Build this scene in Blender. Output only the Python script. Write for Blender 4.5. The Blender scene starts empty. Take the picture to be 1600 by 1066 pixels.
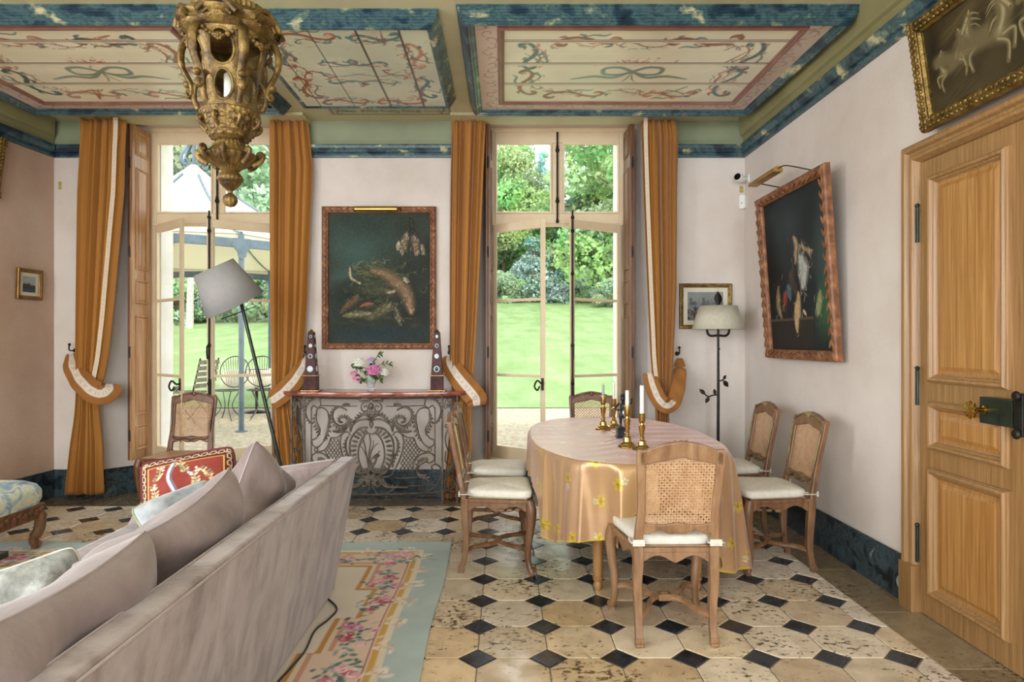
import bpy, bmesh, math, random
import numpy as np
from mathutils import Vector, Matrix
R = math.radians; PI = math.pi
S = bpy.context.scene; COL = S.collection
rnd = random.Random(7)
nrs = np.random.RandomState(11)

# ------------------------------------------------------------------ camera
PX, PY, F = 787.0, 533.0, 1000.0          # principal point and focal length of the photograph, pixels
CAMZ = 1.40
cam_d = bpy.data.cameras.new('camera'); cam = bpy.data.objects.new('camera', cam_d); COL.objects.link(cam)
cam.location = (0, 0, CAMZ); cam.rotation_euler = (R(90), 0, 0)
cam_d.sensor_width = 36.0; cam_d.lens = 36.0 * F / 1600.0
cam_d.shift_x = (800 - PX) / 1600.0; cam_d.clip_start = 0.05; cam_d.clip_end = 400
S.camera = cam
# ------------------------------------------------------------------ exposure, sky, sun, area lights
S.view_settings.view_transform = 'Standard'; S.view_settings.look = 'None'
S.view_settings.exposure = 0.0; S.view_settings.gamma = 1.0
try: S.view_settings.use_curve_mapping = False
except Exception: pass
W = bpy.data.worlds.new('sky'); S.world = W; W.use_nodes = True
wn = W.node_tree; wn.nodes.clear()
wo = wn.nodes.new('ShaderNodeOutputWorld'); wb = wn.nodes.new('ShaderNodeBackground')
wtc = wn.nodes.new('ShaderNodeTexCoord'); wno = wn.nodes.new('ShaderNodeTexNoise'); wr = wn.nodes.new('ShaderNodeValToRGB')
wno.inputs['Scale'].default_value = 2.2; wno.inputs['Detail'].default_value = 6
wr.color_ramp.elements[0].position = .35; wr.color_ramp.elements[0].color = (.74, .86, 1, 1)
wr.color_ramp.elements[1].position = .6; wr.color_ramp.elements[1].color = (1, .99, .97, 1)
wn.links.new(wtc.outputs['Generated'], wno.inputs['Vector']); wn.links.new(wno.outputs['Fac'], wr.inputs['Fac'])
wn.links.new(wr.outputs['Color'], wb.inputs['Color']); wn.links.new(wb.outputs['Background'], wo.inputs['Surface'])
wb.inputs['Strength'].default_value = 4.2
def light(name, typ, loc, rot, energy, color=(1, 1, 1), size=None, angle=None):
    d = bpy.data.lights.new(name, typ); d.energy = energy; d.color = color
    if size: d.shape = 'RECTANGLE'; d.size, d.size_y = size
    if angle is not None: d.angle = angle
    o = bpy.data.objects.new(name, d); COL.objects.link(o); o.location = loc; o.rotation_euler = rot
    return o
light('sun', 'SUN', (10, -5, 30), (R(38), R(22), 0), 4.0, (1, .95, .86), angle=R(6))
# lamps added as interior fill in unseen rear windows; daylight from two left-wall windows
for lx in (-3.4, -1.15, 1.1):
    light('rear_window_fill', 'AREA', (lx, -2.98, 1.85), (R(70), 0, 0), 104, (.86, .935, 1), size=(1.3, 2.7))
for ly in (-1.75, 1.0):
    light('side_window_daylight', 'AREA', (-4.70 + .087 * (ly + 1.75), ly, 1.85), (R(66), 0, R(-95)), 158, (.85, .93, 1), size=(1.25, 2.7))

# ------------------------------------------------------------------ helpers
def at(px, py, Y): return ((px - PX) * Y / F, Y, CAMZ - (py - PY) * Y / F)
def lin(c): return c / 12.92 if c <= .04045 else ((c + .055) / 1.055) ** 2.4
def H(h): return tuple(lin(int(h[i:i + 2], 16) / 255) for i in (0, 2, 4)) + (1.0,)
def srgb(h): return np.array([int(h[i:i + 2], 16) / 255 for i in (0, 2, 4)])
def cr(pts, n=8, closed=False):
    """Catmull-Rom through points of any dimension"""
    P = [np.array(p, float) for p in pts]; m = len(P); out = []
    rng = range(m) if closed else range(m - 1)
    for i in rng:
        p0 = P[(i - 1) % m] if closed else P[max(i - 1, 0)]
        p1 = P[i]; p2 = P[(i + 1) % m]
        p3 = P[(i + 2) % m] if closed else P[min(i + 2, m - 1)]
        for k in range(n):
            t = k / n
            out.append(.5 * ((2 * p1) + (-p0 + p2) * t + (2 * p0 - 5 * p1 + 4 * p2 - p3) * t * t + (-p0 + 3 * p1 - 3 * p2 + p3) * t ** 3))
    if not closed: out.append(P[-1])
    return out
def spiral(cx, cy, r0, r1, a0, a1, n=24):
    return [(cx + (r0 + (r1 - r0) * t) * math.cos(a0 + (a1 - a0) * t), cy + (r0 + (r1 - r0) * t) * math.sin(a0 + (a1 - a0) * t)) for t in [i / n for i in range(n + 1)]]

class MB:
    def __init__(s): s.v = []; s.f = []; s.m = []
    def add(s, vs, fs, mi=0, X=None):
        b = len(s.v)
        for p in vs: s.v.append(tuple(X @ Vector(p)) if X is not None else tuple(p))
        for f in fs: s.f.append(tuple(b + i for i in f)); s.m.append(mi)
        return s
    def bx(s, x0, x1, y0, y1, z0, z1, mi=0, X=None):
        vs = [(x, y, z) for z in (z0, z1) for y in (y0, y1) for x in (x0, x1)]
        return s.add(vs, [(0, 2, 3, 1), (4, 5, 7, 6), (0, 1, 5, 4), (2, 6, 7, 3), (0, 4, 6, 2), (1, 3, 7, 5)], mi, X)
    def hexa(s, a, b, mi=0):
        """a, b: 4 corner rings"""
        return s.add(list(a) + list(b), [(3, 2, 1, 0), (4, 5, 6, 7)] + [(i, (i + 1) % 4, 4 + (i + 1) % 4, 4 + i) for i in range(4)], mi)
    def loft(s, rings, mi=0, cap=True, closed=False, X=None):
        n = len(rings[0]); vs = [p for r in rings for p in r]; fs = []
        m = len(rings)
        for i in range(m if closed else m - 1):
            j = (i + 1) % m
            for k in range(n):
                q = (k + 1) % n; fs.append((i * n + k, i * n + q, j * n + q, j * n + k))
        if cap and not closed: fs += [tuple(range(n - 1, -1, -1)), tuple((m - 1) * n + k for k in range(n))]
        return s.add(vs, fs, mi, X)
    def tube(s, pts, r, n=8, mi=0, closed=False, asp=1.0, up=None, X=None):
        P = [Vector(p) for p in pts]; m = len(P); rs = r if isinstance(r, (list, tuple)) else [r] * m
        rings = []; nv = None
        for i in range(m):
            a = P[(i - 1) % m] if (closed or i > 0) else P[0]; b = P[(i + 1) % m] if (closed or i < m - 1) else P[-1]
            t = (b - a)
            t = t.normalized() if t.length > 1e-9 else Vector((0, 0, 1))
            if up is not None: nv = Vector(up) - t * Vector(up).dot(t)
            elif nv is None:
                nv = Vector((0, 0, 1)) if abs(t.z) < .9 else Vector((1, 0, 0)); nv = nv - t * nv.dot(t)
            else: nv = nv - t * nv.dot(t)
            if nv.length < 1e-6: nv = t.orthogonal()
            nv.normalize(); bv = t.cross(nv)
            rings.append([tuple(P[i] + (nv * math.cos(2 * PI * k / n) * asp + bv * math.sin(2 * PI * k / n)) * rs[i]) for k in range(n)])
        return s.loft(rings, mi, True, closed, X)
    def lathe(s, prof, n=24, c=(0, 0, 0), mi=0, lob=None, X=None, cap=True):
        rings = []
        for (r, z) in prof:
            ring = []
            for k in range(n):
                a = 2 * PI * k / n; rr = r * (lob(a, z) if lob else 1)
                ring.append((c[0] + rr * math.cos(a), c[1] + rr * math.sin(a), c[2] + z))
            rings.append(ring)
        return s.loft(rings, mi, cap, False, X)
    def ell(s, c, rx, ry=None, rz=None, n=10, m=7, mi=0, X=None):
        ry = rx if ry is None else ry; rz = rx if rz is None else rz; rings = []
        for j in range(m + 1):
            a = -PI / 2 + PI * (j + .02 if j == 0 else j - .02 if j == m else j) / m
            rings.append([(c[0] + rx * math.cos(a) * math.cos(2 * PI * k / n), c[1] + ry * math.cos(a) * math.sin(2 * PI * k / n), c[2] + rz * math.sin(a)) for k in range(n)])
        return s.loft(rings, mi, True, False, X)
    def prism(s, poly, fn, d0, d1, mi=0):
        """poly of 2-D points, fn(u, v, d) -> xyz"""
        n = len(poly); vs = [fn(u, v, d0) for u, v in poly] + [fn(u, v, d1) for u, v in poly]
        return s.add(vs, [tuple(range(n - 1, -1, -1)), tuple(range(n, 2 * n))] + [(i, (i + 1) % n, n + (i + 1) % n, n + i) for i in range(n)], mi)
    def frame(s, u0, u1, v0, v1, prof, fn, mi=0, closed=True):
        """rectangular frame: prof of (inset, height) rings around a rectangle; fn(u, v, d) -> xyz"""
        rings = [[fn(u0 + d, v0 + d, h), fn(u1 - d, v0 + d, h), fn(u1 - d, v1 - d, h), fn(u0 + d, v1 - d, h)] for d, h in prof]
        return s.loft(rings, mi, False, closed)
    def build(s, name, mats, parent=None, org=None, smooth=None, bevel=None, seg=2, sub=0, solid=0, offset=0):
        me = bpy.data.meshes.new(name)
        v = s.v if org is None else [(a - org[0], b - org[1], c - org[2]) for a, b, c in s.v]
        me.from_pydata(v, [], s.f)
        if not isinstance(mats, (list, tuple)): mats = [mats]
        for m in mats: me.materials.append(m)
        if len(mats) > 1: me.polygons.foreach_set('material_index', s.m)
        bm = bmesh.new(); bm.from_mesh(me); bmesh.ops.recalc_face_normals(bm, faces=bm.faces); bm.to_mesh(me); bm.free()
        o = bpy.data.objects.new(name, me); COL.objects.link(o)
        if parent is not None: o.parent = parent
        elif org is not None: o.location = org
        if smooth is not None:
            me.polygons.foreach_set('use_smooth', [True] * len(me.polygons))
            if smooth < 180: me.set_sharp_from_angle(angle=R(smooth))
        if solid:
            md = o.modifiers.new('solid', 'SOLIDIFY'); md.thickness = solid; md.offset = offset
        if bevel:
            md = o.modifiers.new('bevel', 'BEVEL'); md.width = bevel; md.segments = seg; md.limit_method = 'ANGLE'; md.angle_limit = R(40); md.harden_normals = False
        if sub:
            md = o.modifiers.new('sub', 'SUBSURF'); md.levels = sub; md.render_levels = sub
        me.update()
        return o
def tag(o, label=None, cat=None, group=None, kind=None):
    if label: o['label'] = label
    if cat: o['category'] = cat
    if group: o['group'] = group
    if kind: o['kind'] = kind
    return o
def thing(name, loc=(0, 0, 0), label=None, cat=None, group=None, rz=0, kind=None):
    o = bpy.data.objects.new(name, None); COL.objects.link(o); o.empty_display_size = .05
    o.location = loc; o.rotation_euler = (0, 0, rz)
    return tag(o, label, cat, group, kind)
def dup(root, loc, rz=0, label=None, group=None):
    def cp(o, par):
        c = o.copy(); COL.objects.link(c); c.parent = par
        for ch in list(o.children): cp(ch, c)
        return c
    c = cp(root, None); c.location = loc; c.rotation_euler = (0, 0, rz)
    tag(c, label, None, group)
    return c

# ------------------------------------------------------------------ materials
MATS = {}
def mat(name, c1='808080', c2=None, scale=6, rough=.6, metal=0., bump=0., bscale=None, detail=6, stretch=None, ramp=(.35, .65), stops=None,
        coat=0., sheen=0., spec=.5, vcol=False, wave=None, trans=0., alpha=None, bdist=.01, rvar=0., dist=0., tint=None, aniso=0., emis=None):
    if name in MATS: return MATS[name]
    m = bpy.data.materials.new(name); m.use_nodes = True; nt = m.node_tree; b = nt.nodes['Principled BSDF']; L = nt.links.new
    tc = nt.nodes.new('ShaderNodeTexCoord'); mp = nt.nodes.new('ShaderNodeMapping'); L(tc.outputs['Object'], mp.inputs['Vector'])
    if stretch: mp.inputs['Scale'].default_value = stretch
    vec = mp.outputs['Vector']
    col = None
    if c2 or stops:
        if wave:
            n = nt.nodes.new('ShaderNodeTexWave'); n.bands_direction = wave; n.inputs['Distortion'].default_value = dist or 3
            n.inputs['Detail'].default_value = 3; n.inputs['Detail Scale'].default_value = 1.5
        else:
            n = nt.nodes.new('ShaderNodeTexNoise'); n.inputs['Detail'].default_value = detail; n.inputs['Roughness'].default_value = .6
            n.inputs['Distortion'].default_value = dist
        n.inputs['Scale'].default_value = scale; L(vec, n.inputs['Vector'])
        rp = nt.nodes.new('ShaderNodeValToRGB'); e = rp.color_ramp.elements
        if stops:
            e[0].position, e[0].color = stops[0][0], H(stops[0][1]); e[1].position, e[1].color = stops[-1][0], H(stops[-1][1])
            for p, c in stops[1:-1]: q = e.new(p); q.color = H(c)
        else:
            e[0].position, e[1].position = ramp; e[0].color, e[1].color = H(c1), H(c2)
        L(n.outputs['Fac'], rp.inputs['Fac']); col = rp.outputs['Color']
        if rvar:
            mr = nt.nodes.new('ShaderNodeMapRange'); L(n.outputs['Fac'], mr.inputs['Value']); mr.inputs['From Min'].default_value = .3; mr.inputs['From Max'].default_value = .7
            mr.inputs['To Min'].default_value = rough - rvar; mr.inputs['To Max'].default_value = rough + rvar; L(mr.outputs['Result'], b.inputs['Roughness'])
    if vcol:
        at_ = nt.nodes.new('ShaderNodeAttribute'); at_.attribute_name = 'Col'
        if col is not None:
            mx = nt.nodes.new('ShaderNodeMix'); mx.data_type = 'RGBA'; mx.blend_type = 'MULTIPLY'; mx.inputs[0].default_value = 1
            L(at_.outputs['Color'], mx.inputs[6]); L(col, mx.inputs[7]); col = mx.outputs[2]
        else: col = at_.outputs['Color']
    if col is not None: L(col, b.inputs['Base Color'])
    else: b.inputs['Base Color'].default_value = H(c1)
    if not rvar: b.inputs['Roughness'].default_value = rough
    b.inputs['Metallic'].default_value = metal; b.inputs['Coat Weight'].default_value = coat; b.inputs['Coat Roughness'].default_value = .15
    b.inputs['Sheen Weight'].default_value = sheen; b.inputs['Specular IOR Level'].default_value = spec; b.inputs['Sheen Tint'].default_value = H(tint) if tint else (1, 1, 1, 1); b.inputs['Transmission Weight'].default_value = trans
    if sheen: b.inputs['Sheen Roughness'].default_value = .4
    if alpha is not None: b.inputs['Alpha'].default_value = alpha
    if aniso: b.inputs['Anisotropic'].default_value = aniso
    if bump:
        bn = nt.nodes.new('ShaderNodeTexNoise'); bn.inputs['Scale'].default_value = bscale or scale * 3; bn.inputs['Detail'].default_value = 5
        L(vec, bn.inputs['Vector']); bp = nt.nodes.new('ShaderNodeBump'); bp.inputs['Strength'].default_value = bump; bp.inputs['Distance'].default_value = bdist
        L(bn.outputs['Fac'], bp.inputs['Height']); L(bp.outputs['Normal'], b.inputs['Normal'])
    MATS[name] = m
    return m

# ------------------------------------------------------------------ painting onto fine grids (colour attribute of the painted surface)
class Canvas:
    def __init__(s, w, h, res, base):
        s.w, s.h = w, h; s.nx, s.ny = int(w * res) + 1, int(h * res) + 1; s.sx = (s.nx - 1) / w; s.sy = (s.ny - 1) / h
        s.a = np.tile(srgb(base) if isinstance(base, str) else base, (s.ny, s.nx, 1)).astype(float)
        s.gx, s.gy = np.meshgrid(np.linspace(0, w, s.nx), np.linspace(0, h, s.ny))
    def noise(s, amt, cell, tint=(1, 1, 1), seed=1):
        r = np.random.RandomState(seed); out = np.zeros((s.ny, s.nx)); k = cell; wsum = 0; wgt = 1.
        for o in range(3):
            gx, gy = int(s.w / k) + 3, int(s.h / k) + 3; g = r.rand(gy, gx) - .5
            fx, fy = s.gx / k, s.gy / k; ix, iy = fx.astype(int), fy.astype(int); tx, ty = fx - ix, fy - iy
            tx = tx * tx * (3 - 2 * tx); ty = ty * ty * (3 - 2 * ty)
            out += wgt * ((g[iy, ix] * (1 - tx) + g[iy, ix + 1] * tx) * (1 - ty) + (g[iy + 1, ix] * (1 - tx) + g[iy + 1, ix + 1] * tx) * ty)
            wgt *= .5; k /= 2
        s.a += out[..., None] * amt * np.array(tint); return out
    def mix(s, mask, c, y0=0, x0=0):
        c = srgb(c) if isinstance(c, str) else np.array(c)
        h, w = mask.shape; sl = s.a[y0:y0 + h, x0:x0 + w]; sl += (c - sl) * mask[..., None]
    def blob(s, x, y, rx, ry=None, c='ffffff', al=1., rot=0., soft=.35):
        ry = ry or rx; m = max(rx, ry) * 1.05
        i0, i1 = max(int((x - m) * s.sx), 0), min(int((x + m) * s.sx) + 2, s.nx); j0, j1 = max(int((y - m) * s.sy), 0), min(int((y + m) * s.sy) + 2, s.ny)
        if i0 >= i1 or j0 >= j1: return
        dx = s.gx[j0:j1, i0:i1] - x; dy = s.gy[j0:j1, i0:i1] - y; ca, sa = math.cos(rot), math.sin(rot)
        d = np.sqrt(((dx * ca + dy * sa) / rx) ** 2 + ((-dx * sa + dy * ca) / ry) ** 2)
        s.mix(np.clip((1 - d) / max(soft, 1e-3), 0, 1) * al, c, j0, i0)
    def rect(s, x0, y0, x1, y1, c, al=1.):
        i0, i1 = max(int(round(x0 * s.sx)), 0), min(int(round(x1 * s.sx)) + 1, s.nx); j0, j1 = max(int(round(y0 * s.sy)), 0), min(int(round(y1 * s.sy)) + 1, s.ny)
        if i0 < i1 and j0 < j1: s.mix(np.full((j1 - j0, i1 - i0), al), c, j0, i0)
    def stroke(s, pts, wd, c, al=1., taper=True, soft=.5):
        """distance-to-polyline stroke with tapering width"""
        P = np.array([p[:2] for p in pts], float); n = len(P)
        m = wd + 2 / s.sx
        i0, i1 = max(int((P[:, 0].min() - m) * s.sx), 0), min(int((P[:, 0].max() + m) * s.sx) + 2, s.nx)
        j0, j1 = max(int((P[:, 1].min() - m) * s.sy), 0), min(int((P[:, 1].max() + m) * s.sy) + 2, s.ny)
        if i0 >= i1 or j0 >= j1: return
        gx, gy = s.gx[j0:j1, i0:i1], s.gy[j0:j1, i0:i1]; best = np.full(gx.shape, -9.)
        for k in range(n - 1):
            a, b = P[k], P[k + 1]; d = b - a; l2 = max((d ** 2).sum(), 1e-12)
            t = np.clip(((gx - a[0]) * d[0] + (gy - a[1]) * d[1]) / l2, 0, 1)
            dist = np.hypot(gx - a[0] - t * d[0], gy - a[1] - t * d[1]); u = (k + t) / (n - 1)
            wl = wd * (.35 + .65 * np.sin(PI * np.clip(u, 0.02, .98))) if taper else wd
            best = np.maximum(best, 1 - dist / wl)
        s.mix(np.clip(best / soft, 0, 1) * al, c, j0, i0)
    def obj(s, name, m, fn, parent=None, flip=False, smooth=True):
        """fn(u, v) vectorised -> (x, y, z) arrays, u in 0..w, v in 0..h"""
        x, y, z = fn(s.gx, s.gy); co = np.stack([np.broadcast_to(q, s.gx.shape) for q in (x, y, z)], -1).reshape(-1, 3)
        me = bpy.data.meshes.new(name); nx, ny = s.nx, s.ny
        idx = np.arange(nx * ny).reshape(ny, nx); q = np.stack([idx[:-1, :-1], idx[:-1, 1:], idx[1:, 1:], idx[1:, :-1]], -1).reshape(-1, 4)
        if flip: q = q[:, ::-1]
        me.vertices.add(len(co)); me.vertices.foreach_set('co', co.ravel()); me.loops.add(q.size); me.loops.foreach_set('vertex_index', q.ravel().astype(np.int32))
        me.polygons.add(len(q)); me.polygons.foreach_set('loop_start', np.arange(0, q.size, 4, dtype=np.int32))
        me.update(); me.validate()
        a = np.clip(s.a, 0, 1).reshape(-1, 3); l = np.where(a <= .04045, a / 12.92, ((a + .055) / 1.055) ** 2.4)
        at_ = me.color_attributes.new('Col', 'FLOAT_COLOR', 'POINT'); at_.data.foreach_set('color', np.concatenate([l, np.ones((len(l), 1))], 1).ravel().astype(np.float32))
        if smooth: me.polygons.foreach_set('use_smooth', [True] * len(me.polygons))
        me.materials.append(m); o = bpy.data.objects.new(name, me); COL.objects.link(o)
        if parent is not None: o.parent = parent
        return o
# ================================================================== THE SETTING
D = 5.75; XR = 2.165; XL = -4.04; ZC = 3.372; YW = 6.05; REAR = -3.0
def xleft(y): return XL - .087 * (D - y)          # the left wall runs slightly askew
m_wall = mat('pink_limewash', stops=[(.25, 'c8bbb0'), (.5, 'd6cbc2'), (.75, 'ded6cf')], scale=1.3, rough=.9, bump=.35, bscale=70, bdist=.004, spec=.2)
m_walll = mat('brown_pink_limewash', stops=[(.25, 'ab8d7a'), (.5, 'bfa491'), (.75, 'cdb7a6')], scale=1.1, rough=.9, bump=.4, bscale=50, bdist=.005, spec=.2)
m_marble = mat('blue_faux_marble', stops=[(.30, '141f28'), (.42, '223a48'), (.50, '4a6566'), (.545, '2a4450'), (.60, '5c7268'), (.66, 'bdb28c')], scale=5.5, detail=8, dist=.25, rough=.38, stretch=(1, 1, 1.6), bump=.1, bscale=20)
m_basem = mat('dark_blue_marble', stops=[(.30, '0d1418'), (.43, '1d282e'), (.52, '42535a'), (.58, '202b31'), (.66, '566262'), (.74, '8f9582')], scale=9, detail=10, dist=.8, rough=.3)
m_green = mat('olive_frieze', 'a0', stops=[(.3, '7d8466'), (.7, '8f9678')], scale=2, rough=.6)
m_cove = mat('olive_cove', stops=[(.3, '7b7650'), (.7, '90895f')], scale=2, rough=.5)
m_ceil = mat('cream_olive_ceiling', stops=[(.3, 'b5ae88'), (.7, 'c8c19b')], scale=1.6, rough=.45)
m_paint = mat('painted_boards', vcol=True, rough=.33, bump=.1, bscale=25, spec=.5)
m_rose = mat('rose_moulding', '7d5248', '936a5e', scale=5, rough=.4)
m_white = mat('cream_paint', 'dac3a0', 'e4d1b0', scale=3, rough=.45)
m_extw = mat('white_render', 'e6e2d8', 'f2efe8', scale=4, rough=.8)
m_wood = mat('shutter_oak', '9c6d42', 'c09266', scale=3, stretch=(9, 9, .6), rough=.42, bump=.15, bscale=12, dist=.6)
m_woodd = mat('dark_shutter_edge', '5b3820', '7b4f2e', scale=3, stretch=(9, 9, .6), rough=.45)
m_doorw = mat('door_oak', stops=[(.28, '7a5932'), (.5, '926d43'), (.72, 'a68054')], scale=3.2, stretch=(24, 24, .6), rough=.34, dist=.8, bump=.12, bscale=9)
m_doorp = mat('door_panel_walnut', stops=[(.28, '845628'), (.5, 'a3743e'), (.72, 'b78c54')], scale=2.6, stretch=(22, 22, .45), rough=.3, dist=1.4, bump=.06, bscale=9)
m_iron = mat('black_iron', '1d1c1a', '34302b', scale=20, rough=.5, metal=.7)
m_brass = mat('polished_brass', 'b08a3c', 'c9a354', scale=8, rough=.22, metal=1)
m_plastic = mat('white_plastic', 'e8e8e6', rough=.4)
def glass_mat():
    m = bpy.data.materials.new('window_glass'); m.use_nodes = True; nt = m.node_tree; nt.nodes.clear()
    o = nt.nodes.new('ShaderNodeOutputMaterial'); t = nt.nodes.new('ShaderNodeBsdfTransparent'); g = nt.nodes.new('ShaderNodeBsdfGlossy'); x = nt.nodes.new('ShaderNodeMixShader')
    lw = nt.nodes.new('ShaderNodeLayerWeight'); lw.inputs['Blend'].default_value = .5; pw = nt.nodes.new('ShaderNodeMath'); pw.operation = 'POWER'; pw.inputs[1].default_value = 5
    ma = nt.nodes.new('ShaderNodeMath'); ma.operation = 'MULTIPLY_ADD'; ma.inputs[1].default_value = .8; ma.inputs[2].default_value = .03
    nt.links.new(lw.outputs['Facing'], pw.inputs[0]); nt.links.new(pw.outputs[0], ma.inputs[0])
    g.inputs['Roughness'].default_value = .02; t.inputs['Color'].default_value = (.97, .985, .98, 1)
    nt.links.new(ma.outputs[0], x.inputs[0]); nt.links.new(t.outputs[0], x.inputs[1]); nt.links.new(g.outputs[0], x.inputs[2]); nt.links.new(x.outputs[0], o.inputs['Surface'])
    return m
m_glass = glass_mat()

# ---- floor: octagonal stone slabs with slate cabochons, a stone border along the walls
def floor_mat():
    m = bpy.data.materials.new('worn_limestone'); m.use_nodes = True; nt = m.node_tree; b = nt.nodes['Principled BSDF']; b.inputs['Specular IOR Level'].default_value = .75; L = nt.links.new
    tc = nt.nodes.new('ShaderNodeTexCoord'); N = nt.nodes.new
    at_ = N('ShaderNodeAttribute'); at_.attribute_name = 'Col'
    n1 = N('ShaderNodeTexNoise'); n1.inputs['Scale'].default_value = 26; n1.inputs['Detail'].default_value = 8; n1.inputs['Roughness'].default_value = .7
    mp = N('ShaderNodeMapping'); mp.inputs['Scale'].default_value = (1, 1.5, 1); L(tc.outputs['Object'], mp.inputs['Vector']); L(mp.outputs['Vector'], n1.inputs['Vector'])
    n2 = N('ShaderNodeTexNoise'); n2.inputs['Scale'].default_value = 2.1; n2.inputs['Detail'].default_value = 3; L(tc.outputs['Object'], n2.inputs['Vector'])
    ad = N('ShaderNodeMath'); ad.operation = 'MULTIPLY_ADD'; L(n2.outputs['Fac'], ad.inputs[0]); ad.inputs[1].default_value = .42; L(n1.outputs['Fac'], ad.inputs[2])
    rp = N('ShaderNodeValToRGB'); rp.color_ramp.elements[0].position = .79; rp.color_ramp.elements[1].position = .84; L(ad.outputs[0], rp.inputs['Fac'])
    n3 = N('ShaderNodeTexNoise'); n3.inputs['Scale'].default_value = 9; n3.inputs['Detail'].default_value = 6; L(tc.outputs['Object'], n3.inputs['Vector'])
    r3 = N('ShaderNodeValToRGB'); r3.color_ramp.elements[0].position = .3; r3.color_ramp.elements[0].color = (.76, .73, .69, 1); r3.color_ramp.elements[1].position = .6; r3.color_ramp.elements[1].color = (1, 1, 1, 1); L(n3.outputs['Fac'], r3.inputs['Fac'])
    mu = N('ShaderNodeMix'); mu.data_type = 'RGBA'; mu.blend_type = 'MULTIPLY'; mu.inputs[0].default_value = 1; L(at_.outputs['Color'], mu.inputs[6]); L(r3.outputs['Color'], mu.inputs[7])
    mx = N('ShaderNodeMix'); mx.data_type = 'RGBA'; L(rp.outputs['Color'], mx.inputs[0]); L(mu.outputs[2], mx.inputs[6]); mx.inputs[7].default_value = H('54442f'); L(mx.outputs[2], b.inputs['Base Color'])
    ro = N('ShaderNodeMapRange'); L(n3.outputs['Fac'], ro.inputs['Value']); ro.inputs['From Min'].default_value = .3; ro.inputs['From Max'].default_value = .7; ro.inputs['To Min'].default_value = .38; ro.inputs['To Max'].default_value = .17; L(ro.outputs[0], b.inputs['Roughness'])
    bp = N('ShaderNodeBump'); bp.inputs['Strength'].default_value = .5; bp.inputs['Distance'].default_value = .003; bp.invert = True; L(rp.outputs['Color'], bp.inputs['Height'])
    n4 = N('ShaderNodeTexNoise'); n4.inputs['Scale'].default_value = 7; L(tc.outputs['Object'], n4.inputs['Vector']); bq = N('ShaderNodeBump'); bq.inputs['Strength'].default_value = .25; bq.inputs['Distance'].default_value = .01; L(n4.outputs['Fac'], bq.inputs['Height']); L(bp.outputs[0], bq.inputs['Normal']); L(bq.outputs[0], b.inputs['Normal'])
    return m
m_stone = floor_mat()
m_slate = mat('blue_black_slate', '1c2026', '343b44', scale=9, rough=.27, bump=.12, bscale=14, rvar=.06)
m_grout = mat('grey_joint', '5d5348', '7c7062', scale=20, rough=.85)
P0 = .3135; GX, GY = -.116, 3.139; E = .27 * P0; J = .0035
mb = MB(); cols = []
STC = ['e0ccae', 'e6d4b6', 'dcc29c', 'e6d8c2', 'd6bfa2', 'ebdcc4', 'dec6a4', 'e8dccb', 'dccaaf', 'e2c8a2']
def clip_poly(p, x0, x1, y0, y1):
    for ax, lim, sg in ((0, x0, 1), (0, x1, -1), (1, y0, 1), (1, y1, -1)):
        q = []
        for i in range(len(p)):
            a, b = p[i], p[(i + 1) % len(p)]; da, db = sg * (a[ax] - lim), sg * (b[ax] - lim)
            if da >= 0: q.append(a)
            if da * db < 0: t = da / (da - db); q.append((a[0] + (b[0] - a[0]) * t, a[1] + (b[1] - a[1]) * t))
        p = q
        if len(p) < 3: return None
    return p
def slab(poly, mi, c, z=0.):
    poly = [p for p in poly]; cx = sum(p[0] for p in poly) / len(poly); cy = sum(p[1] for p in poly) / len(poly)
    n = len(poly); ins = []
    for p in poly:
        d = math.hypot(p[0] - cx, p[1] - cy); k = max(0, (d - .004) / d) if d else 0; ins.append((cx + (p[0] - cx) * k, cy + (p[1] - cy) * k))
    b = len(mb.v)
    mb.v += [(x, y, z) for x, y in ins] + [(x, y, z - .003) for x, y in poly]
    mb.f.append(tuple(b + i for i in range(n))); mb.m.append(mi)
    for i in range(n): mb.f.append((b + i, b + n + i, b + n + (i + 1) % n, b + (i + 1) % n)); mb.m.append(mi)
    cols.extend([c] * (2 * n))
bx0, bx1, by0, by1 = -4.0, 1.885, -2.9, 5.42
for i in range(-14, 8):
    for j in range(-20, 9):
        x, y = GX + i * P0, GY + j * P0
        q = clip_poly([(x + E - J, y), (x, y + E - J), (x - E + J, y), (x, y - E + J)], bx0, bx1, by0, by1)
        if q: slab(q, 1, (.1, .1, .1))
        cx, cy, h = x + P0 / 2, y + P0 / 2, P0 / 2; e = E + J * .7; k = h - J * .6
        oc = [(cx - h + e, cy - k), (cx + h - e, cy - k), (cx + k, cy - h + e), (cx + k, cy + h - e), (cx + h - e, cy + k), (cx - h + e, cy + k), (cx - k, cy + h - e), (cx - k, cy - h + e)]
        q = clip_poly(oc, bx0, bx1, by0, by1)
        if q:
            c = H(rnd.choice(STC))[:3]; v = rnd.uniform(.86, 1.1); slab(q, 0, tuple(a * v for a in c))
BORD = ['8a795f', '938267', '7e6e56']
y = -2.9
while y < 5.7:
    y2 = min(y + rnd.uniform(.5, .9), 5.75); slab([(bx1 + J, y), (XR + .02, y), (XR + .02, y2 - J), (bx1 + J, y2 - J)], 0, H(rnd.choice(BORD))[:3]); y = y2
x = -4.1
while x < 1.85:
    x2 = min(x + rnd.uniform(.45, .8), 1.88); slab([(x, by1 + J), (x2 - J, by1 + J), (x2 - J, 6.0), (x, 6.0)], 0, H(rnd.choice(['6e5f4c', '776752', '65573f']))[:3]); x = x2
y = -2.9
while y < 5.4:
    y2 = min(y + rnd.uniform(.5, .9), 5.42); slab([(-4.9, y), (bx0 - J, y), (bx0 - J, y2 - J), (-4.9, y2 - J)], 0, H(rnd.choice(BORD))[:3]); y = y2
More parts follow.
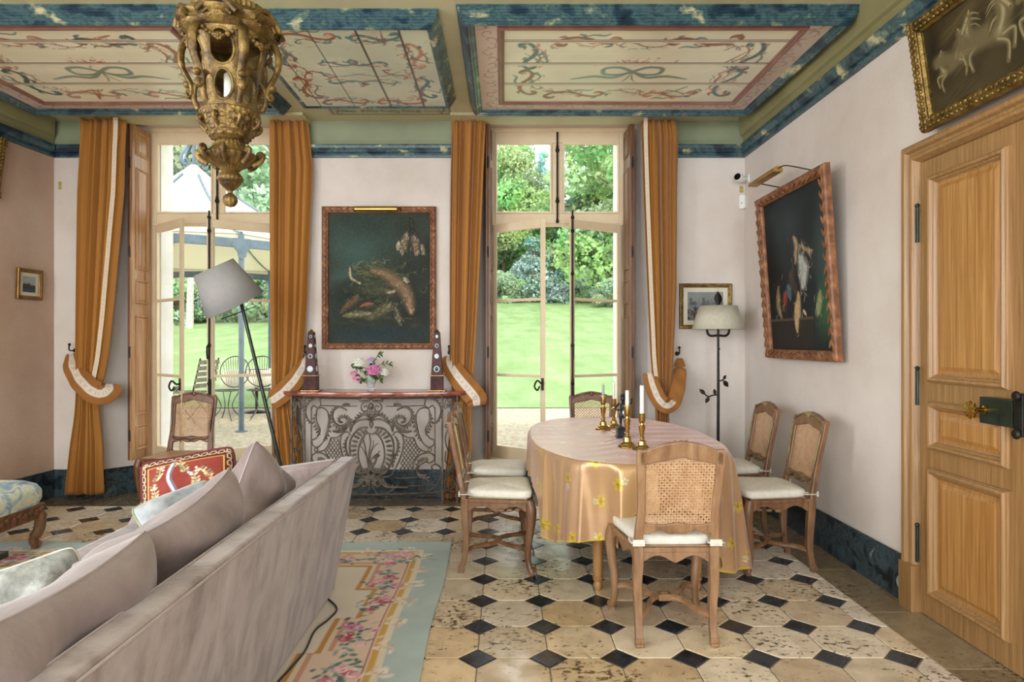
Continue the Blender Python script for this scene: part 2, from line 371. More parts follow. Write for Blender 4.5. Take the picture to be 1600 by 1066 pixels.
b0 = len(mb.v); mb.bx(-5.1, 2.4, REAR - .2, 6.1, -.2, -.003, 2); cols.extend([(.3, .3, .3)] * (len(mb.v) - b0))
fl = mb.build('floor', [m_stone, m_slate, m_grout]); tag(fl, kind='structure')
ca = fl.data.color_attributes.new('Col', 'FLOAT_COLOR', 'POINT'); ca.data.foreach_set('color', np.array([list(c) + [1] for c in cols], np.float32).ravel())

# ---- walls
OPEN = [(-3.594, -1.816, -3.32, -2.085), (-.378, 1.40, -.115, 1.128)]   # inner opening x0 x1, window frame x0 x1
ZS = 3.39
def wxy(mb, poly, z0, z1, mi=0): mb.prism(poly, lambda u, v, d: (u, v, d), z0, z1, mi)
mb = MB()
(a0, a1, fa0, fa1), (b0_, b1, fb0, fb1) = OPEN
wxy(mb, [(XL - .05, D), (a0, D), (fa0 - .035, YW + .0), (fa0 - .035, YW + .07), (fa0 + .04, YW + .07), (fa0 + .04, 6.34), (XL - 1.5, 6.34), (XL - 1.5, D)], -.1, 3.7)
wxy(mb, [(a1, D), (b0_, D), (fb0 - .035, YW), (fb0 - .035, YW + .07), (fb0 + .04, YW + .07), (fb0 + .04, 6.34), (fa1 - .04, 6.34), (fa1 - .04, YW + .07), (fa1 + .035, YW + .07), (fa1 + .035, YW)], -.1, 3.7)
wxy(mb, [(b1, D), (XR + .05, D), (XR + 1.2, D), (XR + 1.2, 6.34), (fb1 - .04, 6.34), (fb1 - .04, YW + .07), (fb1 + .035, YW + .07), (fb1 + .035, YW)], -.1, 3.7)
for (x0, x1, f0, f1) in OPEN:   # soffit
    mb.hexa([(x0 - .1, D + .004, 3.7), (x1 + .1, D + .004, 3.7), (x1 + .1, 6.34, 3.7), (x0 - .1, 6.34, 3.7)], [(x0 - .1, D + .004, ZS), (x1 + .1, D + .004, ZS), (x1 + .1, 6.34, 3.435), (x0 - .1, 6.34, 3.435)])
    mb.bx(f0 - .3, f1 + .3, YW - .02, 6.5, -.1, .272)
tag(mb.build('wall_back', [m_wall]), kind='structure')
mb = MB(); mb.bx(XR, XR + .3, REAR - .3, D + .3, -.1, 3.7); tag(mb.build('wall_right', m_wall), kind='structure')
mb = MB(); cuts = [D + .3, 1.65, .35, -1.1, -2.4, REAR - .3]
def lw(y0, y1, z0, z1): wxy(mb, [(xleft(y0), y0), (xleft(y1), y1), (xleft(y1) - .3, y1), (xleft(y0) - .3, y0)], z0, z1)
for i in range(0, 6, 2): lw(cuts[i], cuts[i + 1], -.1, 3.7)
for i in (1, 3): lw(cuts[i], cuts[i + 1], -.1, .45); lw(cuts[i], cuts[i + 1], 3.25, 3.7)
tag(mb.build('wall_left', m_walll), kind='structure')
mb = MB(); xs = [-5.2, -4.05, -2.75, -1.8, -.5, .45, 1.75, 2.4]
for i in range(0, 8, 2): mb.bx(xs[i], xs[i + 1], REAR - .3, REAR, -.1, 3.7)
for i in range(1, 7, 2): mb.bx(xs[i], xs[i + 1], REAR - .3, REAR, -.1, .45); mb.bx(xs[i], xs[i + 1], REAR - .3, REAR, 3.25, 3.7)
tag(mb.build('wall_rear', m_wall), kind='structure')

# ---- baseboards of dark marble
def base_run(name, runs, h=.25, t=.025):
    mb = MB()
    for (xa, ya, xb, yb) in runs:
        d = Vector((xb - xa, yb - ya, 0)); n = Vector((-d.y, d.x, 0)).normalized() * t
        mb.hexa([(xa, ya, 0), (xb, yb, 0), (xb + n.x, yb + n.y, 0), (xa + n.x, ya + n.y, 0)], [(xa, ya, h - .006), (xb, yb, h - .006), (xb + n.x * .75, yb + n.y * .75, h), (xa + n.x * .75, ya + n.y * .75, h)])
    tag(mb.build(name, m_basem, bevel=.004), kind='structure')
bb = []
for (x0, x1, f0, f1) in OPEN: bb += [(f0 - .035, YW - .02, x0, D), (x1, D, f1 + .035, YW - .02), (f1 + .035, YW - .02, f0 - .035, YW - .02)]
base_run('baseboard_back', [(a0, D, XL, D), (b0_, D, a1, D), (XR, D, b1, D)] + bb)
base_run('baseboard_right', [(XR, 3.42, XR, D), (XR, REAR, XR, 1.9)])
base_run('baseboard_left', [(xleft(D), D, xleft(REAR), REAR)])

# ---- ceiling with the painted flat fields between the coffers
ce = MB(); ce.bx(-5.2, 2.4, REAR - .2, D + .004, ZC, 3.7); tag(ce.build('ceiling', m_ceil), kind='structure')
TEAL, RUST, ROSE, CREAM = '4f7270', '8f5038', 'b98068', 'cfc79f'
def curl(c, x, y, s, a, flip=1, col=TEAL, wd=.012):
    """a painted acanthus S-scroll with leaf strokes, about s long, direction a"""
    ca, sa = math.cos(a), math.sin(a); T = lambda p, q: (x + (p * ca - q * flip * sa) * s, y + (p * sa + q * flip * ca) * s)
    P = [(.30, .07), (.35, .11), (.42, .07), (.40, -.02), (.29, -.07), (.14, -.03), (0, .06), (-.17, .10), (-.33, .05), (-.43, -.05), (-.40, -.14), (-.31, -.14), (-.29, -.07)]
    cu = cr([T(p, q) for p, q in P], 6); c.stroke(cu, wd, col, .95)
    r = random.Random(int((x * 7 + y * 13) * 1000)); alt = RUST if col == TEAL else TEAL
    for k in range(6, len(cu) - 6, 8):
        dx, dy = cu[k + 1][0] - cu[k - 1][0], cu[k + 1][1] - cu[k - 1][1]; l = math.hypot(dx, dy) or 1; sg = 1 if (k // 5) % 2 else -1; nx, ny = -dy / l * sg, dx / l * sg; q = s * r.uniform(.07, .13)
        c.stroke(cr([cu[k], (cu[k][0] + nx * q * .6 + dx / l * q * .3, cu[k][1] + ny * q * .6 + dy / l * q * .3), (cu[k][0] + nx * q * .7 + dx / l * q, cu[k][1] + ny * q * .7 + dy / l * q)], 4), wd * .75, r.choice([col, col, alt, 'c08a72']), .85)
    c.stroke(cr([T(-.1, .1), T(.05, .17), T(.2, .15), T(.27, .2)], 5), wd * .55, alt, .85); c.blob(*T(.33, .05), wd * 1.3, wd, 'c79a84', .8)
def border(c, x0, y0, x1, y1, n, wd=.011, sz=.2, seed=3):
    r = random.Random(seed); L1 = [((x0, y0), (x1, y0), 0), ((x1, y0), (x1, y1), PI / 2), ((x1, y1), (x0, y1), PI), ((x0, y1), (x0, y0), -PI / 2)]
    for p, q, a in L1:
        ln = math.hypot(q[0] - p[0], q[1] - p[1]); m = max(2, int(ln / sz))
        for k in range(m):
            t = (k + .5) / m; x, y = p[0] + (q[0] - p[0]) * t, p[1] + (q[1] - p[1]) * t; f = 1 if k % 2 else -1
            curl(c, x, y, sz * r.uniform(.85, 1.15), a + (0 if t < .5 else PI), f * (1 if t < .5 else -1), [TEAL, RUST, ROSE, RUST, '3f6060'][r.randrange(5)], wd)
            if r.random() < .6: c.stroke([(x + r.uniform(-.3, .3) * sz, y + r.uniform(-.3, .3) * sz) for _ in range(3)], wd * .5, r.choice([RUST, TEAL, 'c9977c']), .7)
# flat painted fields above and behind the centre coffer, thin line work
for (x0, x1, y0, y1, nm) in ((-2.2, .15, 2.3, 3.62, 'near'), (-1.52, -.42, 5.36, 5.6, 'far')):
    c = Canvas(x1 - x0, y1 - y0, 110, 'b9b189'); c.noise(.05, .4, seed=5); w, h = c.w, c.h
    for d, col in ((.05, TEAL), (.1 if h > .5 else .04, RUST)):
        c.stroke([(d, d), (w - d, d), (w - d, h - d), (d, h - d), (d, d)], .007, col, .9, False)
    border(c, .14 if h > .5 else .1, .12, w - .14 if h > .5 else w - .1, h - .12, 5, .009, .26 if h > .5 else .16)
    for k in range(1, int(h / .26)): c.rect(0, k * .28 - .003, w, k * .28 + .003, '6d6548', .8)
    o = c.obj('trim_%d' % (1 if nm == 'near' else 2), m_paint, lambda u, v, x0=x0, y0=y0: (u + x0, v + y0, ZC - .003), None, True); tag(o, kind='structure')

def coffer(name, xl, xrf, xrb, yf, yb, planks, seed, pan):
    """xl.. lip rectangle (right edge may run from xrf in front to xrb at the back)"""
    root = thing(name, ((xl + xrf) / 2, (yf + yb) / 2, ZC), kind='structure'); org = root.location
    def fn(u, v, d):
        t = v; xr = xrf + (xrb - xrf) * min(max((v - yf) / (yb - yf), 0), 1)
        k = (u - xl) / (xrf - xl); return (xl + k * (xr - xl), v, ZC - d)
    zi = .03 if not planks else .075
    reeds = []
    for k in range(7): q = k / 7; reeds += [(-.05 + .05 * q, .1 * q), (-.05 + .05 * q - .003, .1 * q + .010)]
    m = MB(); prof = [(-.05, 0), (-.045, .018), (-.035, .022), (-.034, .034), (-.02, .05), (-.012, .058), (-.011, .07), (-.004, .08), (0, .1), (.008, .1), (.012, .092), (.022, .088), (.026, .08), (.044, .072), (.05, .062), (.055, .06)] if planks else \
        [(-.05, 0), (-.045, .018), (-.035, .022), (-.034, .034), (-.02, .05), (-.012, .058), (-.011, .07), (-.004, .08), (0, .1), (.01, .1), (.02, .092), (.028, .09)]
    prof = reeds + [p for p in prof if p[1] > .095 or p[0] > 0]; m.frame(xl, xrf, yf, yb, prof, fn, 0, False); m.build('marbled_moulding', m_marble, root, org)
    px0, px1, py0, py1 = pan
    if planks:
        # flat rose border with faint arabesques
        c = Canvas(xrf - xl - .09, yb - yf - .09, 110, 'd6c2b4'); c.noise(.05, .3, seed=seed); ox, oy = xl + .045, yf + .045
        for (x0, x1, y0, y1) in ((0, px0 - ox, 0, c.h), (px1 - ox, c.w, 0, c.h), (0, c.w, 0, py0 - oy), (0, c.w, py1 - oy, c.h)):
            r = random.Random(seed + int(x1 * 9)); lx, ly = x1 - x0, y1 - y0
            n = int(max(lx, ly) / .09)
            for k in range(n):
                cx = x0 + lx * (.5 if lx < ly else (k + .5) / n); cy = y0 + ly * (.5 if ly < lx else (k + .5) / n)
                a0_ = r.uniform(0, 6); c.stroke(spiral(cx, cy, .06, .006, a0_, a0_ + 5 * r.choice((-1, 1)), 14), .006, '8a6252', .75)
        o = c.obj('rose_border', m_paint, lambda u, v: (u + ox - org[0], v + oy - org[1], np.full_like(u, -.0615)), root, True)
        # hole is covered by the plank field that hangs just in front of the border's centre
        c = Canvas(px1 - px0, py1 - py0, 120, 'ebe6cb'); c.noise(.06, .25, (1, 1, .8), seed + 1); w, h = c.w, c.h
        for k in range(int(h * 60)): c.rect(0, k / 60, w, k / 60 + .006, 'b9b58a', .10 * rnd.random())
        border(c, .17, .15, w - .17, h - .15, 6, .022, .52, seed); border(c, .24, .2, w - .24, h - .2, 6, .008, .36, seed + 9)
        for sx in (-1, 1):                                   # centre bow and bouquet
            cx, cy = w / 2, h * .52
            c.stroke(cr([(cx, cy), (cx + sx * .1, cy - .07), (cx + sx * .2, cy - .05), (cx + sx * .19, cy + .04), (cx + sx * .08, cy + .05), (cx, cy)], 8), .022, '7d9183', .95, False)
            c.stroke(cr([(cx, cy), (cx + sx * .12, cy + .1), (cx + sx * .26, cy + .08), (cx + sx * .42, cy + .13)], 8), .026, '7d9183', .95)
            c.stroke(cr([(cx, cy), (cx + sx * .02, cy + .12), (cx + sx * .05, cy + .17)], 6), .008, '6c7f6c', .9)
        r = random.Random(seed)
        for k in range(70):
            a, q = r.uniform(0, 6.28), abs(r.gauss(0, .5)); c.blob(w / 2 + math.cos(a) * q * .26, h * .4 + math.sin(a) * q * .06, r.uniform(.008, .02), r.uniform(.006, .012), r.choice(['b0604e', 'c98a74', 'a8503f', '77806a', 'd8b09a']), .85, a)
        lines = [4.07 - py0, 4.41 - py0, 4.75 - py0]
        for q in lines: c.rect(0, q - .018, w, q + .012, '4f432f', .95); c.rect(0, q + .014, w, q + .026, 'e6e0c4', .8)
        def plank(u, v):
            z = np.full_like(u, -.064)
            for q in lines: z = z + .006 * np.exp(-((v - q) / .008) ** 2)
            return (u + px0 - org[0], v + py0 - org[1], z)
        c.obj('plank_field', m_paint, plank, root, True)
        m = MB(); m.frame(px0 - .04, px1 + .04, py0 - .04, py1 + .04, [(0, .061), (.003, .076), (.012, .082), (.022, .08), (.03, .072), (.036, .074), (.045, .0645)], lambda u, v, d: (u, v, ZC - d), 0, False)
        m.build('inner_moulding', m_rose, root, org, bevel=.002)
    else:
        c = Canvas(xrf - xl, yb - yf, 130, 'c3c5aa'); c.noise(.09, .35, (1, .95, .8), seed); w, h = c.w, c.h
        r = random.Random(seed)
        for k in range(60): c.blob(r.uniform(0, w), r.uniform(0, h), r.uniform(.01, .06), r.uniform(.01, .03), 'a8875e', .25, r.uniform(0, 3), 1)
        border(c, .14, .12, w - .14, h - .12, 6, .020, .40, seed); border(c, .2, .17, w - .2, h - .17, 6, .008, .28, seed + 9)
        for sx in (-1, 1):
            cx, cy = w / 2, h / 2
            curl(c, cx + sx * .1, cy - .16, .3, 0 if sx > 0 else PI, sx, TEAL, .015); curl(c, cx + sx * .12, cy + .16, .3, 0 if sx > 0 else PI, -sx, TEAL, .015)
            curl(c, cx + sx * .26, cy + .02, .22, .6, sx, RUST, .012); c.stroke(cr([(cx - sx * .05, cy), (cx + sx * .15, cy + .05), (cx + sx * .3, cy - .03)], 8), .008, '5d6f5c', .9)
        for q in (-1.46, -1.19, -.9, -.635): c.rect(q - xl - .003, 0, q - xl + .003, h, '45382a', .9)
        c.obj('painted_boards', m_paint, lambda u, v: (u + xl - org[0], v + yf - org[1], np.full_like(u, -.091)), root, True)
    return root
coffer('trim_3', -.227, 2.05, 2.03, 3.793, 5.333, True, 21, (-.0, 1.82, 3.92, 5.10))
coffer('trim_4', -1.60, -.44, -.44, 3.844, 5.15, False, 22, (0, 0, 0, 0))
coffer('trim_5', -3.89, -1.905, -1.83, 3.793, 5.31, True, 23, (-3.66, -2.05, 3.92, 5.10))

# ---- cornices: marbled band under an olive frieze
def cornice(name, runs, side):
    mb = MB()
    band = [(0, 3.045), (.03, 3.045), (.034, 3.06), (.022, 3.068), (.022, 3.08), (.04, 3.088), (.05, 3.105), (.062, 3.118), (.066, 3.14), (.06, 3.15), (.02, 3.155)]
    up = [(.02, 3.155), (.014, 3.20), (.014, ZC + .002)] if not side else [(.02, 3.155), (.018, 3.19), (.03, 3.22), (.05, 3.232), (.055, 3.24), (.06, 3.25), (.085, ZC + .002)]
    for (xa, ya, xb, yb, ea, eb) in runs:
        d = Vector((xb - xa, yb - ya, 0)); dn = d.normalized(); n = Vector((-dn.y, dn.x, 0))
        for prof, mi in ((band, 0), (up, 1)):
            rings = []
            for q, z in prof:
                pa = Vector((xa, ya, z)) + n * q + dn * (q if ea else 0); pb = Vector((xb, yb, z)) + n * q - dn * (q if eb else 0); rings.append([tuple(pa), tuple(pb)])
            vs = [p for r_ in rings for p in r_]; mb.add(vs, [(2 * i, 2 * i + 1, 2 * i + 3, 2 * i + 2) for i in range(len(prof) - 1)], mi)
            if not (ea and eb): mb.add([r_[0] for r_ in rings] + [(xa, ya, prof[-1][1])], [tuple(range(len(prof) + 1))], mi); mb.add([r_[1] for r_ in rings] + [(xb, yb, prof[-1][1])], [tuple(range(len(prof) + 1))], mi)
    tag(mb.build(name, [m_marble, m_cove if side else m_green]), kind='structure')
cornice('trim_6', [(a0, D, XL, D, 0, 1), (b0_, D, a1, D, 0, 0), (XR, D, b1, D, 1, 0)], False)
cornice('trim_7', [(XR, REAR, XR, D, 1, 1)], True)
cornice('trim_8', [(xleft(D), D, xleft(REAR), REAR, 1, 1)], True)

# ---- windows
def leaf_parts(root, hx, hy, ln, ang, side, z0, z1, name):
    """an inward-opened casement; side +1: hinged left, opens to the right"""
    c_, s_ = math.cos(R(ang)), math.sin(R(ang)); T = .045
    def X(u, d, z): # u along the leaf from the hinge, d thickness towards the room
        return (hx + side * (u * c_) - side * d * s_ * 0 + (-side * d * s_ if 0 else 0), hy - u * s_ - d, z)
    def bar(m, u0, u1, za, zb, d0=0, d1=T): m.hexa([X(u0, d0, za), X(u1, d0, za), X(u1, d1, za), X(u0, d1, za)], [X(u0, d0, zb), X(u1, d0, zb), X(u1, d1, zb), X(u0, d1, zb)])
    m = MB(); sw = .052
    bar(m, 0, sw, z0, z1); bar(m, ln - sw, ln, z0, z1); bar(m, sw, ln - sw, z1 - .075, z1); bar(m, sw, ln - sw, z0, z0 + .115)
    for zq in (1.775, 1.085): bar(m, sw, ln - sw, zq - .013, zq + .013, .008, T - .008)
    lf = m.build(name, m_white, root, root.location, bevel=.004)
    g = MB(); bar(g, sw - .004, ln - sw + .004, z0 + .11, z1 - .07, .02, .024); g.build('glass', m_glass, lf, root.location)
    return lf, X
def window(n, f0, f1, a1_, a2_, l1, l2, h1, h2):
    root = thing('window_%d' % n, ((f0 + f1) / 2, YW, .272), kind='structure'); org = root.location; Z0, Z1 = .272, 3.43; zt0, zt1 = 2.49, 2.605
    y0, y1 = YW, YW + .07; cx = (f0 + f1) / 2
    m = MB(); m.bx(f0 - .04, f0 + .035, y0, y1, Z0, Z1); m.bx(f1 - .035, f1 + .04, y0, y1, Z0, Z1); m.bx(f0 + .035, f1 - .035, y0, y1, 3.275, Z1); m.bx(f0 + .035, f1 - .035, y0, y1, zt0, zt1); m.bx(cx - .05, cx + .05, y0 + .004, y1, zt1, 3.275); m.bx(f0 + .035, f1 - .035, y0, y1, Z0, .305)
    m.bx(f0 - .04, f1 + .04, y0 - .015, y0, 3.375, Z1); m.bx(f0, f1, y0 - .012, y0, zt0 - .0, zt0 + .02)
    m.build('frame', m_white, root, org, bevel=.006)
    m = MB()
    for (xa, xb) in ((f0 + .035, cx - .05), (cx + .05, f1 - .035)):
        m.frame(xa, xb, zt1, 3.275, [(0, 0), (0, -.02), (.014, -.02), (.02, -.006), (.02, 0)], lambda u, v, d: (u, y0 + .012 + d, v))
    m.build('transom_sash', m_white, root, org, bevel=.003)
    m = MB(); m.bx(f0 + .03, cx - .045, y0 + .03, y0 + .034, zt1 - .01, 3.28); m.bx(cx + .045, f1 - .03, y0 + .03, y0 + .034, zt1 - .01, 3.28); m.build('transom_glass', m_glass, root, org)
    m = MB(); m.tube([(cx, y0 - .015, 2.52), (cx, y0 - .015, 3.37)], .009, 8)
    for z, r_ in ((2.53, .016), (2.72, .02), (2.75, .014), (3.2, .02), (3.23, .014)): m.ell((cx, y0 - .017, z), r_, r_, r_ * 1.2)
    m.build('cremone_bolt', m_iron, root, org, smooth=40)
    for (hx, ln, ang, sd) in ((h1, l1, a1_, 1), (h2, l2, a2_, -1)):
        lf, X = leaf_parts(root, hx, YW - .002, ln, ang, sd, .31, 2.488, 'casement')
        if sd < 0:
            m = MB(); p = lambda u, d, z: X(ln - .026 + u, .045 + d, z)
            m.tube([p(0, .012, .33), p(0, .012, 2.56)], .009, 8)
            for z in (.42, 1.02, 1.36, 2.0, 2.38, 2.5): m.ell(p(0, .013, z), .017, .017, .02)
            m.tube(cr([p(0, .02, 1.36), p(0, .05, 1.35), p(0, .055, 1.3), p(0, .045, 1.24)], 5), .008, 8); m.bx(*[f(X(ln - .04, .046, 0)[0], X(ln - .012, .046, 0)[0]) for f in (min, max)], X(ln - .026, .05, 0)[1] - .006, X(ln - .026, .05, 0)[1] + .012, .88, 1.06)
            m.build('espagnolette', m_iron, lf, org, smooth=40)
        else:
            m = MB(); q = X(ln - .03, .048, 1.0); m.tube(cr([(q[0], q[1], 1.03), (q[0] - .01, q[1] - .045, 1.02), (q[0] - .05, q[1] - .05, 1.05), (q[0] - .075, q[1] - .045, 1.0), (q[0] - .05, q[1] - .05, .965), (q[0] - .03, q[1] - .04, 1.0)], 6), .008, 8); m.bx(q[0] - .012, q[0] + .012, q[1] - .004, q[1] + .02, .96, 1.07)
            m.build('handle', m_iron, lf, org, smooth=40)
window(1, OPEN[0][2], OPEN[0][3], 40, 32, .575, .60, -3.273, -2.13)
window(2, OPEN[1][2], OPEN[1][3], 34, 31, .575, .60, -.105, 1.105)

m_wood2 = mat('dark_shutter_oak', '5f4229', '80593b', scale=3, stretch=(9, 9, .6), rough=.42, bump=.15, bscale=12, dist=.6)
# ---- folded interior shutters
def shutter(x, sd, label, dark=False):
    """stack of two folded leaves standing out from the window jamb; sd = +1 face looks to +x"""
    ya, yb = 5.73, 6.035; z0, z1 = .33, 3.35; t = thing('window_shutter', (x, ya, z0), label, 'shutter', 'folded window shutters'); org = t.location
    m = MB(); xa, xb = (x - .022, x) if sd > 0 else (x, x + .022); m.bx(xa, xb, ya, yb, z0, z1)
    for (za, zb) in ((3.087, 3.306), (2.05, 2.97), (1.74, 1.955), (.727, 1.63), (.41, .633)):
        m.frame(ya + .055, yb - .055, za, zb, [(0, 0), (0, .010), (.008, .014), (.014, .008), (.02, .0005)], lambda u, v, d: (x + sd * d, u, v), 0, False)
        m.frame(ya + .075, yb - .075, za + .02, zb - .02, [(0, .0005), (.02, .007), (.02, .007)], lambda u, v, d: (x + sd * d, u, v), 0, False)
        m.add([(x + sd * .007, ya + .095, za + .04), (x + sd * .007, yb - .095, za + .04), (x + sd * .007, yb - .095, zb - .04), (x + sd * .007, ya + .095, zb - .04)], [(0, 1, 2, 3)])
    m.build('panelled_leaf', m_wood2 if dark else m_wood, t, org, bevel=.002)
    m = MB(); xa, xb = (x - .044, x - .024) if sd > 0 else (x + .024, x + .044); m.bx(xa, xb, ya + .003, yb, z0, z1); m.build('back_leaf', m_woodd, t, org, bevel=.003)
    for z in (.55, 1.3, 2.2, 3.0):
        m = MB(); xx = x - sd * .023; m.tube([(xx, ya - .005, z - .05), (xx, ya - .005, z + .05)], .007, 8); m.build('hinge', m_iron, t, org)
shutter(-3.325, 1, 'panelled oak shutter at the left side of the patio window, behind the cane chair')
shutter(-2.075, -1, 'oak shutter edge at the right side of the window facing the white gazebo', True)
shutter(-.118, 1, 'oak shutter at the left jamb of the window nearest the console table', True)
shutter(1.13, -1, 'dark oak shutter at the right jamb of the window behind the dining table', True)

# ---- door in the right wall
def dfn(u, v, d): return (XR - d, u, v)
dr = thing('door_1', (XR, 3.0, 0), kind='structure'); org = dr.location
YH, YM, YE, ZT = 3.30, 2.62, 1.94, 2.30
m = MB()   # architrave
pr = [(0, .0), (0, .055), (.012, .062), (.03, .058), (.04, .04), (.052, .036), (.06, .05), (.075, .046), (.09, .018), (.098, .0)]
rings = []
for d_, h_ in pr: rings.append([(XR - h_, YH + .098 - d_, 0), (XR - h_, YH + .098 - d_, ZT + .115 - d_), (XR - h_, YE - .098 + d_, ZT + .115 - d_), (XR - h_, YE - .098 + d_, 0)])
vs = [p for r_ in rings for p in r_]; m.add(vs, [(4 * i + k, 4 * i + k + 1, 4 * i + 4 + k + 1, 4 * i + 4 + k) for i in range(len(pr) - 1) for k in range(3)])
m.bx(XR - .066, XR + .01, YH - .004, YH + .105, 0, .24); m.build('architrave', m_doorw, dr, org, bevel=.003)
def leaf(nm, y0, y1, hang):
    m = MB(); F_ = .016; m.bx(XR - F_, XR + .02, y0 + .002, y1 - .002, .004, ZT + .017)
    PN = [(1.19, 2.23), (.855, 1.10), (.12, .765)]
    for (za, zb) in PN:
        m.frame(y0 + .085, y1 - .085, za, zb, [(0, F_), (.002, F_ + .016), (.005, F_ + .016), (.007, F_ + .026), (.016, F_ + .034), (.026, F_ + .03), (.032, F_ + .016), (.036, F_ + .016), (.044, F_ + .004), (.05, F_ + .0005)], dfn, 0, False)
    lf = m.build('door_leaf', m_doorw, dr, org, bevel=.002)
    for (za, zb) in PN:
        m = MB(); a, b, c_, d_ = y0 + .135, y1 - .135, za + .05, zb - .05
        m.frame(a, b, c_, d_, [(-.002, F_ + .0006), (.014, F_ + .001), (.03, F_ + .009), (.034, F_ + .011)], dfn, 0, False); m.add([dfn(a + .034, c_ + .034, F_ + .011), dfn(b - .034, c_ + .034, F_ + .011), dfn(b - .034, d_ - .034, F_ + .011), dfn(a + .034, d_ - .034, F_ + .011)], [(0, 1, 2, 3)])
        m.build('panel', m_doorp, lf, org)
    return lf
lf = leaf('a', YM, YH, 1); lf2 = leaf('b', YE, YM, 0)
m_lock = mat('bottle_green_lock', '1d2a22', '2f3a2e', scale=12, rough=.35, metal=.4)
m = MB(); zl = 1.095; m.bx(XR - .066, XR - .014, 2.642, 2.825, zl - .055, zl + .06)
m.build('lock_case', m_lock, lf, org, bevel=.003)
m = MB(); m.bx(XR - .07, XR - .064, 2.705, 2.712, zl - .035, zl - .005); m.ell((XR - .066, 2.68, zl), .004); m.build('keyhole', m_iron, lf, org)
X_ = Matrix.Translation((XR - .066, 2.79, zl + .005)) @ Matrix.Rotation(R(-90), 4, 'Y')
m = MB(); m.lathe([(.018, 0), (.018, .006), (.01, .01), (.009, .04), (.014, .048), (.028, .055), (.036, .064), (.034, .07), (.012, .074)], 40, (0, 0, 0), 0, lambda a, z: 1 + (.16 * math.cos(10 * a) if z > .05 else 0), X_)
m.build('door_knob', m_brass, lf, org, smooth=50)
m = MB(); m.bx(XR - .07, XR - .014, 2.585, 2.632, zl - .085, zl + .09)
for z in (zl - .075, zl + .08): m.lathe([(.02, 0), (.022, .008), (.014, .016), (.001, .018)], 14, (0, 0, 0), 0, None, Matrix.Translation((XR - .07, 2.609, z)) @ Matrix.Rotation(R(-90), 4, 'Y'))
m.build('keeper', m_iron, lf2, org, bevel=.003)
for z in (.35, 1.16, 2.0):
    m = MB(); m.tube([(XR - .03, YH + .004, z - .09), (XR - .03, YH + .004, z + .09)], .009, 8); m.ell((XR - .03, YH + .004, z + .1), .011); m.build('hinge', m_lock, lf, org, smooth=40)
# ================================================================== FURNITURE
def surf(name, Xa, Ya, Za, m, parent=None, org=(0, 0, 0), solid=0, closed_u=False):
    """grid surface from 2-D arrays (rows v, columns u)"""
    ny, nx = Xa.shape; co = np.stack([Xa - org[0], Ya - org[1], Za - org[2]], -1).reshape(-1, 3)
    idx = np.arange(nx * ny).reshape(ny, nx)
    if closed_u: idx = np.concatenate([idx, idx[:, :1]], 1)
    q = np.stack([idx[:-1, :-1], idx[:-1, 1:], idx[1:, 1:], idx[1:, :-1]], -1).reshape(-1, 4)
    me = bpy.data.meshes.new(name); me.from_pydata(co.tolist(), [], q.tolist()); me.polygons.foreach_set('use_smooth', [True] * len(me.polygons)); me.materials.append(m)
    o = bpy.data.objects.new(name, me); COL.objects.link(o)
    if parent is not None: o.parent = parent
    if solid: md = o.modifiers.new('solid', 'SOLIDIFY'); md.thickness = solid; md.offset = 0
    return o
m_walnut = mat('chair_walnut', stops=[(.3, '5c3f2a'), (.5, '78553a'), (.7, '8b684a')], scale=4, stretch=(6, 6, 1.2), rough=.36, bump=.1, bscale=25, dist=.5)
m_walnutl = mat('chair_beech', stops=[(.3, '735136'), (.5, '8d6a4a'), (.7, '9f7c5c')], scale=4, stretch=(6, 6, 1.2), rough=.4, bump=.1, bscale=25, dist=.5)
m_walnutd = mat('dark_walnut', stops=[(.3, '4a2c1c'), (.5, '6b4429'), (.7, '805437')], scale=4, stretch=(6, 6, 1.2), rough=.3, bump=.1, bscale=25, dist=.5)
m_carve = mat('worn_olive_carving', stops=[(.35, '4b3a26'), (.5, '7a6440'), (.65, '8a8250')], scale=14, rough=.5, bump=.4, bscale=60)
m_cane = mat('cane', 'b08762', 'c8a27c', scale=30, rough=.5)
m_canep = mat('pale_cane', 'bfae6a', 'd6c98c', scale=30, rough=.5)
m_linen = mat('off_white_linen', 'd9d3c6', 'e6e1d6', scale=40, rough=.85, bump=.3, bscale=250, bdist=.002)
m_tie = mat('linen_tie', 'cfc8ba', 'ddd7ca', scale=40, rough=.85)

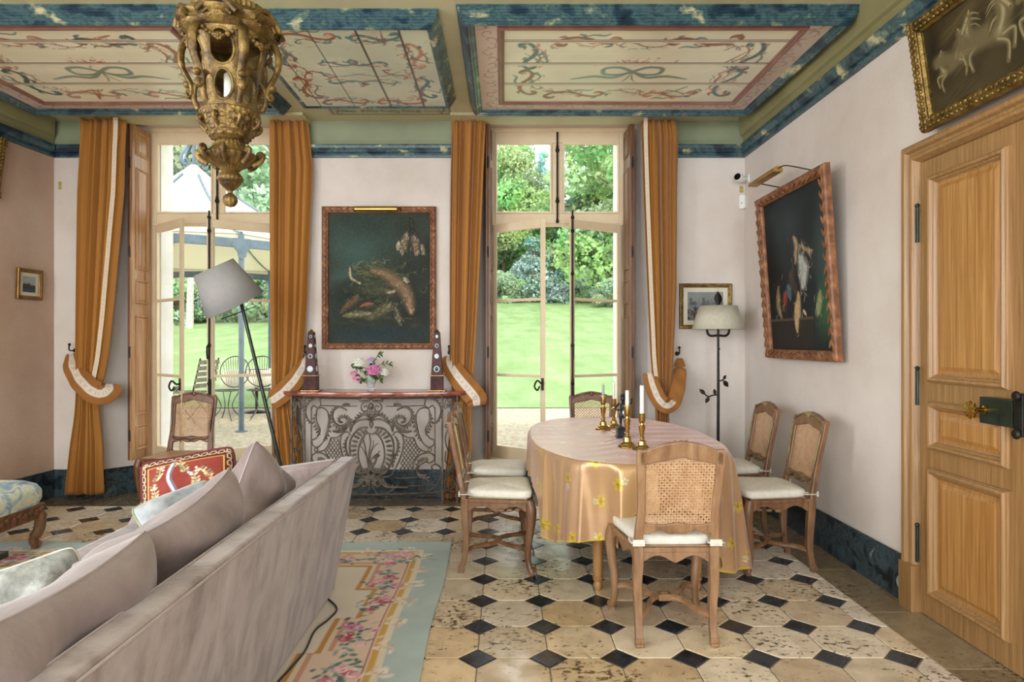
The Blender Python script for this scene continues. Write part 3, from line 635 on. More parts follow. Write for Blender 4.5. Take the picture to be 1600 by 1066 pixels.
def chair(loc, rz, label, cushion=True, wood=None, cane=None, carved=None):
    wd = wood or m_walnut; cn = cane or m_cane; cv = carved or wd
    t = thing('dining_chair', loc, label, 'chair', 'cane-backed carved chairs', rz)
    def by(z): return -.205 - max(0, z - .44) * .19                      # lean of the back
    # seat frame with scalloped aprons
    m = MB(); q = [(-.19, -.21), (.19, -.21), (.238, .205), (-.238, .205)]
    m.hexa([(x, y, .425) for x, y in q], [(x * 1.0, y, .447) for x, y in q])
    def apron(p0, p1, dip, th=.022):
        n = 14; rings = []
        a, b = Vector(p0), Vector(p1); d = (b - a).normalized(); nn = Vector((-d.y, d.x)) * th
        for i in range(n + 1):
            k = i / n; p = a + (b - a) * k; zz = .425 - dip * (.55 + .25 * math.cos(4 * PI * k) + .35 * abs(2 * k - 1) ** 6 + .2 * math.exp(-((k - .5) / .08) ** 2))
            rings.append([(p.x, p.y, .43), (p.x + nn.x, p.y + nn.y, .43), (p.x + nn.x, p.y + nn.y, zz), (p.x, p.y, zz)])
        m.loft(rings)
    apron((.23, .198), (-.23, .198), .065); apron((-.225, .195), (-.185, -.2), .06); apron((.185, -.2), (.225, .195), .06); apron((-.17, -.205), (.17, -.205), .05)
    m.build('seat_frame', wd, t, bevel=.004)
    m = MB()
    for sx in (-1, 1):
        m.tube(cr([(sx * .17, .203, .385), (sx * .12, .208, .40), (sx * .07, .207, .385), (sx * .03, .208, .40), (0, .21, .385)], 4), [.006 + .003 * math.sin(i) for i in range(17)], 6)
        m.ell((sx * .222, .21, .385), .017, .01, .03); m.ell((sx * .2, .209, .37), .012, .008, .016)
        for k in range(4): m.ell((sx * (.2275 - .035 * k * .3), .02 + .05 * k, .385), .006, .022, .01)
    m.ell((0, .212, .38), .022, .008, .018); m.build('apron_carving', cv, t, smooth=60)
    # legs
    for sx in (-1, 1):
        m = MB(); pth = cr([(sx * .216, .187, .44), (sx * .226, .2, .38), (sx * .224, .198, .30), (sx * .212, .184, .19), (sx * .209, .18, .10), (sx * .216, .19, .045), (sx * .226, .204, .012)], 5)
        rr = np.interp(np.linspace(0, 1, len(pth)), [0, .16, .35, .55, .72, .88, 1], [.028, .031, .026, .021, .018, .019, .017]); m.tube(pth, list(rr), 8, up=(sx, 1, 0))
        m.tube([(sx * .204, .214, .026), (sx * .234, .196, .026)], .019, 10); m.bx(sx * .22 - .014, sx * .22 + .014, .185, .213, 0, .014)
        m.build('leg', wd, t, smooth=50)
        m = MB(); pth = cr([(sx * .176, -.2, .45), (sx * .175, -.203, .38), (sx * .178, -.196, .28), (sx * .173, -.193, .17), (sx * .172, -.203, .08), (sx * .173, -.222, .012)], 5)
        rr = np.interp(np.linspace(0, 1, len(pth)), [0, .3, .7, .9, 1], [.029, .026, .021, .021, .019]); m.tube(pth, [r * 1.15 for r in rr], 4, up=(1, 1, 0))
        m.tube([(sx * .173 - .02, -.222, .026), (sx * .173 + .02, -.222, .026)], .018, 10); m.bx(sx * .173 - .019, sx * .173 + .019, -.24, -.204, 0, .016)
        m.build('leg', wd, t, bevel=.004)
    # crossed stretcher
    m = MB()
    for sx in (-1, 1):
        m.tube(cr([(sx * .209, .18, .125), (sx * .15, .155, .135), (sx * .10, .07, .14), (sx * .045, .015, .142), (0, 0, .142)], 6), .0135, 6, asp=1.1, up=(0, 0, 1))
        m.tube(cr([(sx * .172, -.195, .125), (sx * .12, -.15, .135), (sx * .085, -.06, .14), (sx * .04, -.01, .142), (0, 0, .142)], 6), .0135, 6, asp=1.1, up=(0, 0, 1))
    m.bx(-.03, .03, -.022, .022, .127, .159); m.ell((0, 0, .159), .02, .016, .008); m.build('stretcher', wd, t, smooth=40)
    # back: stiles, crest, lower rail
    m = MB()
    for sx in (-1, 1):
        rings = []
        for (z, xo, w) in ((.44, .198, .042), (.52, .195, .040), (.60, .187, .036), (.68, .188, .036), (.78, .195, .038), (.85, .199, .040), (.9, .2, .044), (.915, .196, .044)):
            y = by(z); rings.append([(sx * xo, y - .016, z), (sx * xo, y + .016, z), (sx * (xo - w), y + .016, z), (sx * (xo - w), y - .016, z)])
        m.loft(rings)
    n = 28; rings = []
    for i in range(n + 1):
        k = -1 + 2 * i / n; x = k * .19; a = abs(k)
        zt = .950 - .036 * min(a / .82, 1) ** 2.2 - .016 * max(0, (a - .8) / .2) ** 2 + .003 * math.exp(-(k / .10) ** 2); zb = .873 - .012 * min(1, a / .4) ** 2 - .022 * max(0, (a - .45) / .55) ** 1.2 + .006 * math.exp(-(k / .18) ** 2)
        rings.append([(x, by(zt) - .016, zt), (x, by(zt) + .018, zt), (x, by(zb) + .018, zb), (x, by(zb) - .016, zb)])
    m.loft(rings); rings = []
    for i in range(n + 1):
        k = -1 + 2 * i / n; x = k * .165; zt = .566 + .004 * math.cos(PI * k * 2); zb = .522 - .008 * math.cos(PI * k * 2.0) + .004 * math.cos(4 * PI * k)
        rings.append([(x, by(zt) - .013, zt), (x, by(zt) + .013, zt), (x, by(zb) + .013, zb), (x, by(zb) - .013, zb)])
    m.loft(rings); bf = m.build('backrest', wd, t, bevel=.006)
    m = MB()
    yc = by(.93) + .022
    m.ell((0, yc, .93), .016, .01, .018); m.ell((0, yc - .012, .947), .014, .012, .008)
    for sx in (-1, 1):
        m.ell((sx * .026, yc, .94), .012, .008, .014, X=None); m.ell((sx * .05, yc - .001, .936), .016, .007, .01)
        m.tube(cr([(sx * .06, yc - .002, .93), (sx * .1, yc - .001, .925), (sx * .145, yc + .001, .905), (sx * .175, yc + .004, .885), (sx * .18, by(.83) + .02, .83), (sx * .172, by(.7) + .02, .7), (sx * .17, by(.6) + .02, .6)], 5), .006, 6)
        m.tube(cr([(sx * .165, by(.57) + .017, .565), (sx * .11, by(.54) + .016, .54), (sx * .05, by(.55) + .017, .55), (0, by(.535) + .018, .535)], 5), .006, 6)
    m.build('crest_carving', cv, bf, smooth=60)
    # woven cane
    m = MB(); P = .0125; x0, x1, z0, z1 = -.162, .162, .553, .888
    def rib(xa, za, xb, zb, w, o):
        dx, dz = xb - xa, zb - za; l = math.hypot(dx, dz); nx, nz = -dz / l * w, dx / l * w; f = lambda x, z: (x, by(z) + o, z)
        m.add([f(xa - nx, za - nz), f(xb - nx, zb - nz), f(xb + nx, zb + nz), f(xa + nx, za + nz)], [(0, 1, 2, 3)])
    k = x0
    while k <= x1: rib(k, z0, k, z1, .0021, .0008); k += P
    k = z0
    while k <= z1: rib(x0, k, x1, k, .0021, -.0008); k += P
    hgt = z1 - z0; k = x0 - hgt
    while k < x1:
        for fl_ in (1, -1):
            a, b = k, k + hgt; za, zb = (z0, z1); ta = max(0, (x0 - a) / (b - a)); tb = min(1, (x1 - a) / (b - a))
            xa, xb, pa, pb = a + (b - a) * ta, a + (b - a) * tb, za + (zb - za) * ta, za + (zb - za) * tb
            if tb > ta + .02:
                if fl_ < 0: pa, pb = z0 + z1 - pa, z0 + z1 - pb
                rib(xa, pa, xb, pb, .0011, 0)
        k += P * 2
    m.build('cane_back', cn, t, solid=.0014)
    m = MB(); m.add([(-.16, -.18, .4485), (.16, -.18, .4485), (.205, .175, .4485), (-.205, .175, .4485)], [(0, 1, 2, 3)]); m.build('cane_seat', cn, t, solid=.003)
    if cushion:
        m = MB(); rings = []
        for (z, s) in ((.452, .93), (.456, .985), (.466, 1.0), (.482, 1.0), (.492, .985), (.499, .93), (.504, .8), (.507, .55), (.508, .2)):
            ring = []
            for k in range(40):
                a = 2 * PI * k / 40; c_, s_ = math.cos(a), math.sin(a); e = .28
                x = math.copysign(abs(c_) ** e, c_); y = math.copysign(abs(s_) ** e, s_); w = .205 + .028 * y
                ring.append((x * w * s, (y * .2 + .01) * s, z - (.004 * math.sin(a * 3) if s < .9 else 0)))
            rings.append(ring)
        m.loft(rings); cu = m.build('seat_cushion', m_linen, t, smooth=60)
        for sx in (-1, 1):
            m = MB(); z0_ = .478; m.tube([(sx * .16, -.17, z0_), (sx * .148, -.226, z0_ - .002), (sx * .175, -.234, z0_ - .004), (sx * .206, -.228, z0_), (sx * .208, -.19, z0_), (sx * .2, -.15, z0_)], .0105, 6, asp=.35, up=(0, 0, 1) if 0 else None)
            m.hexa([(sx * .150, -.237, .463), (sx * .205, -.237, .463), (sx * .205, -.228, .463), (sx * .150, -.228, .463)], [(sx * .150, -.237, .493), (sx * .205, -.237, .493), (sx * .205, -.228, .493), (sx * .150, -.228, .493)]); m.build('cushion_tie', m_tie, cu, bevel=.003)
    return t
chair((.79, 3.155, 0), R(1), 'cane-backed chair in front of the draped table with its back turned', True, m_walnutl)
chair((-.035, 4.05, 0), R(-90), 'cushioned cane chair on the rug side of the table, the nearer of that pair', True, m_walnut, m_canep)
chair((-.045, 4.68, 0), R(-89), 'cushioned cane chair between the other rug-side chair and the garden window', True, m_walnut, m_canep)
chair((1.655, 4.05, 0), R(91), 'cushioned cane chair along the plain wall, the one nearer the wooden door', True, m_walnut, m_cane, m_carve)
chair((1.66, 4.74, 0), R(90), 'cushioned cane chair along the plain wall, the one beside the leafy floor lamp', True, m_walnut, m_cane, m_carve)
chair((.78, 5.40, 0), R(180), 'cane chair at the far end of the table against the open window', True, m_walnutd, m_cane)
chair((-2.735, 5.375, 0), R(180), 'uncushioned cane chair standing before the patio window and shutter', False, m_walnutd, m_cane)

# ---- dining table under its silk cloth
TC = (.775, 4.31); TA, TB, TN, TH = .602, 1.035, 2.5, .762
t = thing('dining_table', (TC[0], TC[1], 0), 'oval dining table on fluted legs hidden under a gold silk cloth', 'table'); org = t.location
def rim(a, k=1.0):
    c_, s_ = math.cos(a), math.sin(a); r = (abs(c_ / TA) ** TN + abs(s_ / TB) ** TN) ** (-1 / TN) * k; return r * c_, r * s_
m = MB(); m.loft([[(TC[0] + rim(2 * PI * i / 64, k)[0], TC[1] + rim(2 * PI * i / 64, k)[1], z) for i in range(64)] for z, k in ((.715, .93), (.72, .95), (.75, .96), (.757, .95))]); m.build('tabletop', m_walnutl, t, org)
m = MB(); m.loft([[(TC[0] + rim(2 * PI * i / 48, k)[0], TC[1] + rim(2 * PI * i / 48, k)[1], z) for i in range(48)] for z, k in ((.62, .80), (.716, .80))]); m.build('apron', m_walnutl, t, org)
m_leg = mat('fluted_leg_walnut', '9c6b3d', 'b98a58', scale=5, stretch=(6, 6, 1), rough=.35)
for lx in (.53, 1.085):
    for ly in (3.60, 5.02):
        m = MB(); m.lathe([(.014, 0), (.02, .012), (.026, .03), (.02, .05), (.028, .058), (.03, .075), (.022, .082), (.027, .1), (.036, .5), (.04, .56), (.032, .575), (.044, .59), (.044, .63)], 32, (lx, ly, 0), 0, lambda a, z: 1 - (.10 * (1 + math.cos(12 * a)) / 2 if .1 < z < .56 else 0)); m.build('leg', m_leg, t, org, smooth=40)
m_silk = mat('gold_silk', vcol=True, c1='ffffff', rough=.34, metal=.35, sheen=.55, tint='e6cdd6', bump=.12, bscale=14, bdist=.02, spec=.6)
NT, NS1, NS2 = 880, 46, 96
cl = Canvas(1, 1, 10, 'ffffff'); th = np.linspace(-PI, PI, NT); per = np.array([rim(a) for a in th]); nrm = np.stack([np.gradient(per[:, 1]), -np.gradient(per[:, 0])], 1); nrm /= np.linalg.norm(nrm, axis=1)[:, None]
def gauss(x, c, w): return np.exp(-((x - c) / w) ** 2)
hx, hy = per[:, 0] + TC[0], per[:, 1] + TC[1]
front = (nrm[:, 1] < -.3) * 1.; back_ = (nrm[:, 1] > .3) * 1.
hem = .20 + .03 * np.sin(5 * th + 1) + .02 * np.sin(9 * th)
hem = np.where(hy < TC[1], np.interp(hx, [.18, .24, .36, .44, .56, .66, .95, 1.08, 1.16, 1.26, 1.37], [.215, .24, .33, .345, .36, .53, .53, .50, .20, .10, .10]), np.interp(hx, [.17, .3, .45, .55, 1.0, 1.15, 1.37], [.24, .28, .5, .53, .53, .3, .2]))
sidef = np.exp(-((hy - 4.3) / .75) ** 4); hem = np.where((hx < .3), np.maximum(hem, .22 + .32 * sidef * (hy > 3.74)), hem)
kk = np.hanning(25); kk /= kk.sum(); hem = np.convolve(np.concatenate([hem[-13:-1], hem, hem[1:13]]), kk, 'valid')
arc = np.concatenate([[0], np.cumsum(np.hypot(*np.diff(per, axis=0).T))])
rows = []; flat = []
for i in range(NS1):
    k = (i / NS1) ** .8; rows.append(np.stack([TC[0] + per[:, 0] * k * .985, TC[1] + per[:, 1] * k * .985, np.full(NT, TH) + .0016 * np.sin(per[:, 1] * k * 31 + 3 * np.sin(per[:, 0] * 9)) * (k < .97)], 1)); flat.append(per * k)
f1 = .9 * (1 - 2 * np.abs(np.sin(arc * 11 + 1.3 * np.sin(arc * 5))) ** .8) + .35 * np.sin(arc * 41 + 2) + .5 * (1 - 2 * np.abs(np.sin(arc * 6.5 + 1)) ** .7); f2 = np.sin(arc * 15.5 + .8)
for i in range(NS2 + 1):
    q = i / NS2; s_ = q; drop = (TH - hem) * s_
    rad = 1 - math.exp(-s_ * 30)                                    # rounded shoulder
    corner = np.abs(per[:, 0] / TA * per[:, 1] / TB)
    out = -.009 + .017 * rad + drop * (.03 + .09 * corner) + (f1 * .036 + f2 * .02) * (drop / .5) ** .6 * (.35 + 1.0 * corner + .75 * front)
    lim = np.where((hx < .35) & (hy > 3.72), -.004, 1); out = np.minimum(out, np.where(lim < 0, .006 + .012 * s_, out))
    rows.append(np.stack([hx + nrm[:, 0] * out, hy + nrm[:, 1] * out, TH - drop * (1 - .0 * s_) - .004 * (1 - math.exp(-s_ * 60))], 1)); flat.append(per + nrm * (.012 + drop[:, None]))
G = np.array(rows); FL = np.array(flat)
cl.nx, cl.ny = NT, len(rows); cl.gx, cl.gy = np.meshgrid(np.arange(NT), np.arange(len(rows)))
cb = np.tile(srgb('ba9470'), (cl.ny, cl.nx, 1)); tone = .5 + .5 * np.sin(FL[..., 0] * 5 + 2 * np.sin(FL[..., 1] * 4)); cb += (srgb('c9a066') - cb) * (tone * .5)[..., None]
r = random.Random(5); pts = []; yy = -1.75; row_i = 0
while yy < 1.75:
    xx = -1.3 + (.13 if row_i % 2 else 0)
    while xx < 1.3: pts.append((xx + r.uniform(-.05, .05), yy + r.uniform(-.04, .04), r.uniform(0, 6.28))); xx += .25
    yy += .2; row_i += 1
for (fx, fy, fa) in pts:
    d = np.hypot(FL[..., 0] - fx, FL[..., 1] - fy)
    if d.min() > .07: continue
    ph = np.arctan2(FL[..., 1] - fy, FL[..., 0] - fx) - fa
    for (ox, oy, R_, col, col2) in ((0, 0, .038, 'd0b23a', '9f8230'), (.045 * math.cos(fa), .045 * math.sin(fa), .022, 'd9d2b8', 'b8aa78')):
        dd = np.hypot(FL[..., 0] - fx - ox, FL[..., 1] - fy - oy); pp = np.arctan2(FL[..., 1] - fy - oy, FL[..., 0] - fx - ox) - fa; e = R_ * (.55 + .45 * np.abs(np.cos(2.5 * pp)))
        mk = np.clip((e - dd) / .005, 0, 1); cb += (srgb(col) - cb) * (mk * .95)[..., None]; mk2 = mk * (np.abs(np.sin(2.5 * pp)) > .93) + mk * (dd < .009); cb += (srgb(col2) - cb) * np.clip(mk2, 0, 1)[..., None]
hemrow = np.zeros((cl.ny, cl.nx)); hemrow[-2:] = 1; cb += (srgb('d9bb3e') - cb) * hemrow[..., None]
cl.a = cb
o = cl.obj('tablecloth', m_silk, lambda u, v: (G[..., 0] - TC[0], G[..., 1] - TC[1], G[..., 2])); o.location = (TC[0], TC[1], 0); tag(o, 'gold silk tablecloth embroidered with yellow flowers draped over the oval table', 'tablecloth')
md = o.modifiers.new('solid', 'SOLIDIFY'); md.thickness = .0025; md.offset = -1

# ---- candlesticks, candles, statuette on the cloth
m_candle = mat('ivory_wax', 'e6e2cf', 'efecdd', scale=8, rough=.5); m_black = mat('black_bronze', '15171c', '2c313a', scale=20, rough=.35, metal=.3); m_wick = mat('wick', '2a241e')
m_brassd = mat('old_brass', 'b08f52', 'c8aa6c', scale=10, rough=.24, metal=1, rvar=.07)
CT = TH + .002
def candlestick(px, py, hgt, ch, cr_, label, pan, tone=None, clab=''):
    Y = F * (CAMZ - CT) / (py - PY); x, y, _ = at(px, py, Y); k = hgt / .25
    t = thing('candlestick', (x, y, CT), label, 'candlestick', 'brass candlesticks'); k_ = lambda pr: [(a, b * k) for a, b in pr]
    m = MB(); m.lathe(k_([(.056, 0), (.058, .006), (.05, .014), (.044, .018), (.042, .022)]), 8, lob=lambda a, z: 1.0); m.lathe(k_([(.04, .02), (.034, .028), (.026, .034), (.022, .06), (.014, .068)]), 24); m.build('base', m_brassd, t, bevel=.002)
    m = MB(); m.lathe(k_([(.014, .066), (.011, .075), (.017, .08), (.017, .088), (.01, .092), (.014, .12), (.02, .155), (.021, .166), (.012, .172), (.011, .182), (.017, .19), (.02, .2), (.02, .245)] + ([(.034, .247), (.034, .25)] if pan else [(.021, .25)]) + [(.013, .25)]), 12); m.build('stem', m_brassd, t, smooth=35)
    c = thing('candle', (x, y, CT + hgt), clab, 'candle', 'candles in the brass candlesticks')
    m = MB(); m.lathe([(cr_ * 1.04, 0.0005), (cr_, .01), (cr_, ch - .006), (cr_ * .9, ch), (.002, ch - .001)], 16); m.build('wax', tone or m_candle, c, smooth=40)
    m = MB(); m.tube([(0, 0, ch - .003), (.001, 0, ch + .005), (.003, 0, ch + .01)], .0012, 5); m.build('wick', m_wick, c)
m_grey = mat('grey_wax', '9fa39c', 'b0b4ac', scale=8, rough=.5)
candlestick(942.5, 672, .245, .078, .0095, 'brass candlestick with a short grey candle, at the outer end by the window', True, m_grey, 'short grey candle in the brass candlestick nearest the patio side')
candlestick(959, 668, .21, .125, .0105, 'slender brass candlestick just behind the black statuette, holding a tall pale candle', False, None, 'tall pale candle standing behind the black statuette')
candlestick(980, 699, .252, .088, .0115, 'tall brass candlestick with drip pan standing in front of the statuette', True, None, 'stubby ivory candle in front of the statuette')
candlestick(1003, 703, .213, .163, .0125, 'brass candlestick with the longest candle, closest to the chair back', False, None, 'longest ivory candle, upright near the front chair back')
Y = F * (CAMZ - CT) / (684 - PY); x, y, _ = at(973, 684, Y)
t = thing('statuette', (x, y, CT), 'small black figurine of a standing boy on a stepped plinth among the candlesticks', 'figurine')
m = MB(); m.bx(-.045, .045, -.04, .04, 0, .012); m.bx(-.038, .038, -.034, .034, .012, .06); m.bx(-.042, .042, -.038, .038, .06, .07); m.build('plinth', m_black, t, bevel=.003)
m = MB()
m.tube(cr([(-.012, 0, .07), (-.013, .003, .1), (-.013, 0, .13), (-.008, 0, .155)], 4), [.009, .008, .0075, .008, .009, .01, .01, .011, .012, .013, .0135, .014, .014], 8); m.tube(cr([(.018, -.01, .07), (.016, -.008, .1), (.012, -.004, .13), (.008, 0, .155)], 4), [.009, .008, .0075, .008, .009, .01, .01, .011, .012, .013, .0135, .014, .014], 8)
m.tube(cr([(0, 0, .145), (0, 0, .165), (0, .002, .19), (0, .003, .215), (0, .002, .232), (0, 0, .24)], 4), [.018, .019, .02, .02, .019, .019, .02, .021, .022, .023, .024, .024, .023, .02, .016, .012, .009, .008, .008, .008, .008], 10, asp=.75)
m.ell((0, -.002, .258), .016, .017, .02, 12, 8); m.ell((0, -.018, .255), .004, .004, .004, 6, 4)
m.tube(cr([(-.024, 0, .226), (-.042, -.006, .205), (-.05, -.012, .19), (-.03, -.022, .185), (-.012, -.024, .19)], 4), [.008] * 6 + [.0065] * 11, 8); m.tube(cr([(.024, 0, .226), (.04, -.004, .215), (.052, -.008, .225), (.058, -.012, .245), (.05, -.014, .262)], 4), [.008] * 6 + [.0065] * 11, 8)
for (cx, cz) in ((-.012, -.024), ): pass
m.build('figure', m_black, t, smooth=60)
m = MB(); m.lathe([(.022, .0), (.024, .004), (.012, .012), (.01, .02)], 14, (0, 0, .272)); m.build('hat', m_black, t, smooth=40)
m = MB(); m.ell((.03, -.016, .235), .016, .006, .016); m.ell((.012, -.02, .165), .018, .008, .022); m.build('drum_and_sash', mat('silvered_metal', 'a8a8a0', 'c8c8c0', scale=20, rough=.4, metal=.6), t, smooth=60)

# ---- sofa
m_sofa = mat('mauve_velvet', stops=[(.30, '6c5b56'), (.43, '85746f'), (.52, '958581'), (.64, 'a0928f'), (.8, 'aa9d9b')], scale=5.5, detail=9, rough=.85, sheen=.4, bump=.12, bscale=60, stretch=(1, 1.7, .75), dist=.3)
m_seam = mat('mauve_piping', 'a09392', 'aca09f', scale=20, rough=.8)
SY0, SY1 = .9, 3.50
t = thing('sofa', (-1.45, 2.2, .0), 'large mauve velvet sofa seen from behind its leaning back, on the rug', 'sofa'); org = t.location
m = MB(); m.bx(-1.98, -1.0, SY0 + .05, SY1 - .05, .10, .30); m.build('base_frame', m_sofa, t, org, bevel=.03, seg=3)
m = MB()   # the back, leaning outward towards the dining side
def bk(y): return [(-.935, y, .03), (-.803, y, .755), (-.812, y, .77), (-.885, y, .768), (-.9, y, .755), (-1.08, y, .10), (-1.06, y, .03)]
m.loft([bk(SY0), bk(SY1)]); m.build('back', m_sofa, t, org, bevel=.012, seg=3)
m = MB(); m.tube([(-.802, SY0, .758), (-.802, SY1, .758)], .004, 6); m.tube([(-.805, SY1 + .001, .755), (-.932, SY1 + .001, .04)], .004, 6); m.tube([(-.887, SY0, .77), (-.887, SY1 - .1, .77)], .003, 6); m.build('seam', m_seam, t, org)
for (ya, yb) in ((SY1 - .11, SY1), (SY0, SY0 + .11)):
    m = MB(); m.loft([[(x, y, z) for y in (ya,) for x, z in pl] for ya, pl in ((ya, [(-.90, .765), (-1.0, .03), (-1.97, .03), (-2.06, .33), (-1.90, .60), (-1.84, .63)]), (yb, [(-.90, .765), (-1.0, .03), (-1.97, .03), (-2.06, .33), (-1.90, .60), (-1.84, .63)]))]); m.build('armrest', m_sofa, t, org, bevel=.025, seg=3)
for (ya, yb) in ((SY0 + .12, 2.19), (2.2, SY1 - .12)):
    m = MB(); m.bx(-1.98, -1.03, ya, yb, .305, .45); m.build('seat_pad', m_sofa, t, org, bevel=.05, seg=4)
for fx in (-1.1, -1.92):
    for fy in (SY0 + .1, SY1 - .1): m = MB(); m.lathe([(.022, 0.017), (.028, .1)], 12, (fx, fy, 0)); m.build('foot', m_iron, t, org)

def pillow(name, w, h, d, X, mats, label, cat, group=None, seed=1, wr=.012, canvas=None, seam=True, pinch=.1, border=None, sag=0):
    """soft pillow in local u (width), v (height), n (thickness); X places it"""
    n = 44; t = thing(name, X.translation, label, cat, group); rot = X.to_3x3()
    def shape(sg):
        u = np.linspace(-1, 1, n); U, V = np.meshgrid(u, u); 
        e = np.clip((1 - np.abs(U) ** 3.2) * (1 - np.abs(V) ** 3.2), 0, 1) ** .55
        k = 1 - pinch * (np.abs(U) ** 2 * (1 - .0) ) * 0
        xx = U * w / 2 * (1 - pinch * (1 - V ** 2) * np.abs(U) ** 3); yy = V * h / 2 * (1 - pinch * (1 - U ** 2) * np.abs(V) ** 3); kr = 1 - .09 * np.abs(U) ** 5 * np.abs(V) ** 5; xx, yy = xx * kr, yy * kr
        rr = np.random.RandomState(seed + (sg > 0)); zz = sg * d / 2 * e
        for q in range(7):
            a = rr.uniform(0, PI); fq = rr.uniform(3, 9); zz = zz + wr * rr.uniform(.3, 1) * np.sin(fq * (U * math.cos(a) + V * math.sin(a)) + rr.uniform(0, 6)) * e
        zz = zz - sag * (1 - U ** 2) * (V + 1) * d
        return xx, yy, zz
    for sg, nm in ((1, 'front'), (-1, 'back')):
        xx, yy, zz = shape(sg); P = np.stack([xx, yy, zz], -1) @ np.array(rot).T
        if sg > 0 and canvas is not None:
            ia = lambda A, c=canvas: A
            c = canvas; us = np.linspace(0, n - 1, c.nx); vs = np.linspace(0, n - 1, c.ny)
            def bil(A):
                iu = np.clip(us.astype(int), 0, n - 2); iv = np.clip(vs.astype(int), 0, n - 2); fu = (us - iu)[None, :]; fv = (vs - iv)[:, None]
                return (A[np.ix_(iv, iu)] * (1 - fu) + A[np.ix_(iv, iu + 1)] * fu) * (1 - fv) + (A[np.ix_(iv + 1, iu)] * (1 - fu) + A[np.ix_(iv + 1, iu + 1)] * fu) * fv
            q = [bil(P[..., k]) for k in range(3)]; c.obj('woven_face', mats[0], lambda u, v: q, t)
        else: surf('front_face' if sg > 0 else 'back_face', P[..., 0], P[..., 1], P[..., 2], mats[0] if sg > 0 else mats[-1], t)
    if seam:
        xx, yy, zz = shape(1); e = [(0, i) for i in range(n)] + [(i, n - 1) for i in range(n)] + [(n - 1, n - 1 - i) for i in range(n)] + [(n - 1 - i, 0) for i in range(n)]
        P = np.stack([xx, yy, zz * 0 - sag * 0 + zz], -1) @ np.array(rot).T; pt = [tuple(P[i, j]) for i, j in e]; m = MB(); m.tube([p for i, p in enumerate(pt) if i % 2 == 0], seam if isinstance(seam, float) else .0032, 6, closed=True); m.build('piping', border or m_seam, t, smooth=80)
    return t
def place(px, py, Y, ru, rv_, rn=None):
    """matrix with columns u, v, n"""
    u = Vector(ru).normalized(); v = Vector(rv_); v = (v - u * v.dot(u)).normalized(); n_ = u.cross(v); M_ = Matrix((u, v, n_)).transposed().to_4x4(); M_.translation = at(px, py, Y); return M_
def placew(c, ru, rv_):
    u = Vector(ru).normalized(); v = Vector(rv_); v = (v - u * v.dot(u)).normalized(); n_ = u.cross(v); M_ = Matrix((u, v, n_)).transposed().to_4x4(); M_.translation = c; return M_
m_cush = mat('mauve_velvet_cushion', stops=[(.3, '6c5d59'), (.5, '847470'), (.7, '948480')], scale=3.5, rough=.85, sheen=.3, bump=.12, bscale=50, dist=.6)
g = 'slouching mauve back cushions'
pillow('sofa_cushion', .50, .47, .20, placew((-1.085, 2.80, .67), (.02, .84, -.54), (.16, .53, .83)), [m_cush], 'mauve cushion propped in the far corner of the sofa, its corner pointing up', 'cushion', g, 3, .010)
pillow('sofa_cushion', .76, .50, .23, placew((-1.10, 2.06, .65), (.17, .96, .17), (.14, -.16, .97)), [m_cush], 'mauve cushion slumped in the middle of the sofa back', 'cushion', g, 8, .016, sag=-.12)
pillow('sofa_cushion', .86, .50, .23, placew((-1.045, 1.37, .645), (.06, 1, .02), (.17, 0, .98)), [m_cush], 'mauve cushion slumped at the near end of the sofa back', 'cushion', g, 12, .016, sag=-.10)
# woven red cushion with leafy sprigs (plain stand-in design)
c = Canvas(.5, .5, 260, '8f3a2e'); c.noise(.05, .03, seed=4); r = random.Random(3)
c.rect(0, 0, .5, .5, '7d2f28', .3)
for k in range(4): pass
for (x0, y0, x1, y1) in ((0, 0, .5, .055), (0, .445, .5, .5), (0, 0, .045, .5), (.455, 0, .5, .5)): c.rect(x0, y0, x1, y1, '5b1f22')
for k in range(11):
    for (x, y, a) in ((.045 * k + .03, .472, 0), (.045 * k + .03, .028, 0), (.022, .045 * k + .03, PI / 2), (.478, .045 * k + .03, PI / 2)):
        pz = [(-.02, -.01), (-.008, .011), (.012, .011), (.02, -.004), (.004, -.011), (-.02, -.01)]; c.stroke([(x + math.cos(a) * p - math.sin(a) * q, y + math.sin(a) * p + math.cos(a) * q) for p, q in pz], .0035, 'd8c9a0', 1, False)
c.stroke([(.052, .052), (.448, .052), (.448, .442), (.052, .442), (.052, .052)], .004, 'd6a94a', 1, False)
c.stroke(cr([(.20, .06), (.17, .16), (.2, .26), (.17, .36), (.19, .44)], 8), .016, 'c3cbd6', 1, False); c.stroke(cr([(.205, .06), (.178, .16), (.208, .26), (.178, .36), (.198, .44)], 8), .005, '55607a', 1, False)
for (bx_, by_, ang) in ((.1, .12, 1.2), (.09, .26, 1.4), (.1, .36, .9), (.3, .3, 1.5), (.37, .33, 2), (.33, .16, 1.2), (.4, .12, 1.8), (.27, .1, 1.1), (.4, .24, 1.4), (.25, .38, 1.8)):
    pts = cr([(bx_, by_), (bx_ + .03 * math.cos(ang), by_ + .03 * math.sin(ang)), (bx_ + .07 * math.cos(ang + .3), by_ + .07 * math.sin(ang + .3))], 6); c.stroke(pts, .0035, 'b5b48a', 1, False)
    for p in pts[::3]:
        for sg in (-1, 1): c.blob(p[0] + sg * .014, p[1] + .005, .013, .006, r.choice(['b9bb8c', '7f8d63', 'd8cf9f']), 1, sg * .6)
    for q in range(5): c.blob(pts[-1][0] + r.uniform(-.018, .018), pts[-1][1] + r.uniform(-.015, .015), .008, .007, r.choice(['c9c3e0', 'e3d5c0', 'dd9d73']), 1)
m_tap = mat('tapestry_weave', vcol=True, rough=.9, bump=.5, bscale=220, bdist=.003); m_burg = mat('burgundy_velvet', '5a1d24', '6d272c', scale=20, rough=.8)
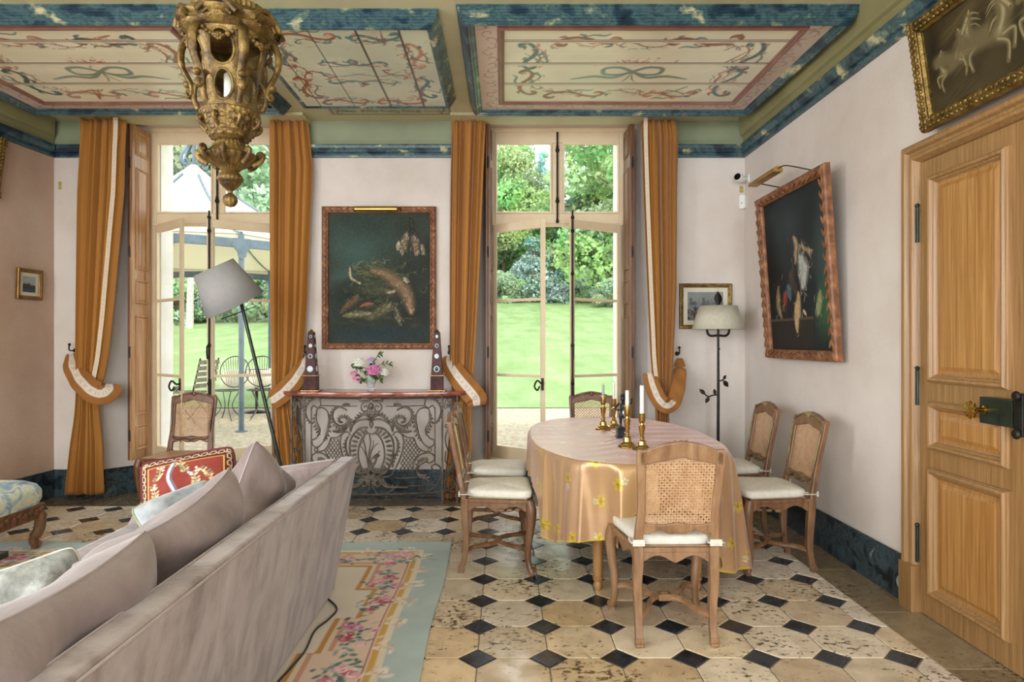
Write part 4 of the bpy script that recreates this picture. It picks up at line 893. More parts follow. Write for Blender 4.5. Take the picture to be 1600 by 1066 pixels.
pillow('tapestry_cushion', .47, .47, .15, placew((-1.60, 3.27, .60), (.93, .22, .16), (.10, .42, .90)), [m_tap, m_burg], 'red tapestry cushion woven with leafy sprigs, leaning on the far arm of the sofa', 'cushion', None, 5, .004, c, .008, .06, m_burg)
m_silv = mat('silver_grey_velvet', '8d9194', 'b2b6b8', scale=14, rough=.55, sheen=.6, bump=.2, bscale=30); m_sage = mat('sage_trim', '7f8a66', '969f7c', scale=20, rough=.8)
pillow('throw_cushion', .36, .26, .10, placew((-1.48, 2.95, .60), (.62, .72, .22), (-.55, .3, .62)), [m_silv], 'pale grey cushion with sage piping lying against the tapestry cushion', 'cushion', None, 9, .006, None, .006, .05, m_sage)
m_pale = mat('crushed_grey_silk', '858783', 'b4b6b2', scale=24, rough=.5, bump=.5, bscale=40); 
pillow('throw_cushion', .30, .24, .10, placew((-1.55, 2.13, .56), (.55, .80, .12), (-.55, .25, .75)), [m_pale, m_linen], 'crushed grey cushion on the sofa seat, closest to the coffee table', 'cushion', None, 14, .006, None, .006, .05, m_linen)

# ---- rug
rw, rh, rx, ry = 3.45, 3.5, -3.80, .92
c = Canvas(rw, rh, 125, 'd9cdb8'); c.noise(.07, .5, seed=2); c.noise(.05, .02, seed=6)
c.rect(0, 0, rw, rh, 'a9bbba')
c.noise(.03, .08, seed=8); r = random.Random(12)
bd = .175
def along(n):     # points round the border band, (x, y, inward normal)
    out = []
    for k in range(n):
        t_ = (k + .5) / n
        out += [(bd + t_ * (rw - 2 * bd), rh - bd, 0, -1), (rw - bd, bd + t_ * (rh - 2 * bd), -1, 0), (bd, bd + t_ * (rh - 2 * bd), 1, 0), (bd + t_ * (rw - 2 * bd), bd, 0, 1)]
    return out
c.rect(bd, bd, rw - bd, rh - bd, 'e0d3bd'); c.rect(bd + .05, bd + .05, rw - bd - .05, rh - bd - .05, 'dcc4ae')
for d_, w_, col in ((.045, .02, 'c99b3d'), (.075, .006, 'a8604a')): c.stroke([(bd + d_, bd + d_), (rw - bd - d_, bd + d_), (rw - bd - d_, rh - bd - d_), (bd + d_, rh - bd - d_), (bd + d_, bd + d_)], w_, col, .95, False)
# stepped inner medallion outline
def step(off):
    L_ = []; seg = 7; x0, x1, y0, y1 = bd + .31 + off, rw - bd - .31 - off, bd + .31 + off, rh - bd - .31 - off
    def side(p, q, nx, ny):
        o = []
        for i in range(seg):
            dd = (0, .10, .0, -.08, .0, .10, 0)[i]; a, b = i / seg, (i + 1) / seg
            for tt in (a, b): o.append((p[0] + (q[0] - p[0]) * tt + nx * -dd, p[1] + (q[1] - p[1]) * tt + ny * -dd))
        return o
    L_ += side((x0, y0), (x1, y0), 0, 1) + side((x1, y0), (x1, y1), -1, 0) + side((x1, y1), (x0, y1), 0, -1) + side((x0, y1), (x0, y0), 1, 0); return L_ + [L_[0]]
from itertools import chain
def fill_poly(cv, poly, col):
    P = np.array(poly); ins = np.zeros(cv.gx.shape, bool)
    for i in range(len(P) - 1):
        (xa, ya), (xb, yb) = P[i], P[i + 1]
        if ya == yb: continue
        cond = ((ya > cv.gy) != (yb > cv.gy)) & (cv.gx < (xb - xa) * (cv.gy - ya) / (yb - ya) + xa); ins ^= cond
    cv.a[ins] = srgb(col) if isinstance(col, str) else col
fill_poly(c, step(-.075), 'c9937a'); fill_poly(c, step(-.05), 'd9cbb0'); fill_poly(c, step(-.03), 'e2d8c6')
c.stroke(step(-.012), .018, 'c08433', 1, False); fill_poly(c, step(.004), 'ddd2c1'); c.noise(.05, .4, seed=15)
for (x, y, nx, ny) in along(13):   # cream ribbons over the outer edge
    for q in range(7): c.blob(x + r.uniform(-.05, .05), y + r.uniform(-.05, .05), r.uniform(.02, .04), r.uniform(.01, .02), r.choice(['eadfd0', 'e5d6c4', 'dcc3b4', 'e9e2d6']), .9, r.uniform(0, 3), .3)
    for q in range(4): c.stroke([(x + r.uniform(-.06, .06), y + r.uniform(-.06, .06)), (x + r.uniform(-.06, .06), y + r.uniform(-.06, .06))], .005, r.choice(['b89a86', 'c9a08c']), .7)
for (x, y, nx, ny) in along(9):    # garlands of roses on the border
    x += nx * .165 + r.uniform(-.02, .02); y += ny * .165 + r.uniform(-.02, .02); tx, ty = (-ny, nx)
    for q in range(46):
        u_, v_ = r.gauss(0, .095), r.gauss(0, .045); X0, Y0 = x + tx * u_ + nx * v_, y + ty * u_ + ny * v_
        c.blob(X0, Y0, r.uniform(.014, .034), r.uniform(.008, .016), r.choice(['3f5a58', '52706a', '6f8a84', 'a9b9a8', '8aa0a8', '49605a', 'dfd8c8']), .95, r.uniform(0, 3), .4)
    for q in range(7):
        u_, v_ = r.gauss(0, .07), r.gauss(0, .04); X0, Y0 = x + tx * u_ + nx * v_, y + ty * u_ + ny * v_; big = r.uniform(.022, .045); base = r.choice(['b84458', 'cf6a86', 'dba0aa', 'a83a44', 'c77fa8', 'e2b8b8'])
        c.blob(X0, Y0, big, big * .9, base, 1, 0, .3)
        for s_ in range(5): a_ = r.uniform(0, 6); c.stroke(spiral(X0, Y0, big * r.uniform(.3, .9), big * .3, a_, a_ + 1.8, 8), .005, r.choice(['f0dcd8', 'efc9cf', '8f2f3f', 'd8557a']), .9)
for k in range(26):                # leafy sprays in the field
    x, y = r.uniform(bd + .5, rw - bd - .5), r.uniform(bd + .5, rh - bd - .5); a_ = r.uniform(0, 6)
    P_ = [(x, y)]
    for s_ in range(6): a_ += r.uniform(-.6, .6); P_.append((P_[-1][0] + .07 * math.cos(a_), P_[-1][1] + .07 * math.sin(a_)))
    P_ = cr(P_, 5); c.stroke(P_, .006, r.choice(['b89a63', 'a58a58', '9a9468']), .9)
    for p in P_[::4]: c.blob(p[0] + r.uniform(-.03, .03), p[1] + r.uniform(-.03, .03), r.uniform(.02, .04), .009, r.choice(['a3a077', '8d9470', 'b9ad80', 'c9b690']), .85, r.uniform(0, 3))
    if k % 3 == 0:
        for q in range(8): c.blob(x + r.gauss(0, .04), y + r.gauss(0, .04), .018, .012, r.choice(['8f9fc0', 'a3a9c4', 'c98a9a', 'd9a0a0', 'bfc6d8']), .9, r.uniform(0, 3))
m_rug = mat('rug_wool', vcol=True, rough=.95, sheen=.2, bump=.5, bscale=180, bdist=.004)
o = c.obj('rug', m_rug, lambda u, v: (u - rw / 2 + .006 * np.sin(v * 5), v - rh / 2 + .006 * np.sin(u * 4), .012 + .0015 * np.sin(u * 7 + 2 * np.sin(v * 5)))); o.location = (rx + rw / 2, ry + rh / 2, 0)
tag(o, 'pale flower-garland rug with a grey-blue edge under the sofa', 'rug'); md = o.modifiers.new('solid', 'SOLIDIFY'); md.thickness = .009; md.offset = -1
# lamp flex on the rug behind the sofa
pts = cr([(-.935, 3.42, .019), (-.86, 3.30, .019), (-.868, 3.18, .019), (-.90, 3.05, .019), (-.885, 2.85, .019), (-.90, 2.70, .019), (-.915, 2.55, .019), (-.885, 2.40, .019), (-.89, 2.0, .019), (-.9, 1.4, .019)], 6)
m = MB(); m.tube(pts, .005, 8); o = m.build('electric_cable', mat('black_flex', '23272b', '2f3438', rough=.5), None, (-.9, 2.6, 0), smooth=60); tag(o, 'dark lamp flex lying on the rug along the back of the sofa', 'cord')
# ================================================================== CURTAINS
m_curt = mat('amber_cotton', stops=[(.3, '9a6522'), (.55, 'a56c26'), (.75, 'ad7530')], scale=2.5, rough=.75, sheen=.35, bump=.15, bscale=30, stretch=(1, 1, .2), bdist=.006)
m_trim = mat('woven_trim', vcol=True, rough=.85, bump=.3, bscale=200, bdist=.002)
def X_at(px, Y): return (px - PX) * Y / F
def Z_at(py, Y): return CAMZ - (py - PY) * Y / F
CY = 5.58
def curtain(rows, nf, label, trim, tie, seed, hook, CY=5.58):
    ys = np.array([r_[0] for r_ in rows], float); nv, nu = 120, 210
    py = np.linspace(ys[0], ys[-1], nv); xl = np.interp(py, ys, [r_[1] for r_ in rows]); xr = np.interp(py, ys, [r_[2] for r_ in rows])
    k7 = np.hanning(9); k7 /= k7.sum(); sm = lambda a: np.convolve(np.concatenate([[a[0]] * 4, a, [a[-1]] * 4]), k7, 'valid'); xl, xr = sm(xl), sm(xr)
    u = np.linspace(0, 1, nu); rr = np.random.RandomState(seed)
    ph = 2 * PI * nf * u + 1.1 * np.sin(2 * PI * u * 2 + rr.rand() * 6) + .7 * np.sin(2 * PI * u * 5 + rr.rand() * 6); amp = .75 + .25 * np.sin(2 * PI * u * 3 + rr.rand() * 6)
    base = 2 * np.abs(np.sin(ph / 2)) ** .8 - 1; Y = np.zeros((nv, nu)); X = np.zeros_like(Y); Z = np.zeros_like(Y)
    wide = (xr - xl) / (xr - xl).max()
    for i in range(nv):
        t_ = i / (nv - 1); wob = base + .14 * np.sin(ph * 1.9 + 2.2 * t_ + seed) * (.4 + .6 * t_) + (.5 * np.sin(ph * 3 + 1) * math.exp(-t_ * 25))
        d = (.042 if CY < 5.6 else .034) * amp * wob * (1 - .45 * (1 - wide[i])); yy = CY - d; Y[i] = yy; X[i] = X_at(xl[i] + (xr[i] - xl[i]) * (u + .018 * np.sin(ph + .6) * 1), CY); Z[i] = max(Z_at(py[i], CY), .012) + (.004 * np.sin(ph) if i == nv - 1 else 0)
    zt = Z_at(rows[0][0], CY); org = (X_at((rows[0][1] + rows[0][2]) / 2, CY), CY, .0)
    t = thing('curtain', org, label, 'curtain', 'amber tied-back curtains'); surf('drape', X, Y, Z, m_curt, t, org, solid=.004)
    if trim:
        c = Canvas(2.9, .05, 260, 'd9cfc0'); r = random.Random(seed)
        for k in range(int(2.9 / .045)):
            x = .02 + .045 * k; c.stroke([(x - .014, .012), (x + .014, .038)], .003, 'b98570', .6, False); c.stroke([(x - .014, .038), (x + .014, .012)], .003, 'b98570', .6, False); c.blob(x + .022, .025, .006, .006, 'c58a66', .9)
        c.rect(0, 0, 2.9, .005, 'd9b06a'); c.rect(0, .045, 2.9, .05, 'd9b06a'); wd = trim[1]
        e = trim[0]; iv = lambda a, s_: np.interp(s_, np.linspace(0, 1, nv), a)
        lim = trim[2] if len(trim) > 2 else 1.0; ymin = Y.min(1)
        def fn(a, b):
            s_ = a / 2.9 * lim; off = b / .05 * wd; base_ = iv(xl if e < 0 else xr, s_); px_ = base_ - e * (trim[3] if len(trim) > 3 else 0) - (off if e > 0 else -off) * 1
            return X_at(px_, CY) - org[0], iv(ymin, s_) - .006 - org[1] + 0 * a, Z_at(iv(py, s_), CY) - org[2]
        c.obj('woven_border', m_trim, fn, t)
    # tie-back sash with its woven stripe, and the hook
    pts = np.array(cr([(X_at(p[0], p[2]), p[2], Z_at(p[1], p[2])) for p in tie[0]], 8)); hw = np.interp(np.linspace(0, 1, len(pts)), [0, .12, .5, .85, 1], [.35, .8, 1, 1, .8]) * tie[1] * CY / F
    tan = np.gradient(pts, axis=0); tan /= np.linalg.norm(tan, axis=1)[:, None]; view = pts - np.array([0, 0, CAMZ]); view /= np.linalg.norm(view, axis=1)[:, None]
    nn = np.cross(tan, view); nn /= np.linalg.norm(nn, axis=1)[:, None]; nn *= np.where(nn[:, 2:3] < 0, -1, 1)
    s0_ = tie[2] if len(tie) > 2 else 0; L_ = len(pts); c = Canvas(.6, .12, 220, '96612a'); c.rect(s0_, .042, .6, .078, 'd9cfc0'); c.noise(.03, .1, seed=seed)
    for k in range(14): x = max(.02 + .044 * k, s0_); c.stroke([(x - .012, .05), (x + .012, .07)], .003, 'c08f78', .6, False); c.stroke([(x - .012, .07), (x + .012, .05)], .003, 'c08f78', .6, False)
    pass
    def fn(a, b):
        s_ = a / .6 * (L_ - 1); w_ = (b / .12 - .5) * 2; q = [np.interp(s_, np.arange(L_), pts[:, k]) + w_ * np.interp(s_, np.arange(L_), nn[:, k] * hw) for k in range(3)]
        q[1] = q[1] - .012 * (1 - w_ ** 2) + .004 * np.sin(s_ * .8 + w_ * 2); return q[0] - org[0], q[1] - org[1], q[2] - org[2]
    o = c.obj('tieback', m_trim, fn, t); md = o.modifiers.new('solid', 'SOLIDIFY'); md.thickness = .004; md.offset = 0
    hx, hy_ = X_at(hook[0], 5.70), Z_at(hook[1], 5.70)
    m = MB(); m.tube(cr([(hx, D + .005, hy_), (hx, 5.69, hy_), (hx, 5.665, hy_ + .012), (hx, 5.67, hy_ + .05)], 5), .006, 8); m.ell((hx, 5.67, hy_ + .055), .012); m.lathe([(.02, 0), (.02, .006)], 12, X=Matrix.Translation((hx, D, hy_)) @ Matrix.Rotation(R(90), 4, 'X')); m.build('hook', m_iron, t, org, smooth=50)
    return t
curtain([(187, 127, 195), (230, 125, 192), (300, 121, 190), (400, 120, 181), (500, 119, 172), (560, 119, 165), (598, 121, 157), (625, 120, 150), (650, 118, 152), (700, 110, 157), (772, 102, 159)], 6, 'amber curtain beside the left wall, with a white woven border down its inner edge', (1, 7.5, .70, 4), ([(112, 553, 5.66), (116, 575, 5.56), (128, 596, 5.49), (146, 612, 5.46), (160, 615, 5.46), (170, 609, 5.50), (172, 600, 5.6)], 17), 1, (112, 548))
curtain([(187, 420, 480), (230, 420, 484), (260, 420, 487), (330, 420, 484), (480, 421, 478), (560, 423, 472), (600, 426, 462), (630, 428, 456), (660, 429, 462), (720, 430, 472), (781, 430, 478)], 5, 'amber curtain between the patio window and the dark still-life painting', None, ([(479, 556, 5.71), (475, 570, 5.66), (462, 592, 5.60), (445, 611, 5.57), (430, 623, 5.56), (423, 626, 5.58)], 15), 2, (478, 551), 5.655)
curtain([(187, 706, 759), (300, 704, 754), (400, 703, 750), (500, 703, 745), (560, 703, 741), (600, 706, 738), (625, 706, 736), (650, 704, 736), (700, 700, 737), (781, 693, 735)], 5, 'amber curtain to the right of the dark still-life painting, above the marble console end', None, ([(701, 556, 5.71), (704, 570, 5.66), (717, 590, 5.60), (732, 608, 5.57), (743, 622, 5.57), (745, 634, 5.59)], 17), 3, (702, 551), 5.655)
curtain([(187, 1003, 1055), (205, 1003, 1060), (300, 1006, 1058), (450, 1012, 1057), (560, 1017, 1052), (620, 1023, 1047), (650, 1025, 1045), (700, 1024, 1048), (781, 1018, 1053)], 5, 'amber curtain nearest the leafy floor lamp, with a white woven border on its window edge', (-1, 6.5, .76, .5), ([(1062, 560, 5.70), (1062, 583, 5.62), (1059, 607, 5.53), (1052, 627, 5.48), (1041, 634, 5.45), (1029, 624, 5.46), (1020, 604, 5.50), (1014, 582, 5.60)], 12, .26), 4, (1060, 553))
for (pa, pb, lb) in ((116, 476, 'thin white curtain rail board over the patio window'), (704, 1061, 'thin white curtain rail board over the garden window by the dining table')):
    xa, xb = X_at(pa, 5.55), X_at(pb, 5.55); m = MB(); m.bx(xa, xb, 5.50, 5.75, 3.344, 3.371); tag(m.build('curtain_rail', m_ceil, None, ((xa + xb) / 2, 5.62, 3.344), bevel=.004), lb, 'curtain rail', 'curtain rails')

# ================================================================== CONSOLE TABLE
m_redm = mat('red_marble', stops=[(.3, '5e2c22'), (.48, '8f4a38'), (.6, 'a8654c'), (.72, 'cfae98')], scale=5, detail=9, dist=1.4, rough=.12)
m_wr = mat('wrought_iron', '4c443c', '746a5f', scale=18, rough=.55, metal=.55, bump=.3, bscale=50)
t = thing('console_table', (-1.12, 5.55, 0), 'wrought-iron console table with a red marble top below the still-life painting', 'console table'); org = t.location
CXc = -1.12
def cy_front(u):
    a = abs(u); return 5.50 - .085 * math.cos(min(a / .60, 1) * PI / 2) ** 1.3 if a < .60 else 5.50 + (a - .60) * .35
top = []
n = 60
for i in range(n + 1):
    u = -.80 + 1.6 * i / n; top.append((CXc + u, cy_front(u * .93) - .035 + (.05 * max(0, (abs(u) - .74) / .06) ** 2)))
poly = top + [(CXc + .80, 5.575), (CXc + .60, 5.60), (CXc + .56, D - .012), (CXc - .56, D - .012), (CXc - .60, 5.60), (CXc - .80, 5.575)]
rings = []
cx_, cy_ = CXc, 5.62
for z, k in ((.932, .985), (.938, .995), (.95, 1.0), (.962, .997), (.968, .985)): rings.append([(cx_ + (x - cx_) * (1 - (1 - k) * .4), cy_ + (y - cy_) * k, z) for x, y in poly])
m = MB(); m.loft(rings); m.build('marble_top', m_redm, t, org, bevel=.003)
def K(x, y, off=0.):   # crop pixels of the right half -> point on the curved iron front
    u = (x - 32) * .001022; return u, CAMZ - (600 + y / 5.331 - 533) * .00545 - .012
def iron(m, pts, r=.006, leaf=0, mirror=(1, -1), flat=.8, seg=5, off=0.):
    cu = cr([K(*p) for p in pts], seg); L_ = len(cu)
    for sx in mirror:
        P = [(CXc + sx * u, cy_front(u) - off, z) for u, z in cu]
        rs = [r * (.8 + .5 * math.sin(PI * i / (L_ - 1))) for i in range(L_)] if leaf else r
        m.tube(P, rs, 6, asp=1.0)
        if leaf:
            for i in range(2, L_ - 1, 2):
                du = cu[min(i + 1, L_ - 1)] - cu[i - 1]; l = math.hypot(*du) or 1; nx, nz = -du[1] / l * leaf, du[0] / l * leaf; k = math.sin(PI * i / L_); s_ = abs(leaf) * (.5 + .7 * k)
                c_ = (CXc + sx * (cu[i][0] + nx * .8 * k), cy_front(cu[i][0]) - .006 - off, cu[i][1] + nz * .8 * k)
                a = math.atan2(nz + du[1] / l * .6 * abs(leaf), (nx + du[0] / l * .6 * abs(leaf)) * sx); X = Matrix.Translation(c_) @ Matrix.Rotation(-a, 4, 'Y'); m.ell((0, 0, 0), s_, .006, s_ * .42, 7, 5, 0, X)
m = MB()
def straight(m, u0, u1, y, r=.007, n=24):
    P = [(CXc + u0 + (u1 - u0) * i / n, cy_front(u0 + (u1 - u0) * i / n), K(0, y)[1]) for i in range(n + 1)]; m.tube(P, r, 4)
straight(m, -.715, .715, 106, .009); straight(m, -.715, .715, 905, .010)
iron(m, [(551, 190), (551, 660)], .006); iron(m, [(551, 200), (532, 172), (500, 190), (468, 170), (475, 118)], .006); iron(m, [(465, 118), (510, 112), (565, 135), (602, 200), (592, 270), (555, 318), (520, 306)], .007, .012)
iron(m, [(150, 172), (470, 172)], .005); iron(m, [(215, 160), (245, 156), (275, 166)], .010)
iron(m, [(240, 205), (300, 180), (350, 205), (366, 262), (340, 318), (290, 342), (245, 322), (232, 288), (256, 264), (298, 270), (300, 300), (275, 308)], .010, .018); iron(m, [(232, 345), (260, 372), (310, 390), (362, 384)], .008, .016)
iron(m, [(545, 462), (505, 442), (472, 375), (512, 285), (500, 205), (452, 190), (408, 222), (396, 300), (415, 400), (450, 480), (500, 522), (540, 502), (545, 462)], .006)
iron(m, [(505, 230), (512, 290), (488, 360), (478, 420)], .009, .02); iron(m, [(392, 240), (395, 320), (415, 410), (440, 460)], .008, -.018)
iron(m, [(35, 355), (20, 322), (32, 295), (75, 280), (135, 290), (188, 330), (208, 385)], .008); iron(m, [(28, 300), (50, 262), (92, 240), (140, 265), (190, 310)], .009, .018); iron(m, [(205, 385), (212, 320), (215, 270)], .008, .016)
iron(m, [(36, 405), (62, 396), (102, 424), (134, 500), (140, 600), (108, 690), (70, 720)], .007); iron(m, [(60, 348), (105, 350), (150, 372), (204, 445), (214, 540), (190, 650), (146, 722), (90, 745)], .009)
for i in range(12):   # shell gadroons round the oval
    k = i / 11; q = cr([(80, 372), (150, 420), (180, 520), (172, 620), (128, 700)], 11)[int(k * 44)]
    for sx in (1, -1):
        u, z = K(*q); X = Matrix.Translation((CXc + sx * u, cy_front(u) - .004, z)) @ Matrix.Rotation(-sx * (1.0 - 2.1 * k), 4, 'Y'); m.ell((0, 0, 0), .030, .009, .011, 7, 5, 0, X)
iron(m, [(208, 415), (232, 386), (275, 400), (296, 455), (290, 525), (268, 605), (228, 690), (190, 745)], .007); iron(m, [(225, 420), (248, 470), (246, 540), (215, 610), (205, 680)], .008, .014)
iron(m, [(285, 405), (320, 432), (380, 440)], .006); iron(m, [(380, 440), (400, 500), (440, 545), (500, 562)], .006); iron(m, [(368, 720), (380, 645), (430, 582), (498, 566), (542, 592), (542, 632), (505, 652), (480, 640)], .007)
def inside(x, y):
    P = [(300, 442), (378, 442), (402, 502), (440, 550), (392, 620), (368, 700), (352, 720), (250, 716), (285, 600)]; ins = False
    for i in range(len(P)):
        (xa, ya), (xb, yb) = P[i], P[i - 1]
        if (ya > y) != (yb > y) and x < (xb - xa) * (y - ya) / (yb - ya) + xa: ins = not ins
    return ins
for sl in (-1, 1):
    for k in range(-40, 60):
        run = []
        for q in range(0, 300, 6):
            x = 240 + q * .72; y = 440 + (q * 1.0 if sl > 0 else 300 - q * 1.0) + k * 42 - 300
            if inside(x, y): run.append((x, y))
        if len(run) > 2: iron(m, [run[0], run[-1]], .0042, seg=1)
for sx in (1, -1):
    u, z = K(509, 543); m.tube([(CXc + sx * (u + .014 * math.cos(a)), cy_front(u), z + .014 * math.sin(a)) for a in np.linspace(0, 2 * PI, 13)[:-1]], .005, 6, closed=True)
iron(m, [(400, 720), (420, 662), (458, 640), (492, 622)], .012, .022); iron(m, [(400, 720), (432, 765), (482, 785), (500, 832)], .012, .02)
iron(m, [(530, 712), (524, 684), (552, 666), (594, 692), (602, 762), (562, 842), (482, 890), (424, 872), (428, 842)], .007)
iron(m, [(230, 770), (500, 770)], .005); iron(m, [(330, 838), (560, 838)], .005); iron(m, [(-30, 770), (120, 760), (200, 745)], .006)
iron(m, [(110, 812), (92, 832), (68, 818), (66, 790), (95, 778), (112, 800), (150, 835), (220, 842), (330, 850)], .012, .02); iron(m, [(50, 790), (46, 842), (90, 898), (180, 880), (240, 832)], .006); iron(m, [(20, 640), (40, 700), (100, 722), (160, 700)], .012, .022); iron(m, [(2, 700), (15, 740), (60, 752), (110, 742)], .012, -.02)
m.build('front_grille', m_wr, t, org, smooth=50)
m = MB()   # lily in the oval, and the crest boss
for pl, w in (([(20, 710), (8, 600), (25, 480), (15, 400)], .006), ([(12, 700), (-8, 580), (-22, 500), (-40, 440)], .006), ([(-8, 590), (-40, 520), (-62, 500), (-40, 460), (-20, 410)], .004), ([(16, 690), (30, 560), (62, 500), (92, 478)], .004), ([(14, 690), (24, 560), (46, 500), (50, 455)], .004), ([(18, 700), (40, 600), (90, 560), (100, 540)], .004), ([(20, 700), (50, 660), (62, 640), (75, 600)], .009)): iron(m, pl, w, mirror=(1,))
iron(m, [(40, 600), (75, 590), (100, 575)], .009, .014, mirror=(1,)); m.build('lily_spray', m_wr, t, org, smooth=50)
m = MB(); u0, z0 = K(32, 172); m.ell((CXc, cy_front(0) - .015, z0), .024, .016, .032, 14, 9)
iron(m, [(45, 130), (70, 132), (100, 145), (118, 180), (100, 212), (68, 208), (60, 182), (80, 168), (95, 182)], .007); iron(m, [(40, 120), (90, 112), (130, 128)], .012, .018); iron(m, [(32, 215), (44, 235), (60, 215)], .012, .014); m.build('crest_boss', m_wr, t, org, smooth=50)
for sx in (1, -1):
    m = MB(); iron(m, [(690, 312), (700, 215), (716, 150), (680, 114), (642, 130), (628, 182), (640, 205)], .006, 0, (sx,)); iron(m, [(650, 195), (672, 150), (690, 215), (690, 300)], .011, .018, (sx,))
    iron(m, [(655, 362), (634, 350), (652, 330), (690, 350), (700, 400), (684, 436), (668, 420)], .006, 0, (sx,)); iron(m, [(668, 350), (636, 440), (650, 530), (690, 565), (720, 552)], .006, 0, (sx,)); iron(m, [(690, 430), (690, 560)], .006, 0, (sx,)); iron(m, [(650, 548), (690, 538), (722, 556), (735, 600)], .006, 0, (sx,))
    iron(m, [(640, 560), (636, 640), (672, 676), (700, 660)], .006, 0, (sx,)); iron(m, [(690, 610), (706, 650), (680, 720), (640, 775)], .013, .018, (sx,)); iron(m, [(722, 770), (690, 756), (645, 778), (628, 840), (660, 880), (702, 868), (718, 830), (695, 800), (685, 830)], .007, .008, (sx,))
    straight(m, sx * .593, sx * .718, 905, .008, 4); m.build('side_grille', m_wr, t, org, smooth=50)
    for u in (.593, .718):
        m = MB(); y_ = cy_front(u); m.bx(CXc + sx * u - .008, CXc + sx * u + .008, y_ - .008, y_ + .008, 0, .935); m.build('leg', m_wr, t, org, bevel=.002)

# ---- obelisks and flower vase on the console
m_porph = mat('porphyry', stops=[(.3, '2a1716'), (.5, '4a2624'), (.66, '5d3530'), (.8, '8a6a58')], scale=14, detail=8, rough=.3, spec=.12); m_cameo = mat('cameo_blue_white', 'b9cdd6', 'dce6e6', scale=60, rough=.35); m_cameod = mat('cameo_dark', '1c2830', '2c3a42', scale=60, rough=.3)
ZT_ = .9695
def obelisk(px, label):
    x = X_at(px, 5.58); t = thing('obelisk', (x, 5.53, ZT_), label, 'obelisk', 'cameo-set porphyry obelisks')
    m = MB(); m.bx(-.078, .078, -.07, .07, 0, .010); m.build('gilt_base', m_brassd, t, bevel=.003); m = MB(); m.bx(-.062, .062, -.055, .055, .13, .138); m.build('gilt_ledge', m_brassd, t, bevel=.003)
    m = MB(); m.bx(-.053, .053, -.048, .048, .010, .13); m.build('plinth', m_porph, t, bevel=.002)
    m = MB(); a, b = .048, .025; m.hexa([(-a, -a, .138), (a, -a, .138), (a, a, .138), (-a, a, .138)], [(-b, -b, .505), (b, -b, .505), (b, b, .505), (-b, b, .505)]); m.build('shaft', m_porph, t, bevel=.002)
    m = MB(); m.hexa([(-b, -b, .505), (b, -b, .505), (b, b, .505), (-b, b, .505)], [(-.002, -.002, .532), (.002, -.002, .532), (.002, .002, .532), (-.002, .002, .532)]); m.build('gilt_tip', m_brassd, t)
    for i, (z, r_) in enumerate(((.19, .028), (.30, .022), (.39, .018), (.47, .015))):
        w = a + (b - a) * (z - .138) / .367
        for f in range(2):
            X = Matrix.Translation((0, -w, z)) if f == 0 else Matrix.Translation(((w if x < 0 and px < 587 else -w), 0, z)) @ Matrix.Rotation(R(90), 4, 'Z')
            m = MB(); m.ell((0, 0, 0), r_ * .92, .004, r_, 16, 8, 0, X); me_ = m.build('cameo', m_cameo, t, smooth=80)
            if (i + (px > 587)) % 2: m = MB(); m.ell((0, -.0035 if f == 0 else 0, 0), r_ * .6, .0045, r_ * .7, 12, 6, 0, X); m.build('portrait', m_cameod, me_, smooth=80)
obelisk(489.5, 'dark porphyry obelisk with cameos on the console end nearer the patio window'); obelisk(684, 'dark porphyry obelisk with cameos on the console end nearer the dining chairs')
vx = X_at(579, 5.50)
def crystal():
    m = bpy.data.materials.new('cut_crystal'); m.use_nodes = True; b = m.node_tree.nodes['Principled BSDF']; b.inputs['Base Color'].default_value = (.9, .93, .92, 1); b.inputs['Roughness'].default_value = .08; b.inputs['Transmission Weight'].default_value = .75; b.inputs['IOR'].default_value = 1.3; return m
t = thing('flower_vase', (vx, 5.52, ZT_), 'small cut-crystal vase in the middle of the red marble console', 'vase')
m = MB(); pr = [(.030, 0), (.034, .006), (.024, .016), (.026, .03), (.038, .075), (.048, .12), (.052, .145), (.049, .145), (.045, .12), (.034, .075), (.02, .035), (.002, .03)]; m.lathe(pr, 40, lob=lambda a, z: 1 + .035 * math.cos(10 * a + 60 * z)); m.build('bowl', crystal(), t)
m_leafg = mat('rose_leaf', '2f4a20', '557a38', scale=20, rough=.5); m_stemg = mat('rose_stem', '4c6a2f', rough=.6)
